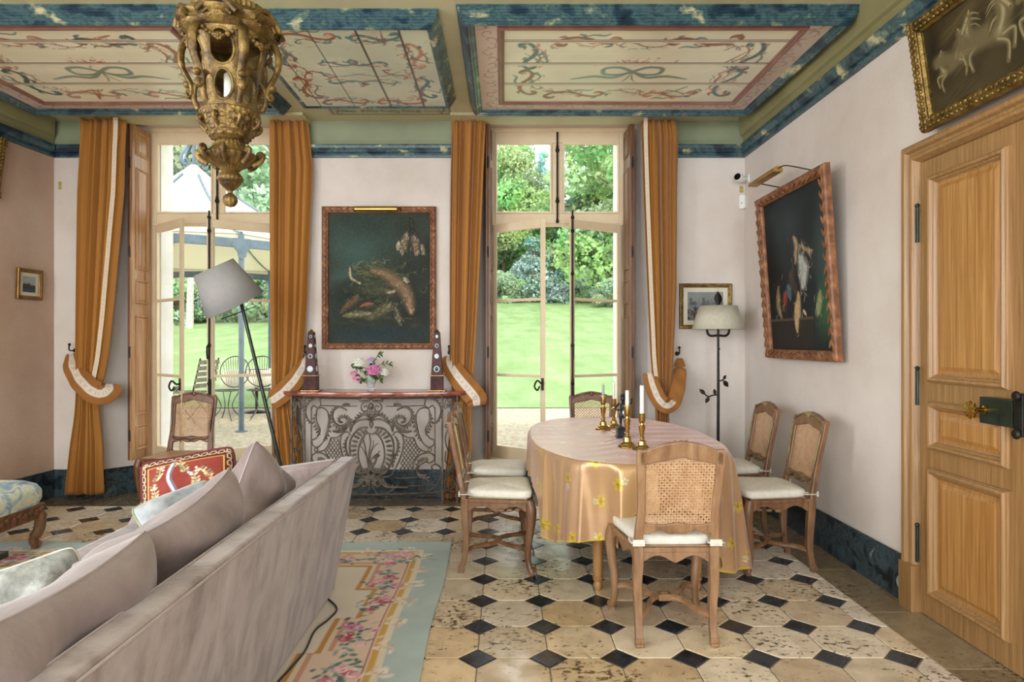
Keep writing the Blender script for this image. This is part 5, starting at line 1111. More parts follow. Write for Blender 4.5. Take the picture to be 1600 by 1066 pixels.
def rose(px, py, r_, dy, cols, label):
    x, y, z = at(px, py, 5.5 + dy); t = thing('rose', (x, y, z - r_ * .5), label, 'flower', 'roses in the crystal vase'); rr = random.Random(px); mt = mat('petal_' + cols[0], cols[0], cols[1], scale=25, rough=.6, sheen=.2)
    m = MB(); tl = Matrix.Rotation(R(38), 4, 'X') @ Matrix.Rotation(rr.uniform(-.4, .4), 4, 'Y')
    for ring, (n_, ra, el, sz) in enumerate(((6, .78, .15, .58), (6, .55, .6, .55), (5, .34, 1.0, .46), (3, .14, 1.3, .34))):
        for k in range(n_):
            a = 2 * PI * k / n_ + ring * .5; X = tl @ Matrix.Translation((math.cos(a) * ra * r_, math.sin(a) * ra * r_, (.1 + .22 * ring) * r_)) @ Matrix.Rotation(a, 4, 'Z') @ Matrix.Rotation(-el, 4, 'Y'); m.ell((0, 0, 0), r_ * sz, r_ * sz * .95, r_ * .10, 9, 5, 0, X)
    m.build('bloom', mt, t, smooth=80)
    vb = Vector((vx + .4 * (x - vx) * .2, 5.52, ZT_ + .06)) - t.location; m = MB(); m.tube(cr([(0, 0, -.0), (vb.x * .4, vb.y * .4, vb.z * .45), tuple(vb)], 5), .0028, 6); m.build('stem', m_stemg, t)
    for k in range(4):
        f = rr.uniform(.15, .5); a = rr.uniform(0, 6); X = Matrix.Translation((vb.x * f + .026 * math.cos(a), vb.y * f + .02 * math.sin(a) - .012, vb.z * f + rr.uniform(-.01, .02))) @ Matrix.Rotation(a, 4, 'Z') @ Matrix.Rotation(rr.uniform(-.9, .9), 4, 'Y') @ Matrix.Rotation(rr.uniform(-1, 1), 4, 'X'); m = MB(); m.ell((0, 0, 0), .032, .017, .002, 10, 5, 0, X); m.build('leaf', m_leafg, t, smooth=80)
rose(584, 575, .050, -.07, ('c9609a', 'e39ac4'), 'large open pink rose at the front of the vase')
rose(561, 563, .042, 0, ('e3e3d8', 'f2f1ea'), 'white rose standing up over the patio side of the vase')
rose(600, 579, .036, -.03, ('e0dfd6', 'f0efe8'), 'white rose leaning low on the dining side of the vase')
rose(553, 582, .026, -.02, ('d0588c', 'edb7cd'), 'small pink rose hanging out beside the obelisk side of the vase')
rose(558, 591, .033, -.05, ('d87aa6', 'f0c3d6'), 'drooping two-tone pink rose lowest on the vase')
rose(580, 561, .030, .03, ('b99bc4', 'd3bedb'), 'pale lilac rose at the top of the bunch')
m_sprig = m_leafg
for (pts, lb) in (([(575, 585), (590, 572), (604, 568), (612, 571)], 'leafy sprig reaching towards the dining side of the bouquet'), ([(578, 585), (584, 565), (590, 556), (595, 553)], 'leafy sprig rising highest from the bouquet'), ([(576, 588), (562, 578), (552, 573), (549, 570)], 'leafy sprig reaching towards the patio side of the bouquet'), ([(580, 590), (590, 588), (594, 592), (595, 596)], 'leaf spray drooping in front of the crystal vase')):
    P = [at(a, b, 5.5 - .02) for a, b in pts]; t = thing('leaf_sprig', P[0], lb, 'foliage', 'leaf sprigs in the vase'); cu = cr(P, 6); m = MB(); m.tube(cu, .002, 5); m.build('stem', m_stemg, t, P[0]); rr = random.Random(pts[0][0])
    for k in range(3, len(cu), 3):
        for sg in (-1, 1): X = Matrix.Translation(Vector(cu[k]) - Vector(P[0])) @ Matrix.Rotation(sg * rr.uniform(.4, 1.2), 4, 'Y') @ Matrix.Rotation(rr.uniform(-.8, .8), 4, 'X') @ Matrix.Translation((.014, -.005, 0)); m = MB(); m.ell((0, 0, 0), .02, .011, .0018, 9, 5, 0, X); m.build('leaf', m_leafg, t, smooth=80)

# ================================================================== PICTURES
m_oil = mat('oil_canvas', vcol=True, rough=.5, bump=.25, bscale=160, bdist=.002, spec=.1)
m_frame = mat('carved_oak_frame', stops=[(.3, '5c3620'), (.5, '80502f'), (.7, 'a0704a')], scale=16, rough=.42, bump=.4, bscale=70)
m_gilt = mat('gilt_frame', stops=[(.3, '4c3a1c'), (.5, '7d6432'), (.7, 'a68a50')], scale=22, rough=.38, metal=.75, bump=.5, bscale=90)
def picture(name, M_, w, h, fw, fm, cv, label, cat, leaf=0., prof=None, mount=None, depth=.045):
    """M_: columns u, v, n with the origin in the lower left outer corner, n out of the wall"""
    t = thing(name, M_.translation, label, cat); rot = M_.to_3x3().to_4x4(); fn = lambda u, v, d: tuple(rot @ Vector((u, v, d)))
    m = MB(); k = depth; m.frame(0, w, 0, h, prof or [(0, 0), (0, k * .7), (fw * .12, k * .9), (fw * .3, k), (fw * .55, k * .95), (fw * .75, k * .7), (fw * .85, k * .72), (fw, k * .5), (fw, k * .2), (fw, 0)], fn, 0)
    fr = m.build('frame', fm, t, bevel=.002)
    if leaf:
        m = MB()
        for (L_, ang, o0) in ((w, 0, (0, 0)), (w, 0, (0, h - fw)), (h, 90, (fw, 0)), (h, 90, (w, 0))):
            n = int(L_ / leaf); 
            for i in range(n):
                s_ = (i + .5) * L_ / n; dr = 1 if i < n / 2 else -1
                for sg in (-1, 1):
                    c_ = (o0[0] + s_, o0[1] + fw * .45 + sg * fw * .16) if ang == 0 else (o0[0] - fw * .55 + sg * fw * .16, o0[1] + s_)
                    X = rot @ Matrix.Translation((c_[0], c_[1], k * .98)) @ Matrix.Rotation(R(ang) + sg * dr * .45 + (PI if dr < 0 else 0), 4, 'Z'); m.ell((0, 0, 0), leaf * .5, fw * .13, k * .14, 7, 5, 0, X)
        m.build('carved_leaves', fm, fr, smooth=70)
    fi = fw * .98
    if mount:
        m = MB(); m.frame(fi, w - fi, fi, h - fi, [(0, k * .25), (mount[0], k * .25), (mount[0], k * .2)], fn, 0, False); m.build('mount', mount[1], t); fi += mount[0] * .98
    cv_w, cv_h = w - 2 * fi, h - 2 * fi
    q = lambda u, v: [sum(rot[i][j] * a for j, a in enumerate((fi + u / cv.w * cv_w, fi + v / cv.h * cv_h, k * .22))) + 0 * u for i in range(3)]
    cv.obj('canvas', m_oil, q, t)
    return t
def wallM(o, u, v):
    u = Vector(u).normalized(); v = Vector(v); v = (v - u * u.dot(v)).normalized(); n_ = u.cross(v); M_ = Matrix((u, v, n_)).transposed().to_4x4(); M_.translation = o; return M_
# still life over the console
c = Canvas(.92, 1.2, 210, '333a31'); c.noise(.10, .35, (.8, 1, .95), 3); r = random.Random(9)
q_ = lambda x, y: ((x - 497) / 713 * .92, (1 - (y - 228) / 931) * 1.2)
c.blob(.25, .85, .5, .45, '44605a', .75, .3, 1); c.blob(.12, .6, .3, .12, '557070', .35, .2, 1); c.blob(.2, .4, .3, .22, '1f2a28', .8, .2, .8); c.blob(.7, .55, .4, .4, '2b2d25', .8, 0, 1); c.blob(.45, .08, .6, .12, '27353a', .8, 0, .8)
c.blob(*q_(790, 660), .2, .1, '2b3026', .8, -.2, .6)
for k in range(60): x, y = r.gauss(860, 110), r.gauss(640, 45); c.stroke(cr([q_(x + r.uniform(-60, 60), y + r.uniform(-30, 30)) for _ in range(4)], 4), .005, r.choice(['8a8a5c', '6a7048', '474c34', '2a2c22']), .55)
def bird(P, w, base, hi, n=24, sp=.35):
    """a soft feathered or furred body along a path, lit strokes scattered across it"""
    cu = cr([q_(*p) for p in P], 8); c.stroke(cu, w * 1.25, '1f2019', .55, True, .9); c.stroke(cu, w, base, .85, True, .8); L_ = len(cu)
    for k in range(n * 3):
        i = r.randrange(1, L_ - 1); t_ = cu[i + 1] - cu[i - 1]; t_ = t_ / (np.hypot(*t_) or 1); o_ = r.gauss(0, sp) * w * math.sin(PI * i / L_); x, y = cu[i][0] - t_[1] * o_, cu[i][1] + t_[0] * o_; l_ = r.uniform(.012, .035); an = r.uniform(-.5, .5); dx, dy = t_[0] * math.cos(an) - t_[1] * math.sin(an), t_[0] * math.sin(an) + t_[1] * math.cos(an)
        c.stroke([(x, y), (x + dx * l_, y + dy * l_)], .0048, r.choice(hi), .5)
for (x, y, rx_, ry_, col, al) in ((850, 720, .34, .16, '4a4a32', .55), (760, 900, .36, .13, '4a4634', .6), (990, 860, .14, .2, '33322a', .7), (1080, 420, .14, .22, '35342a', .6), (640, 760, .2, .1, '2a2e24', .7), (800, 790, .3, .06, '545236', .5)): c.blob(*q_(x, y), rx_, ry_, col, al, -.15, 1)
for k in range(130): x, y = r.gauss(840, 130), r.gauss(760, 70); c.stroke(cr([q_(x + r.uniform(-40, 40), y + r.uniform(-24, 24)) for _ in range(3)], 4), .0045, r.choice(['6a6a44', '57583a', '7c7a52', '33362a', '45462f']), .5)
bird([(800, 640), (880, 660), (970, 720), (1040, 800), (1068, 890), (1080, 940)], .085, '8a6e54', ['b89c76', 'a58662', '5f4835', 'c4b08a'], 34); bird([(1025, 690), (1050, 720)], .03, '8a8672', ['b8b49c'], 6); bird([(905, 800), (960, 790)], .022, 'a08474', ['c4a89a'], 6)
bird([(1045, 370), (1028, 440), (1012, 515)], .05, '80705c', ['c4b89c', '4c4034', 'a8927a']); bird([(1085, 380), (1108, 450), (1115, 525)], .055, '7c6456', ['c4b89c', '4c4034', 'a88c7c']); bird([(990, 430), (985, 490)], .03, '8a806a', ['c8c0a4'], 8); bird([(1150, 450), (1165, 520)], .03, '6a6250', ['b0a88c'], 8); bird([(1070, 265), (1088, 330), (1080, 390)], .03, '232620', ['3a4038', '4c5044'], 12)
bird([(585, 940), (630, 890), (680, 850), (700, 820)], .055, '66533f', ['8a7452', '42352a', '77614a']); bird([(780, 985), (850, 940), (920, 900), (965, 885)], .07, '6a644a', ['9c9474', '44442f', 'aaa280', '3a3a2a'], 34); bird([(600, 965), (690, 955), (790, 945)], .048, '7a7458', ['b0aa88', '4f4e38', '9c966e'], 28); bird([(965, 900), (985, 970), (1000, 1020)], .045, '5a5646', ['b0a88c', '35342a'], 20); bird([(720, 900), (760, 880), (800, 880)], .026, '8c5a48', ['b08468', '96503f'], 10); bird([(645, 610), (655, 690), (715, 730)], .016, '988266', ['c4b48c'], 16); bird([(945, 875), (975, 880)], .022, '2a2c30', ['55585c'], 6)
for k in range(40): x, y = r.uniform(560, 1120), r.gauss(1000, 22); c.stroke([q_(x, y), q_(x + r.uniform(30, 80), y + r.uniform(-8, 8))], .006, r.choice(['4c4630', '3a3628', '5a5238']), .45)
c.noise(.035, .012, seed=5)
Yp = D - .005
def at_wall(px, py): x, y, z = at(px, py, 5.70); return (x, Yp, z)
o = at_wall(502, 546); o2 = at_wall(681, 322)
tp = picture('painting', wallM(o, (1, 0, 0), (0, -.0, 1)), o2[0] - o[0], o2[2] - o[2], .057, m_frame, c, 'dark still life of game in a carved oak frame above the console', 'painting', .05)
def picture_light(name, c0, u, length, arms, label):
    t = thing(name, c0, label, 'picture light', 'brass picture lights'); u = Vector(u).normalized(); out = u.cross(Vector((0, 0, 1))); rings = []
    for s_ in (-length / 2, length / 2):
        rings.append([tuple(u * s_ + out * (.034 * math.cos(a)) + Vector((0, 0, .028 * math.sin(a)))) for a in np.linspace(R(-20), R(200), 12)])
    m = MB(); m.loft(rings); m.build('shade', mat('satin_brass', 'b39049', 'c9a860', scale=6, rough=.35, metal=.85), t, smooth=50, solid=.002)
    m = MB()
    for s_ in (-length * .55, length * .55): m.tube(cr([tuple(u * s_ * .9 + Vector((0, 0, .01))), tuple(u * s_ - out * .05 + Vector((0, 0, .025))), tuple(u * s_ - out * arms + Vector((0, 0, -.01)))], 5), .0045, 6)
    m.build('arm', mat('dark_brass', '4a3c22', rough=.4, metal=.8), t, smooth=60)
lx, ly, lz = at(587, 326, 5.60); picture_light('picture_light', (lx, 5.63, lz), (1, 0, 0), .37, .075, 'brass picture light over the game still life above the console')
# game piece on the right wall, leaning forward at the top
c = Canvas(.95, 1.15, 200, '23282a'); c.noise(.07, .3, (.9, 1, 1), 6); r = random.Random(4); w, h = c.w, c.h
c.blob(.45 * w, .8 * h, .5, .35, '3a464a', .7, 0, 1); c.blob(.98 * w, .55 * h, .22, .5, '4a6a62', .7, 0, 1); c.blob(1.0 * w, .22 * h, .28, .3, '45764a', .85, 0, 1); c.blob(.1 * w, .5 * h, .2, .5, '191a1a', .8, 0, 1)
q_ = lambda x, y: (x * w, y * h)
def hang(P, wd, base, hi, n=30, sp=.03):
    c.stroke(cr([q_(*p) for p in P], 8), wd, base, .95, True, .6)
    for k in range(n):
        i = r.random() * (len(P) - 1); a, b = P[int(i)], P[min(int(i) + 1, len(P) - 1)]; f = i - int(i); x, y = a[0] + (b[0] - a[0]) * f + r.gauss(0, sp), a[1] + (b[1] - a[1]) * f + r.gauss(0, sp); c.stroke([q_(x, y), q_(x + r.uniform(-.03, .03), y - r.uniform(0, .06))], .005, r.choice(hi), .6)
hang([(.5, .72), (.53, .66), (.5, .55)], .035, 'a98a6a', ['c9a888', '8a6a4c']); hang([(.58, .66), (.68, .62), (.78, .60)], .025, '8d7458', ['b39a78']); hang([(.58, .58), (.62, .5), (.6, .4)], .095, 'a8a89e', ['cfcfc4', '8a8a80', 'dedbd0'], 50, .05); hang([(.45, .52), (.42, .44), (.5, .36)], .07, '4a3a32', ['6a5040', '2a2624']); hang([(.52, .36), (.5, .26), (.46, .14)], .055, 'b8976c', ['d6b98c', '8a6a48'], 30); hang([(.3, .38), (.28, .3)], .05, '8f3f32', ['b85c48', '6a2c28'], 14); hang([(.35, .42), (.38, .34)], .05, '4a6a70', ['7a9a9c', '2c4048'], 16); hang([(.18, .42), (.16, .3), (.2, .22)], .05, '8a7350', ['c9b080', '5a4a34'], 30, .05); hang([(.85, .35), (.8, .22)], .05, '8a8f62', ['c4c49a', '5a7048'], 24, .04); hang([(.62, .22), (.58, .25)], .02, 'c9b898', ['e0d6c0'], 6)
c.rect(0, .0, .72 * w, .20 * h, '2b2622', .85); c.rect(0, .19 * h, .72 * w, .205 * h, '5a4c3c', .8)
for k in range(16): c.rect(.05 * w + k * .04, .02 * h, .05 * w + k * .04 + .008, .18 * h, '3f3a34', .6)
hang([(.47, .3), (.46, .12)], .05, 'b8976c', ['d6b98c', '8a6a48'], 20)
b0 = Vector((2.125, 5.08, 1.268)); vt = Vector((-.085, 0, 1.25)); picture('painting', wallM(b0, (0, -1, 0), vt), 1.08, 1.255, .07, m_frame, c, 'game still life leaning forward on the plain wall beside the wooden door', 'painting', .075, None, None, .05)
x, y, z = 1.93, 4.70, 2.62; picture_light('picture_light', (1.925, 4.72, 2.60), (0, -1, 0), .46, .236, 'brass picture light over the game painting on the plain wall')
# horses over the door
c = Canvas(.98, .42, 330, '3a3220'); c.noise(.10, .2, (1, .95, .7), 8); r = random.Random(6)
for k in range(70): y = r.uniform(.0, .42); x = r.uniform(0, .98); a = r.uniform(.2, .5); c.stroke([(x, y), (x + .12 * math.cos(a), y + .12 * math.sin(a))], .006, r.choice(['57492f', '6a5a38', '2a2416']), .35)
c.blob(.05, .3, .07, .2, '1e1a12', .8, 0, 1); c.blob(.3, .38, .25, .06, '6a5b3a', .5, .3, 1)
def horse(cx, cy, s, flip=1, sh='62573c', hi='958a66'):
    P = lambda pts: cr([(cx + flip * a * s, cy + b * s) for a, b in pts], 6)
    c.stroke(P([(.55, .12), (.25, .05), (.05, .02), (-.05, -.02)]), .17 * s, sh, .95, False, .7); c.stroke(P([(0, 0), (-.04, .12), (-.06, .25), (-.02, .38)]), .10 * s, sh, .98, False, .6); c.stroke(P([(-.02, .04), (-.08, .15), (-.09, .27), (-.05, .36)]), .045 * s, hi, .9, False, .9)
    c.stroke(P([(-.03, .40), (-.10, .33), (-.17, .24), (-.19, .2)]), .06 * s, sh, 1, False, .5); c.stroke(P([(-.06, .38), (-.13, .29), (-.18, .22)]), .03 * s, hi, .95, False, .8); c.stroke(P([(-.03, .42), (-.01, .47)]), .018 * s, hi, .9)
    c.blob(cx - flip * .1 * s, cy + .34 * s, .01 * s, .008 * s, '1c160c', 1); c.blob(cx - flip * .185 * s, cy + .205 * s, .012 * s, .01 * s, '2a2214', .9)
    for k in range(9): c.stroke(P([(.0, .42 - .04 * k), (.06 + .02 * r.random(), .40 - .04 * k), (.12 + .05 * r.random(), .34 - .045 * k)]), .012 * s, r.choice(['5a4d32', '9a8d68', '3a3020']), .7)
    for (ax, ay, bx_, by_, ex, ey) in ((-.04, -.04, -.2, -.04, -.17, -.24), (.04, -.06, -.1, -.16, -.07, -.36)):
        c.stroke(P([(ax, ay), (bx_, by_), (ex, ey)]), .038 * s, sh, .98, False, .6); c.stroke(P([(ax - .01, ay), (bx_ - .01, by_), (ex - .01, ey)]), .018 * s, hi, .85, False, .9); c.blob(cx + flip * ex * s, cy + ey * s, .03 * s, .024 * s, sh, 1)
    c.blob(cx - flip * .0 * s, cy + .0 * s, .10 * s, .09 * s, hi, .55, 0, 1)
horse(.105, .165, .24); horse(.215, .20, .27, -1); horse(.30, .215, .33); horse(.44, .195, .38, -1); horse(.62, .2, .36); horse(.8, .19, .36)
b0 = Vector((2.105, 3.17, 2.432)); picture('painting', wallM(b0, (0, -1, 0), (-.075, 0, .53)), 1.12, .54, .072, m_gilt, c, 'brown oil of leaping horses in a gilt frame above the wooden door', 'painting', .03)
# framed print by the floor lamp
c = Canvas(.34, .28, 330, '7d7f80'); c.noise(.1, .08, seed=3); r = random.Random(2); c.rect(0, .18, .34, .28, '8f938f', .6)
for k in range(170): c.blob(r.uniform(0, .34), abs(r.gauss(.06, .06)), r.uniform(.004, .016), r.uniform(.006, .02), r.choice(['2c2c30', '4a484a', '5e5a58', '7a4a3e', '8a8a88', '3a3e46']), .75, r.uniform(-.4, .4))
for k in range(8): c.rect(.02 + k * .04, .15, .045 + k * .04, .18 + r.uniform(0, .06), r.choice(['6a6c70', '5a5c60', '7c7e80']), .8)
o, o2 = at(1062, 514, 5.72), at(1144.5, 443, 5.72); m_mount = mat('cream_mount', 'cfc6b0', 'd9d1bd', scale=9, rough=.9)
picture('framed_print', wallM((o[0], D - .004, o[2]), (1, 0, 0), (0, 0, 1)), o2[0] - o[0], o2[2] - o[2], .036, m_gilt, c, 'gilt-framed crowd print on the wall behind the leafy floor lamp', 'picture', 0, None, (.04, m_mount), .03)
# small landscape on the left wall
c = Canvas(.13, .13, 420, '9fa9a4'); c.noise(.08, .05, seed=3); c.rect(0, 0, .13, .04, '4c5658'); c.blob(.03, .05, .05, .025, '3a403c', .9); c.blob(.09, .045, .05, .02, '3f4640', .9); c.rect(.055, .04, .075, .065, '5a4238', .9); c.blob(.065, .07, .006, .012, '4a3830', 1); c.noise(.05, .01, seed=7)
ya, yb = 5.33, 5.59; b0 = Vector((xleft(ya) + .008, ya, 1.752)); b1_ = Vector((xleft(yb) + .008, yb, 1.752))
picture('framed_landscape', wallM(b0, b1_ - b0, (.03, 0, 1)), .262, .262, .034, mat('bronze_frame', '6e4e24', '9a743c', scale=12, rough=.35, metal=.6), c, 'small framed landscape on the brown-pink wall next to the curtain', 'picture', 0, None, (.03, m_mount), .025)
# gilt frame cut by the picture edge
c = Canvas(.4, .35, 120, '2f2a22'); c.noise(.08, .1, seed=2)
ya, yb = 4.42, 5.13; b0 = Vector((xleft(ya) + .01, ya, 2.53)); b1_ = Vector((xleft(yb) + .01, yb, 2.53))
picture('gilt_framed_picture', wallM(b0, b1_ - b0, (.14, 0, 1)), (b1_ - b0).length, .50, .09, m_gilt, c, 'richly carved gilt frame hanging high on the brown-pink wall', 'picture', .028, None, None, .06)

# ================================================================== LAMPS
m_shade = mat('grey_linen_shade', '93918f', '989694', scale=30, rough=.85, bump=.2, bscale=200); m_shadel = mat('cream_paper_shade', 'bab4a0', 'c6c0ac', scale=30, rough=.8); m_steel = mat('dark_steel', '2c2e2b', '3d403c', scale=20, rough=.35, metal=.7); m_shin = mat('shade_lining', 'd9d2bc', rough=.8)
Yl = 4.62
t = thing('leaning_floor_lamp', (X_at(463, Yl), Yl, 0), 'leaning floor lamp with a tilted grey drum shade behind the sofa', 'lamp'); org = t.location
bc, tc_ = Vector(at(367.5, 476.5, Yl)), Vector(at(333.5, 417.5, Yl - .085)); ax = (tc_ - bc); hgt = ax.length; ax.normalize(); Xs = Matrix.Translation(bc) @ ax.to_track_quat('Z', 'Y').to_matrix().to_4x4()
Xs = Xs @ Matrix.Rotation(R(0), 4, 'X'); rb, rt = 47 * Yl / F, 31 * Yl / F
m = MB(); vs = []; n = 56
for r_, z in ((rb, 0), (rt, hgt)): vs += [tuple(Xs @ Vector((r_ * math.cos(2 * PI * k / n), r_ * math.sin(2 * PI * k / n), z))) for k in range(n)]
m.add(vs, [(k, (k + 1) % n, n + (k + 1) % n, n + k) for k in range(n)]); m.build('lamp_shade', m_shade, t, org, smooth=60, solid=.004)
m = MB(); p0, p1 = Vector(at(463, 830, Yl)), Vector(at(376, 470, Yl)); m.tube([tuple(p0), tuple(p1)], [.015, .012], 10); m.build('pole', m_steel, t, org, smooth=50)
m = MB(); m.lathe([(.15, 0), (.15, .012), (.02, .02), (.014, .05)], 36, (org[0], org[1], 0)); m.build('base', m_steel, t, org, smooth=40)
m = MB(); m.tube([at(345, 499, Yl), at(402, 478, Yl)], .0035, 6); m.tube([tuple(p1), tuple(bc + ax * .08), tuple(bc + ax * .12)], .011, 8); m.build('shade_bracket', m_steel, t, org); m = MB(); m.ell(tuple(bc + ax * .15), .03, .03, .04); m.build('bulb', m_plastic, t, org, smooth=80)
Yl = 5.42; fx = X_at(1122, Yl); t = thing('leafy_floor_lamp', (fx, Yl, 0), 'wrought-iron floor lamp with leaf sprouts and a cream shade in the wall corner', 'lamp'); org = t.location
Zq = lambda py: Z_at(py, Yl)
m = MB(); m.tube([(0, 0, 0.02), (0, 0, .5), (.002, 0, 1.0), (0, 0, Zq(475))], [.014, .013, .012, .008], 10); m.build('pole', m_iron, t, smooth=50)
m = MB(); m.lathe([(.15, 0), (.152, .01), (.1, .02), (.02, .03), (.016, .06)], 36); m.build('base', m_iron, t, smooth=40)
m = MB()
for s_ in (-1, 1): m.tube(cr([(0, 0, Zq(524)), (s_ * .06, 0, Zq(525)), (s_ * .088, 0, Zq(521)), (s_ * .094, 0, Zq(514)), (s_ * .094, 0, Zq(508))], 5), .01, 8)
m.build('fork', m_iron, t, smooth=50)
m = MB(); n = 56; vs = []
for r_, z in ((39.5 * Yl / F, Zq(515)), (28.5 * Yl / F, Zq(478.5))): vs += [(r_ * math.cos(2 * PI * k / n), r_ * math.sin(2 * PI * k / n), z) for k in range(n)]
m.add(vs, [(k, (k + 1) % n, n + (k + 1) % n, n + k) for k in range(n)]); m.build('lamp_shade', m_shadel, t, smooth=60, solid=.003)
def ileaf(px, py, ang, ln, par):
    m = MB(); X = Matrix.Translation((X_at(px, Yl) - fx, 0, Zq(py))) @ Matrix.Rotation(-ang, 4, 'Y'); rings = []
    for i in range(9):
        k = i / 8; w = .30 * ln * math.sin(PI * min(k * .9 + .08, 1)) ** 1.2 * (1 - .15 * k) + .001; rings.append([tuple(X @ Vector((ln * k, -.004 + .012 * k * k, w))), tuple(X @ Vector((ln * k, -.009 + .012 * k * k, 0))), tuple(X @ Vector((ln * k, -.004 + .012 * k * k, -w))), tuple(X @ Vector((ln * k, 0.001 + .012 * k * k, 0)))])
    m.loft(rings); m.build('iron_leaf', m_iron, par)
def sprout(P):
    m = MB(); m.tube(cr([(X_at(a, Yl) - fx, 0, Zq(b)) for a, b in P], 5), .006, 7); return m.build('sprout', m_iron, t, smooth=50)
s1 = sprout([(1122, 617), (1113, 618), (1107, 620), (1101, 616)]); ileaf(1101, 616, R(135), .06, s1); ileaf(1107, 620, R(-110), .06, s1); ileaf(1117, 617, R(95), .05, s1)
s2 = sprout([(1122, 595), (1127, 595), (1130, 593)]); ileaf(1130, 593, R(55), .045, s2); ileaf(1130, 595, R(-50), .07, s2); s3 = sprout([(1122, 547), (1125, 545)])
ileaf(1122, 477, R(90), .12, t)

# ================================================================== GILT LANTERN
m_gold = mat('old_gilt_wood', stops=[(.30, '2a1e10'), (.44, '574120'), (.58, '7d6433'), (.74, 'a38a58')], scale=15, detail=8, rough=.45, metal=.5, bump=.7, bscale=70, bdist=.006)
YL = 2.5; U = .0025 / 3.228; lx = X_at(359.8, YL); zq = lambda y: CAMZ - (y / 3.228 - PY) * .0025
ZB = zq(1046); t = thing('lantern', (lx, YL, ZB), 'carved gilt wood lantern hanging from the ceiling over the sofa', 'lantern'); org = (lx, YL, ZB)
def lz(pr, n=48, lob=None, nm='body', sm=45, par=None):
    m = MB(); m.lathe([(r_ * U, zq(y)) for r_, y in pr], n, (lx, YL, 0), 0, lob); return m.build(nm, m_gold, par or t, org, smooth=sm)
lz([(2, 1046), (20, 1040), (32, 1025), (36, 1010), (31, 992), (18, 980), (12, 976), (12, 964), (18, 957)], 48, lambda a, z: 1 + .05 * math.cos(10 * a), 'ball_finial')
lz([(14, 962), (26, 952), (45, 932), (50, 924), (46, 922), (58, 912), (62, 902), (56, 888), (46, 876), (38, 868), (36, 846)], 60, lambda a, z: 1 + .03 * math.cos(20 * a), 'lower_cup')
lz([(36, 868), (46, 860), (52, 852), (64, 845), (100, 825), (122, 806), (130, 790), (118, 778), (100, 768), (84, 750), (76, 742), (74, 730), (64, 724), (64, 716), (76, 706)], 96, lambda a, z: 1 + .035 * math.cos(24 * a), 'lower_bowl')
lz([(62, 722), (78, 712), (92, 700), (112, 670), (124, 640), (132, 605), (140, 590), (144, 578), (138, 572), (112, 570), (90, 560)], 96, lambda a, z: 1 + .02 * math.cos(36 * a), 'upper_bowl')
def ringknobs(r_, y, n, s, nm, a0=0, leaf=True):
    for k in range(n):
        a = a0 + 2 * PI * k / n; X = Matrix.Translation((lx, YL, zq(y))) @ Matrix.Rotation(a, 4, 'Z'); m = MB()
        m.tube([tuple(X @ Vector(p)) for p in cr([(r_ * U * .72, 0, -s * 1.5 * U), (r_ * U * .92, 0, -s * .9 * U), (r_ * U * 1.04, 0, 0), (r_ * U, 0, s * .8 * U), (r_ * U * .9, 0, s * .5 * U), (r_ * U * .93, 0, 0)], 5)], [s * .42 * U] * 14 + [s * .3 * U] * 12, 8, asp=1.3); m.ell((r_ * U * .98, 0, s * .15 * U), s * .5 * U, s * .75 * U, s * .5 * U, 10, 7, 0, X); m.build(nm, m_gold, t, org, smooth=60)
ringknobs(148, 790, 8, 28, 'scroll_knob', .2); ringknobs(146, 628, 8, 22, 'scroll_knob', -.1)
m = MB()      # acanthus relief on both bowls
for k in range(12):
    a = 2 * PI * k / 12
    for j in range(5):
        y = 690 - j * 24; r_ = [96, 112, 122, 130, 137][j]; X = Matrix.Translation((lx, YL, zq(y))) @ Matrix.Rotation(a + (.1 if j % 2 else -.1), 4, 'Z'); m.ell((r_ * U, 0, 0), 6 * U, 18 * U, 15 * U, 8, 6, 0, X)
m.build('acanthus_relief', m_gold, t, org, smooth=60)
# openwork cage with two tiers of oval openings
m = MB(); NB = 6; nth, nz = 180, 64; cagep = [(570, 112), (540, 114), (500, 118), (440, 122), (380, 132), (300, 152), (240, 172), (190, 188), (160, 190)]
ycs = np.linspace(570, 160, nz); rcs = np.interp(-ycs, [-p[0] for p in cagep], [p[1] for p in cagep]); OV = [(300, 78, 58), (470, 72, 44)]; A0 = R(-90) + R(8)
def hole(a, y, ex=0):
    d = ((a - A0 + PI / NB) % (2 * PI / NB)) - PI / NB; r_ = np.interp(-y, [-p[0] for p in cagep], [p[1] for p in cagep]); x = d * r_
    return any(((y - yc) / (hh + ex)) ** 2 + (x / (ww + ex)) ** 2 < 1 for yc, hh, ww in OV)
vs = [(lx + rcs[j] * U * math.cos(2 * PI * i / nth), YL + rcs[j] * U * math.sin(2 * PI * i / nth), zq(ycs[j])) for j in range(nz) for i in range(nth)]
fs = [(j * nth + i, j * nth + (i + 1) % nth, (j + 1) * nth + (i + 1) % nth, (j + 1) * nth + i) for j in range(nz - 1) for i in range(nth) if not hole(2 * PI * (i + .5) / nth, (ycs[j] + ycs[j + 1]) / 2)]
m.add(vs, fs); cg = m.build('cage', m_gold, t, org, smooth=60, solid=.010)
for b in range(NB):
    for (yc, hh, ww) in OV:
        P = []
        for k in range(28):
            q = 2 * PI * k / 28; y = yc + hh * math.sin(q); r_ = np.interp(-y, [-p[0] for p in cagep], [p[1] for p in cagep]); a = A0 + b * 2 * PI / NB + ww * math.cos(q) / r_; P.append((lx + (r_ + 2) * U * math.cos(a), YL + (r_ + 2) * U * math.sin(a), zq(y)))
        m = MB(); m.tube(P, 8 * U, 7, closed=True); m.build('oval_rim', m_gold, cg, org, smooth=60)
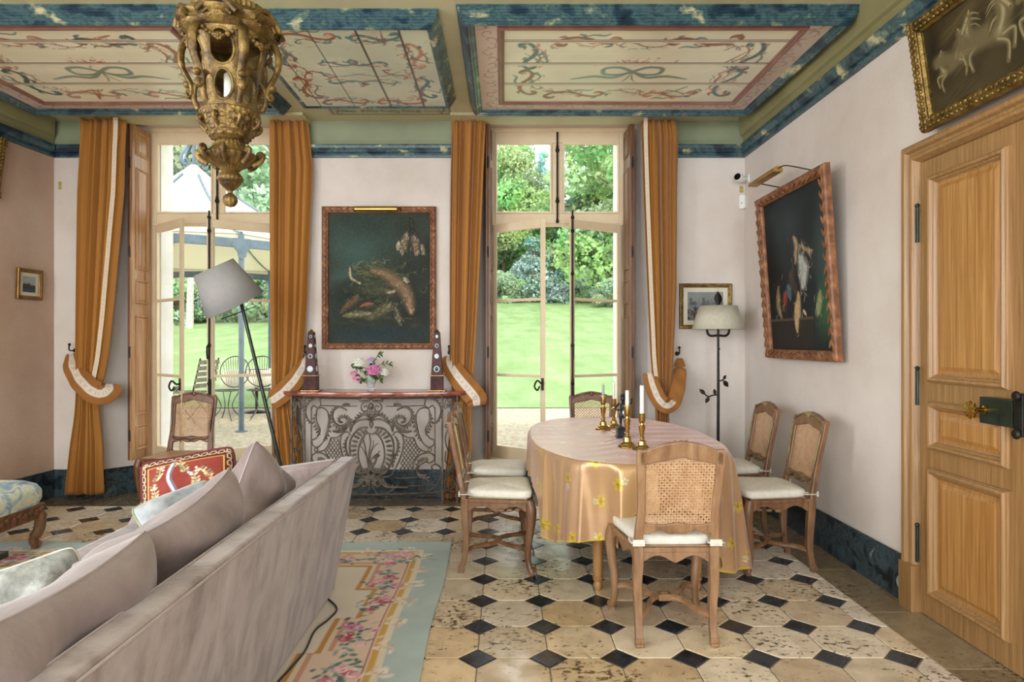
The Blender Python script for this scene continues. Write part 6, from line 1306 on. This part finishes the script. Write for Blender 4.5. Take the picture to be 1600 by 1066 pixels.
for b in range(NB):        # scrolled ribs between the openings, with garlands
    a = A0 + (b + .5) * 2 * PI / NB; X = Matrix.Translation((lx, YL, 0)) @ Matrix.Rotation(a, 4, 'Z'); V = lambda r_, y, s_=0: tuple(X @ Vector((r_ * U, s_ * U, zq(y))))
    m = MB(); m.tube(cr([V(192, 205), V(214, 225), V(232, 268), V(233, 330), V(214, 385), V(190, 430), V(180, 470), V(190, 500), V(204, 494), V(202, 474), V(190, 478)], 6), [24 * U] * 20 + [20 * U] * 20 + [15 * U] * 21, 8, asp=.7)
    m.tube(cr([V(150, 420), V(170, 455), V(172, 510), V(160, 545), V(150, 560)], 5), [16 * U, *([14 * U] * 19), 6 * U], 8); m.ell((0, 0, 0), 20 * U, 24 * U, 18 * U, 8, 6, 0, Matrix.Translation(V(205, 440)) ); m.build('scrolled_rib', m_gold, t, org, smooth=60)
    m = MB()
    for k in range(9): q = (k - 4) / 4; s_ = 1.0 + .25 * math.cos(k * 2); m.ell((0, 0, 0), 13 * U * s_, 13 * U * s_, 12 * U * s_, 7, 5, 0, Matrix.Translation((lx, YL, 0)) @ Matrix.Rotation(a + PI / NB + q * PI / NB * .8, 4, 'Z') @ Matrix.Translation((192 * U, 0, zq(268 - 44 * q * q))))
    X2 = Matrix.Translation((lx, YL, 0)) @ Matrix.Rotation(a + PI / NB, 4, 'Z')
    for k in range(7): an = 2 * PI * k / 7; m.ell((0, 0, 0), 8 * U, 9 * U, 9 * U, 7, 5, 0, X2 @ Matrix.Translation((198 * U, 13 * U * math.cos(an), zq(272) + 13 * U * math.sin(an))))
    m.ell((0, 0, 0), 12 * U, 9 * U, 9 * U, 8, 6, 0, X2 @ Matrix.Translation((200 * U, 0, zq(272)))); m.build('flower_garland', m_gold, t, org, smooth=60)
lob6 = lambda amp: (lambda a, z: 1 + amp * (abs(math.cos(NB * (a - A0) / 2)) ** .6 - .6))
lz([(170, 215), (196, 205), (214, 190), (222, 178), (214, 170), (226, 160), (238, 150), (240, 138), (226, 128), (218, 118), (206, 112), (196, 100), (176, 96)], 144, lob6(.12), 'cornice')
lz([(172, 100), (180, 92), (176, 60), (162, 52), (150, 46), (110, 42)], 144, lambda a, z: 1 + .02 * math.cos(48 * a) + .06 * (abs(math.cos(NB * (a - A0) / 2)) - .6), 'gadroon_band')
lz([(122, 48), (118, 30), (104, 16), (98, 4), (92, -10), (60, -30), (30, -42), (22, -60), (20, -75)], 60, lambda a, z: 1 + .03 * math.cos(14 * a), 'crown')
m = MB()
for b in range(NB):      # pediment shells over each side
    X2 = Matrix.Translation((lx, YL, 0)) @ Matrix.Rotation(A0 + b * 2 * PI / NB, 4, 'Z')
    m.tube([tuple(X2 @ Vector((232 * U, s_ * 92 * U, zq(168 - 60 * math.cos(s_ * PI / 2) ** 1.0)))) for s_ in np.linspace(-1, 1, 15)], 14 * U, 8); m.tube([tuple(X2 @ Vector((224 * U, s_ * 66 * U, zq(178 - 40 * math.cos(s_ * PI / 2))))) for s_ in np.linspace(-1, 1, 13)], 9 * U, 7)
    for k in range(7): an = PI * (k + .5) / 7; m.ell((0, 0, 0), 9 * U, 9 * U, 24 * U, 7, 5, 0, X2 @ Matrix.Translation((222 * U, 22 * U * math.cos(an), zq(180) + 18 * U * math.sin(an))) @ Matrix.Rotation(math.cos(an) * 1.0, 4, 'X'))
m.build('pediment_shells', m_gold, t, org, smooth=60)
m = MB(); m.tube([(lx, YL, zq(-70)), (lx, YL, ZC)], .008, 8); m.build('hanging_rod', m_gold, t, org); m = MB(); m.lathe([(.05, ZC), (.05, ZC - .02), (.012, ZC - .05)], 24, (lx, YL, 0)); m.build('ceiling_rose', m_gold, t, org)
m = MB(); m.lathe([(40, 568), (44, 556), (30, 548)], 20, (lx, YL, 0)) if 0 else m.lathe([(40 * U, zq(566)), (44 * U, zq(556)), (28 * U, zq(546))], 20, (lx, YL, 0)); m.build('candle_cup', m_gold, t, org)
m = MB(); m.lathe([(30 * U, zq(556)), (30 * U, zq(380)), (26 * U, zq(376))], 20, (lx, YL, 0)); m.build('candle', mat('lantern_wax', 'e3e2d4', rough=.5), t, org, smooth=40)

# ================================================================== ODDS AND ENDS AT THE EDGES
m_blue = mat('blue_floral_silk', stops=[(.32, '3f6f96'), (.45, '86a9b8'), (.55, 'd9d6bd'), (.7, 'bfc2a2')], scale=9, detail=3, dist=1.2, rough=.5, sheen=.3)
t = thing('upholstered_stool', (-3.42, 4.06, .016), 'carved stool in blue floral silk cut by the picture edge near the small landscape', 'stool')
m = MB(); rings = []
for z, s in ((.30, .98), (.34, 1.03), (.39, 1.03), (.43, .96), (.455, .8), (.465, .5), (.468, .15)): rings.append([(math.copysign(abs(math.cos(a)) ** .35, math.cos(a)) * .34 * s, math.copysign(abs(math.sin(a)) ** .35, math.sin(a)) * .27 * s, z) for a in np.linspace(0, 2 * PI, 49)[:-1]])
m.loft(rings); m.build('seat', m_blue, t, smooth=60)
m = MB(); m.bx(-.33, .33, -.26, .26, .20, .30); ap = m.build('carved_apron', m_walnutd, t, bevel=.012); m = MB()
for k in range(14):
    for sy in (-1, 1): m.ell((-.30 + .046 * k, sy * .262, .25 + .012 * (k % 2)), .022, .012, .02, 8, 6)
for k in range(10):
    for sx in (-1, 1): m.ell((sx * .332, -.22 + .048 * k, .25 + .012 * (k % 2)), .012, .022, .02, 8, 6)
m.build('carving', m_walnutd, ap, smooth=60)
for sx in (-1, 1):
    for sy in (-1, 1):
        m = MB(); m.tube(cr([(sx * .29, sy * .22, .25), (sx * .31, sy * .235, .2), (sx * .305, sy * .23, .12), (sx * .28, sy * .21, .06), (sx * .29, sy * .22, .02)], 5), [.04] * 6 + [.034] * 8 + [.026] * 7, 8); m.tube([(sx * .27, sy * .235 + .012, .03), (sx * .31, sy * .205 + .012, .03)], .024, 10); m.bx(sx * .29 - .018, sx * .29 + .018, sy * .22 - .018, sy * .22 + .018, .0, .02); m.build('leg', m_walnut, t, smooth=50)
m_ebony = mat('ebonised_wood', '120e0d', '241c1a', scale=10, rough=.25)
t = thing('coffee_table', (-2.90, 2.75, 0), 'low black coffee table showing only a corner at the edge beside the sofa', 'coffee table'); m = MB(); m.bx(-.42, .42, -.50, .46, .315, .35); m.build('tabletop', m_ebony, t, bevel=.006); m = MB(); m.bx(-.39, .39, -.46, .42, .255, .315); m.build('apron', m_ebony, t, bevel=.003)
for sx in (-.37, .37):
    for sy in (-.45, .41): m = MB(); m.bx(sx - .025, sx + .025, sy - .025, sy + .025, .014, .26); m.build('leg', m_ebony, t, bevel=.003)
t = thing('book', (-2.68, 3.05, .351), 'red book lying on the corner of the black coffee table', 'book'); m = MB(); m.bx(-.12, .11, -.13, .11, 0, .003); m.bx(-.12, .11, -.13, .11, .022, .025); m.bx(-.12, -.116, -.13, .11, 0, .025); m.build('cover', mat('red_cloth', '8f2230', 'a53242', scale=30, rough=.6), t); m = MB(); m.bx(-.116, .106, -.126, .106, .003, .022); m.build('pages', m_linen, t)
# camera sensor and alarm box in the corner
x, y, z = at(1166, 281, 5.7); t = thing('security_camera', (XR - .01, 5.66, z), 'white security camera high in the wall corner', 'security camera'); Xc = Matrix.Translation((-.075, -.03, -.005)) @ Matrix.Rotation(R(42), 4, 'Z') @ Matrix.Rotation(R(8), 4, 'Y') @ Matrix.Rotation(R(-90), 4, 'Y')
m = MB(); m.lathe([(.028, -.05), (.034, -.045), (.036, .04), (.033, .05)], 28, X=Xc); m.build('housing', m_plastic, t, smooth=50); m = MB(); m.lathe([(.031, .05), (.028, .054), (.001, .052)], 28, X=Xc); m.build('lens_face', mat('black_lens', '0c0d0f', rough=.12), t, smooth=50); m = MB(); m.tube([(-.04, -.02, -.002), (.0, 0, 0)], .01, 8); m.bx(0, .01, -.03, .03, -.035, .035); m.build('bracket', m_plastic, t, bevel=.003)
x, y, z = at(1161, 316, 5.72); t = thing('alarm_sensor', (XR - .028, D - .028, z - .06), 'white alarm sensor below the security camera', 'alarm sensor'); m = MB(); X = Matrix.Rotation(R(-45), 4, 'Z'); m.loft([[tuple(X @ Vector((a * w, -.02 if k else b, zz))) for a, b, k in ((-1, .012, 0), (1, .012, 0), (.8, 0, 1), (-.8, 0, 1))] for zz, w in ((0, .026), (.02, .033), (.1, .034), (.125, .028))]); m.build('housing', m_plastic, t, bevel=.006); m = MB(); m.ell((0, 0, 0), .005, .004, .005, 8, 6, 0, X @ Matrix.Translation((0, -.021, .05))); m.build('indicator', m_iron, t)
x, y, z = at(1157.5, 296, D); m = MB(); m.bx(x - .012, x + .02, D - .006, D, z - .03, z + .03); tag(m.build('wall_plate', mat('ochre_plate', 'a09048', 'b3a35a', scale=20, rough=.7), None, (x, D, z), bevel=.002), 'tiny ochre plate on the wall between the security camera and the alarm sensor', 'wall plate')
x, y, z = at(94, 290, D); m = MB(); m.bx(x - .014, x + .014, D - .006, D, z - .035, z + .035); tag(m.build('wall_plate', MATS['ochre_plate'], None, (x, D, z), bevel=.002), 'small ochre plate on the plaster beside the leftmost curtain', 'wall plate')
def outlet(M_, label):
    t = thing('power_outlet', M_.translation, label, 'outlet', 'outlets in the marble baseboard'); rot = M_.to_3x3().to_4x4(); m = MB(); m.lathe([(.034, 0), (.034, .006), (.03, .009), (.024, .009), (.022, .004), (.001, .004)], 24, X=rot); m.build('plate', mat('glass_grey_plate', '8a9496', 'aab2b2', scale=10, rough=.25), t, smooth=40)
    m = MB()
    for s_ in (-.009, .009): m.lathe([(.003, .004), (.003, .0055)], 8, (s_, 0, 0), X=rot)
    m.build('socket_holes', m_iron, t)
outlet(Matrix.Translation((XR - .026, 3.445, .10)) @ Matrix.Rotation(R(-90), 4, 'Y'), 'round outlet in the dark baseboard beside the wooden door'); yl = 5.50; outlet(Matrix.Translation((xleft(yl) + .03, yl, .13)) @ Matrix.Rotation(R(90), 4, 'Y'), 'round outlet in the dark baseboard below the small landscape')
# convector under the left window
t = thing('radiator', (-2.45, 6.0, .03), 'dark finned convector under the patio window behind the sofa cushions', 'radiator'); m = MB(); m.bx(-.35, .35, -.03, .0, 0, .02); m.bx(-.35, .35, -.03, .0, .19, .21); m.build('casing', m_steel, t, bevel=.003); m = MB(); m.frame(-.35, .35, .02, .19, [(0, -.02), (0, -.028), (.01, -.028), (.01, -.02)], lambda u, v, d: (u, d, v))
for k in range(38): m.bx(-.335 + k * .018, -.33 + k * .018, -.026, -.003, .02, .19)
m.build('fins', mat('grey_fins', '6f777c', '868e92', rough=.4, metal=.4), t)
# ================================================================== OUTSIDE: GRAVEL, LAWN, TREES, GAZEBO
m_grass = mat('lawn_grass', stops=[(.28, '5f7547'), (.5, '6d8255'), (.72, '7d9165')], scale=1.2, detail=9, stretch=(1, .35, 1), rough=.9, bump=.5, bscale=9, bdist=.04, spec=.1)
m_gravel = mat('pale_gravel', stops=[(.3, '7d7361'), (.5, 'a0957f'), (.7, 'b8ad98')], scale=22, detail=9, rough=.95, bump=.8, bscale=40, bdist=.03, spec=.1)
def lz_(y): return .2 + 5.4 * max(0, (y - 11.65) / 50.0) ** 1.25
ys = np.concatenate([np.linspace(11.4, 30, 40), np.linspace(31, 110, 40)]); xs_ = np.linspace(-70, 60, 60); gx, gy = np.meshgrid(xs_, ys)
gz = np.vectorize(lz_)(gy) + .05 * np.sin(gx * .4 + gy * .3) * np.clip((gy - 14) / 10, 0, 1) + .012
o = surf('lawn', gx, gy, gz, m_grass); tag(o, kind='structure')
mb = MB(); mb.bx(-40, 40, 6.3, 11.9, -.3, .2); tag(mb.build('gravel_path', m_gravel), kind='structure')
mb = MB()
for (x0, x1, f0, f1) in OPEN:
    mb.bx(f0 + .034, f0 + .043, YW + .075, 6.345, .272, 3.43); mb.bx(f1 - .043, f1 - .034, YW + .075, 6.345, .272, 3.43)
tag(mb.build('trim_9', m_extw), kind='structure')
def leafm():
    m = bpy.data.materials.new('foliage'); m.use_nodes = True; nt = m.node_tree; nt.nodes.clear(); N = nt.nodes.new; L = nt.links.new
    o = N('ShaderNodeOutputMaterial'); d = N('ShaderNodeBsdfDiffuse'); t = N('ShaderNodeBsdfTranslucent'); x = N('ShaderNodeMixShader'); a = N('ShaderNodeAttribute'); a.attribute_name = 'Col'
    x.inputs[0].default_value = .45; L(a.outputs['Color'], d.inputs['Color']); L(a.outputs['Color'], t.inputs['Color']); L(d.outputs[0], x.inputs[1]); L(t.outputs[0], x.inputs[2]); L(x.outputs[0], o.inputs['Surface']); return m

m_bark = mat('bark', '4a3f33', '6e6152', scale=9, rough=.95, bump=.6); m_birch = mat('pale_bark', '8a8078', 'b5aca2', scale=9, rough=.9)

m_leaf = leafm()
def crown_mesh(nm, blobs, per, size, hexc, seed, droop=0.):
    """blobs: (x, y, z, rx, ry, rz); a cloud of small leaf sprays on their shells"""
    r = np.random.RandomState(seed); V = []; C = []; base = np.array([lin(q) for q in srgb(hexc)])
    for (bx, by, bz, rx, ry, rz) in blobs:
        d = r.normal(size=(per, 3)); d /= np.linalg.norm(d, axis=1)[:, None]; rad = .55 + .5 * r.rand(per) ** .6; p = np.array([bx, by, bz]) + d * rad[:, None] * np.array([rx, ry, rz])
        p[:, 2] -= droop * rad * (np.abs(d[:, 0]) + np.abs(d[:, 1])) * rx
        nrm = d + .9 * r.normal(size=(per, 3)); nrm /= np.linalg.norm(nrm, axis=1)[:, None]; t1 = np.cross(nrm, r.normal(size=(per, 3))); t1 /= np.linalg.norm(t1, axis=1)[:, None]; t2 = np.cross(nrm, t1); s = size * (.6 + .8 * r.rand(per))[:, None]
        V.append(np.stack([p - t1 * s, p - t2 * s * .6, p + t1 * s, p + t2 * s * .6], 1)); v = (.7 + .6 * r.rand(per))[:, None] * (1 + .1 * r.normal(size=(1, 3))) * (.85 + .3 * r.rand()); C.append(np.repeat((base * v)[:, None], 4, 1))
    V = np.concatenate(V).reshape(-1, 3); C = np.clip(np.concatenate(C).reshape(-1, 3), 0, 1); nq = len(V) // 4; me = bpy.data.meshes.new(nm); me.from_pydata(V.tolist(), [], np.arange(nq * 4).reshape(-1, 4).tolist())
    ca = me.color_attributes.new('Col', 'FLOAT_COLOR', 'POINT'); ca.data.foreach_set('color', np.concatenate([C, np.ones((len(C), 1))], 1).ravel().astype(np.float32)); me.materials.append(m_leaf); return me
def broad(seed, w, h, n, z0=.25):
    r = random.Random(seed); out = []
    for k in range(n):
        a = r.uniform(0, 6.28); q = r.random() ** .5; zz = r.uniform(z0, .96); env = math.sin(PI * min(1, .12 + zz * .88)) ** .6; s = r.uniform(.16, .28); out.append((math.cos(a) * q * w / 2 * env, math.sin(a) * q * w / 2 * env, zz * h, s * w * .7, s * w * .7, s * w * .55))
    return out
def conifer(seed, w, h, n, z0=.06):
    r = random.Random(seed); out = []
    for k in range(n):
        zz = z0 + (1 - z0) * (k / n); rad = (1 - zz) ** .8 * w / 2 + .3
        for j in range(max(2, int(6 * (1 - zz)) + 2)):
            a = r.uniform(0, 6.28); q = r.uniform(.3, .95); out.append((math.cos(a) * rad * q, math.sin(a) * rad * q, zz * h + r.uniform(-.3, .3), rad * .32 + .3, rad * .32 + .3, h * .022 + .1))
    return out
CR = {'bright': crown_mesh('crown_bright', broad(1, 14, 20, 46, .2), 442, 0.231, 'a8c88a', 1), 'chestnut': crown_mesh('crown_chestnut', broad(2, 15, 22, 50, .12), 442, 0.245, 'a6c48c', 2), 'dark': crown_mesh('crown_dark', conifer(3, 9, 15, 24), 102, 0.218, '769a7a', 3, .25), 'mid': crown_mesh('crown_mid', broad(4, 11, 13, 40, .1), 374, 0.218, '95b686', 4),  # leaf colours lightened and greyed, putting distance haze into the crowns
      'blue': crown_mesh('crown_blue', conifer(5, 8, 6.5, 12, .1), 153, 0.150, 'a9c2b8', 5, .6), 'cedar': crown_mesh('crown_cedar', conifer(6, 12, 22, 22, .25), 119, 0.245, 'b4ccc2', 6, .1), 'shrub': crown_mesh('crown_shrub', broad(7, 5, 3, 26, .0), 289, 0.136, 'a9c09c', 7), 'pine': crown_mesh('crown_pine', broad(8, 10, 15, 34, .3), 306, 0.218, 'b0c2a6', 8)}
def trunk_mesh(nm, h, r0, m, seed):
    r = random.Random(seed); mb = MB(); mb.tube(cr([(0, 0, -.3), (r.uniform(-.1, .1), 0, h * .3), (r.uniform(-.3, .3), 0, h * .65), (r.uniform(-.4, .4), 0, h)], 4), [r0 * (1 - .055 * i) for i in range(13)], 8)
    for k in range(5): a = r.uniform(0, 6.28); z = h * r.uniform(.35, .8); L_ = h * .28; mb.tube([(0, 0, z), (math.cos(a) * L_ * .5, math.sin(a) * L_ * .5, z + L_ * .35), (math.cos(a) * L_, math.sin(a) * L_, z + L_ * .6)], [r0 * .4, r0 * .25, r0 * .1], 6)
    o = mb.build(nm, m, smooth=60); me = o.data; bpy.data.objects.remove(o); return me
TK = {'trunk': trunk_mesh('trunk_dark', 12, .38, m_bark, 1), 'pale': trunk_mesh('trunk_pale', 9, .26, m_birch, 2)}
def tree(kind, px, Y, sc, label, trunk='trunk', name='tree', sz=None, cat='tree', grp='trees beyond the lawn'):
    t = thing(name, (X_at(px, Y), Y, lz_(Y) - .05), label, cat, grp, rz=rnd.uniform(0, 6.28)); c = bpy.data.objects.new('crown', CR[kind]); COL.objects.link(c); c.parent = t; c.scale = (sc, sc, sz or sc)
    if trunk: k = bpy.data.objects.new('trunk', TK[trunk]); COL.objects.link(k); k.parent = t; k.scale = (sc, sc, sz or sc)
    return t
for a in [('bright', 788, 60, .72, 'bright green broad tree filling the upper left pane of the garden window'), ('chestnut', 985, 56, 1.0, 'tall light green tree filling the upper right pane of the garden window'), ('cedar', 848, 82, .78, 'pale blue-green conifer rising far behind between the two tall trees'),
          ('dark', 812, 66, .78, 'dark conifer behind the weeping blue tree'), ('mid', 770, 64, .95, 'mid green tree at the left edge of the garden window view'), ('dark', 868, 70, .82, 'dark conifer in the gap between the open casements'), ('dark', 905, 64, .82, 'layered dark conifer seen through the right casement'), ('mid', 835, 72, .85, 'mid green tree behind the left casement stile'), ('mid', 935, 66, .85, 'mid green tree low behind the right casement'), ('chestnut', 1010, 66, .9, 'light green tree hidden mostly by the right jamb of the garden window'), ('bright', 700, 70, .9, 'green tree beyond the wall between the windows')]: tree(*a)
tree('blue', 838, 57, .95, 'weeping silver-blue tree at the lawn edge behind the left casement', None)
for a in [('shrub', 786, 55, .85, 'round pale shrub at the lower left of the garden window view'), ('shrub', 914, 55, .95, 'round flowering shrub seen through the right casement'), ('shrub', 960, 50, .7, 'shrub at the lawn edge by the right hinge of the garden window'), ('shrub', 884, 60, .7, 'small shrub in the gap between the open casements')]: tree(*a, None, 'shrub', None, 'shrub', 'shrubs along the lawn')
for a in [('pine', 300, 40, 1.05, 'grey-green pine above the white gazebo roof', 'pale'), ('pine', 395, 46, 1.15, 'tall pine behind the gilt lantern', 'pale'), ('mid', 262, 47, 1.0, 'mid green tree at the left edge of the patio window view', 'trunk'), ('mid', 345, 50, .95, 'mid green tree beyond the gazebo, behind the tilted lamp shade', 'trunk'), ('pine', 440, 52, 1.1, 'pine half hidden by the curtain of the patio window', 'trunk'), ('bright', 500, 62, .9, 'green tree beyond the dark still-life wall', 'trunk'), ('cedar', 350, 75, 1.0, 'pale conifer far behind the gazebo', 'trunk')]: tree(*a)
for a in [('shrub', 275, 36, .8, 'leafy shrub at the lawn edge left of the tree trunk'), ('shrub', 322, 38, .85, 'leafy shrub at the lawn edge below the tilted lamp shade'), ('shrub', 405, 38, .95, 'leafy shrub at the lawn edge beside the curtain'), ('shrub', 362, 42, .8, 'leafy shrub at the lawn edge behind the gazebo post')]: tree(*a, None, 'shrub', None, 'shrub', 'shrubs along the lawn')
Y = 33; t = thing('bare_tree', (X_at(296, Y), Y, lz_(Y) - .05), 'bare pale tree trunk standing on the lawn under the gazebo roof', 'tree'); k = bpy.data.objects.new('bole', TK['pale']); COL.objects.link(k); k.parent = t; k.scale = (.8, .8, 1)

# ---- gazebo
m_canvas = leafm(); m_canvas.name = 'white_canvas'; nt_ = m_canvas.node_tree
for q_n in nt_.nodes:
    if q_n.type == 'ATTRIBUTE': nt_.nodes.remove(q_n); break
for q_n in nt_.nodes:
    if q_n.type in ('BSDF_DIFFUSE', 'BSDF_TRANSLUCENT'): q_n.inputs['Color'].default_value = H('dcd6c4'); m_gsteel = mat('blue_grey_steel', '4c5b64', '5a6b74', scale=9, rough=.45, metal=.2)
gc = (-5.08, 10.5); GR = 2.6; GA = math.atan2(8.45 - 10.5, -3.46 + 5.08); t = thing('gazebo', (gc[0], gc[1], .2), 'white canopied garden gazebo with a blue-grey iron frame outside the patio window', 'gazebo')
ang = [GA + k * PI / 4 for k in range(8)]; zt = lambda q: 2.60 + 1.42 * (1 - q) ** 1.35 + .10 * (1 - q) ** 8
th_ = np.linspace(0, 2 * PI, 161) + GA; q_a = np.linspace(.02, 1.0, 26); TT, QQ = np.meshgrid(th_, q_a); md_ = ((TT - GA) % (PI / 4)) - PI / 8; RR = GR * QQ * (math.cos(PI / 8) / np.cos(md_)); sag_ = .05 * np.cos(md_ * 4) * QQ * (1 - QQ) * 4
surf('canopy', RR * np.cos(TT), RR * np.sin(TT), zt(QQ) - sag_ + .02, m_canvas, t, solid=.006)
ZZ = np.linspace(0, 1, 5)[:, None] * np.ones_like(th_)[None]; rr_ = (GR * .995 * math.cos(PI / 8) / np.cos(((th_ - GA) % (PI / 4)) - PI / 8))[None] * np.ones_like(ZZ); surf('valance', rr_ * np.cos(th_)[None], rr_ * np.sin(th_)[None], 2.62 - .08 * ZZ, m_canvas, t, solid=.004)
for a in ang:
    m = MB(); m.tube([(GR * math.cos(a), GR * math.sin(a), 0), (GR * math.cos(a), GR * math.sin(a), 2.62)], .036, 10); m.lathe([(.08, 0), (.08, .01), (.04, .02)], 12, (GR * math.cos(a), GR * math.sin(a), 0)); m.build('post', m_gsteel, t, smooth=50)
    m = MB(); m.tube([(GR * q * math.cos(a), GR * q * math.sin(a), zt(q) + .03) for q in np.linspace(1, .12, 12)], .022, 6); m.build('roof_rib', m_gsteel, t, smooth=60)
for k in range(8):
    a, b = ang[k], ang[(k + 1) % 8]; m = MB(); pa, pb = Vector((GR * math.cos(a), GR * math.sin(a), 2.49)), Vector((GR * math.cos(b), GR * math.sin(b), 2.49)); rings = []
    for i in range(9):
        f = i / 8; p = pa + (pb - pa) * f; dz = .04 * math.sin(PI * f); dn = Vector((p.x, p.y, 0)).normalized() * .02; rings.append([tuple(p + dn + Vector((0, 0, -.06 + dz))), tuple(p + dn + Vector((0, 0, .06 + dz))), tuple(p - dn + Vector((0, 0, .06 + dz))), tuple(p - dn + Vector((0, 0, -.06 + dz)))])
    m.loft(rings); m.build('beam', m_gsteel, t, bevel=.004)
    m = MB(); X = Matrix.Translation((GR * math.cos(a), GR * math.sin(a), 2.44)) @ Matrix.Rotation(a, 4, 'Z'); m.loft([[tuple(X @ Vector((d, w, z))) for w, z in ((-.11, .11), (.11, .11), (.12, 0), (.06, -.07), (.05, -.13), (0, -.17), (-.05, -.13), (-.06, -.07), (-.12, 0))] for d in (.03, .045)]); m.build('corner_bracket', m_gsteel, t)
m = MB(); m.tube([(0, 0, zt(0) - .1), (0, 0, zt(0) + .75)], .03, 8); m.ell((0, 0, zt(0) + .42), .05)
for k in range(4):
    a = GA + k * PI / 2 + .4; P = [(.02, .40), (.10, .28), (.20, .12), (.24, 0), (.18, -.06), (.12, -.02), (.16, .04)]; m.tube(cr([(q * math.cos(a), q * math.sin(a), zt(0) + z) for q, z in P], 5), .028, 6)
m.build('scroll_finial', m_gsteel, t, smooth=60)
# ---- garden chairs and table under it
m_slat = mat('weathered_slats', '4f463c', '6e6357', scale=12, rough=.7)
def slat_chair(x, y, rz, label):
    t = thing('slatted_garden_chair', (x, y, .2), label, 'garden chair', 'slatted garden chairs', rz); m = MB()
    for k in range(6): m.bx(-.2, .2, -.2 + .072 * k, -.145 + .072 * k, .44, .455)
    m.build('seat', m_slat, t); m = MB()
    for k in range(5): z = .52 + .085 * k; m.bx(-.21, .21, -.24 - (z - .45) * .22, -.225 - (z - .45) * .22, z, z + .06)
    m.build('backrest', m_slat, t)
    for sx in (-.19, .19): m = MB(); m.tube([(sx, .22, 0), (sx, -.2, .46), (sx, -.33, .95)], .012, 6); m.tube([(sx, -.26, 0), (sx, .2, .45)], .012, 6); m.build('leg', m_iron, t)
slat_chair(-4.62, 9.45, R(75), 'slatted garden chair seen beside the left casement stile'); slat_chair(-5.45, 10.3, R(-60), 'slatted garden chair farther off, only a slice showing at the left reveal')
m_wire = mat('dark_wire', '3a3c3a', '55574f', rough=.5, metal=.5)
def wire_chair(x, y, rz, label):
    t = thing('wire_garden_chair', (x, y, .2), label, 'garden chair', 'wire garden chairs', rz); m = MB(); cz, R_ = .72, .24; f = lambda u, z: (u, -.22 - .1 * (z - .45), z)
    m.tube([f(R_ * math.cos(a), cz + R_ * math.sin(a)) for a in np.linspace(0, 2 * PI, 33)[:-1]], .009, 6, closed=True)
    for k in range(11): u = -.2 + .04 * k; h = math.sqrt(max(R_ ** 2 - u ** 2, 0)); m.tube([f(u * .5, .47), f(u, cz + h * .98)], .004, 5)
    m.build('wire_back', m_wire, t); m = MB()
    for q in (.22, .15, .08): m.tube([(q * math.cos(a), q * math.sin(a), .45) for a in np.linspace(0, 2 * PI, 25)[:-1]], .007, 6, closed=True)
    for k in range(8): a = k * PI / 4; m.tube([(0, 0, .45), (.22 * math.cos(a), .22 * math.sin(a), .45)], .004, 5)
    m.build('wire_seat', m_wire, t)
    for k in range(4): a = PI / 4 + k * PI / 2; m = MB(); m.tube(cr([(.2 * math.cos(a), .2 * math.sin(a), .45), (.08 * math.cos(a), .08 * math.sin(a), .2), (.24 * math.cos(a), .24 * math.sin(a), 0)], 5), .008, 6); m.build('leg', m_wire, t)
wire_chair(-4.22, 9.75, R(175), 'round-backed wire chair to the left of the gazebo post'); wire_chair(-3.72, 9.85, R(200), 'round-backed wire chair beside the curtain, right of the gazebo post')
t = thing('garden_table', (-4.15, 10.75, .2), 'garden table under a pale cloth beneath the gazebo', 'garden table'); m = MB(); m.lathe([(.02, .03), (.03, .6), (.3, .68), (.48, .70), (.48, .715)], 32); m.lathe([(.22, 0), (.2, .02), (.03, .04)], 20); m.build('pedestal', m_iron, t, smooth=40)
m = MB(); rg = []
for z, s in ((.722, .2), (.722, .47), (.715, .5), (.6, .53), (.45, .56)): rg.append([(s * (1 + (.08 * math.cos(8 * a) if z < .7 else 0)) * math.cos(a), s * (1 + (.08 * math.cos(8 * a) if z < .7 else 0)) * math.sin(a), z) for a in np.linspace(0, 2 * PI, 65)[:-1]])
m.loft(rg, cap=False); m.build('cloth', mat('pale_outdoor_cloth', 'd9d4b8', 'e4e0c8', scale=6, rough=.9), t, smooth=60, solid=.003)
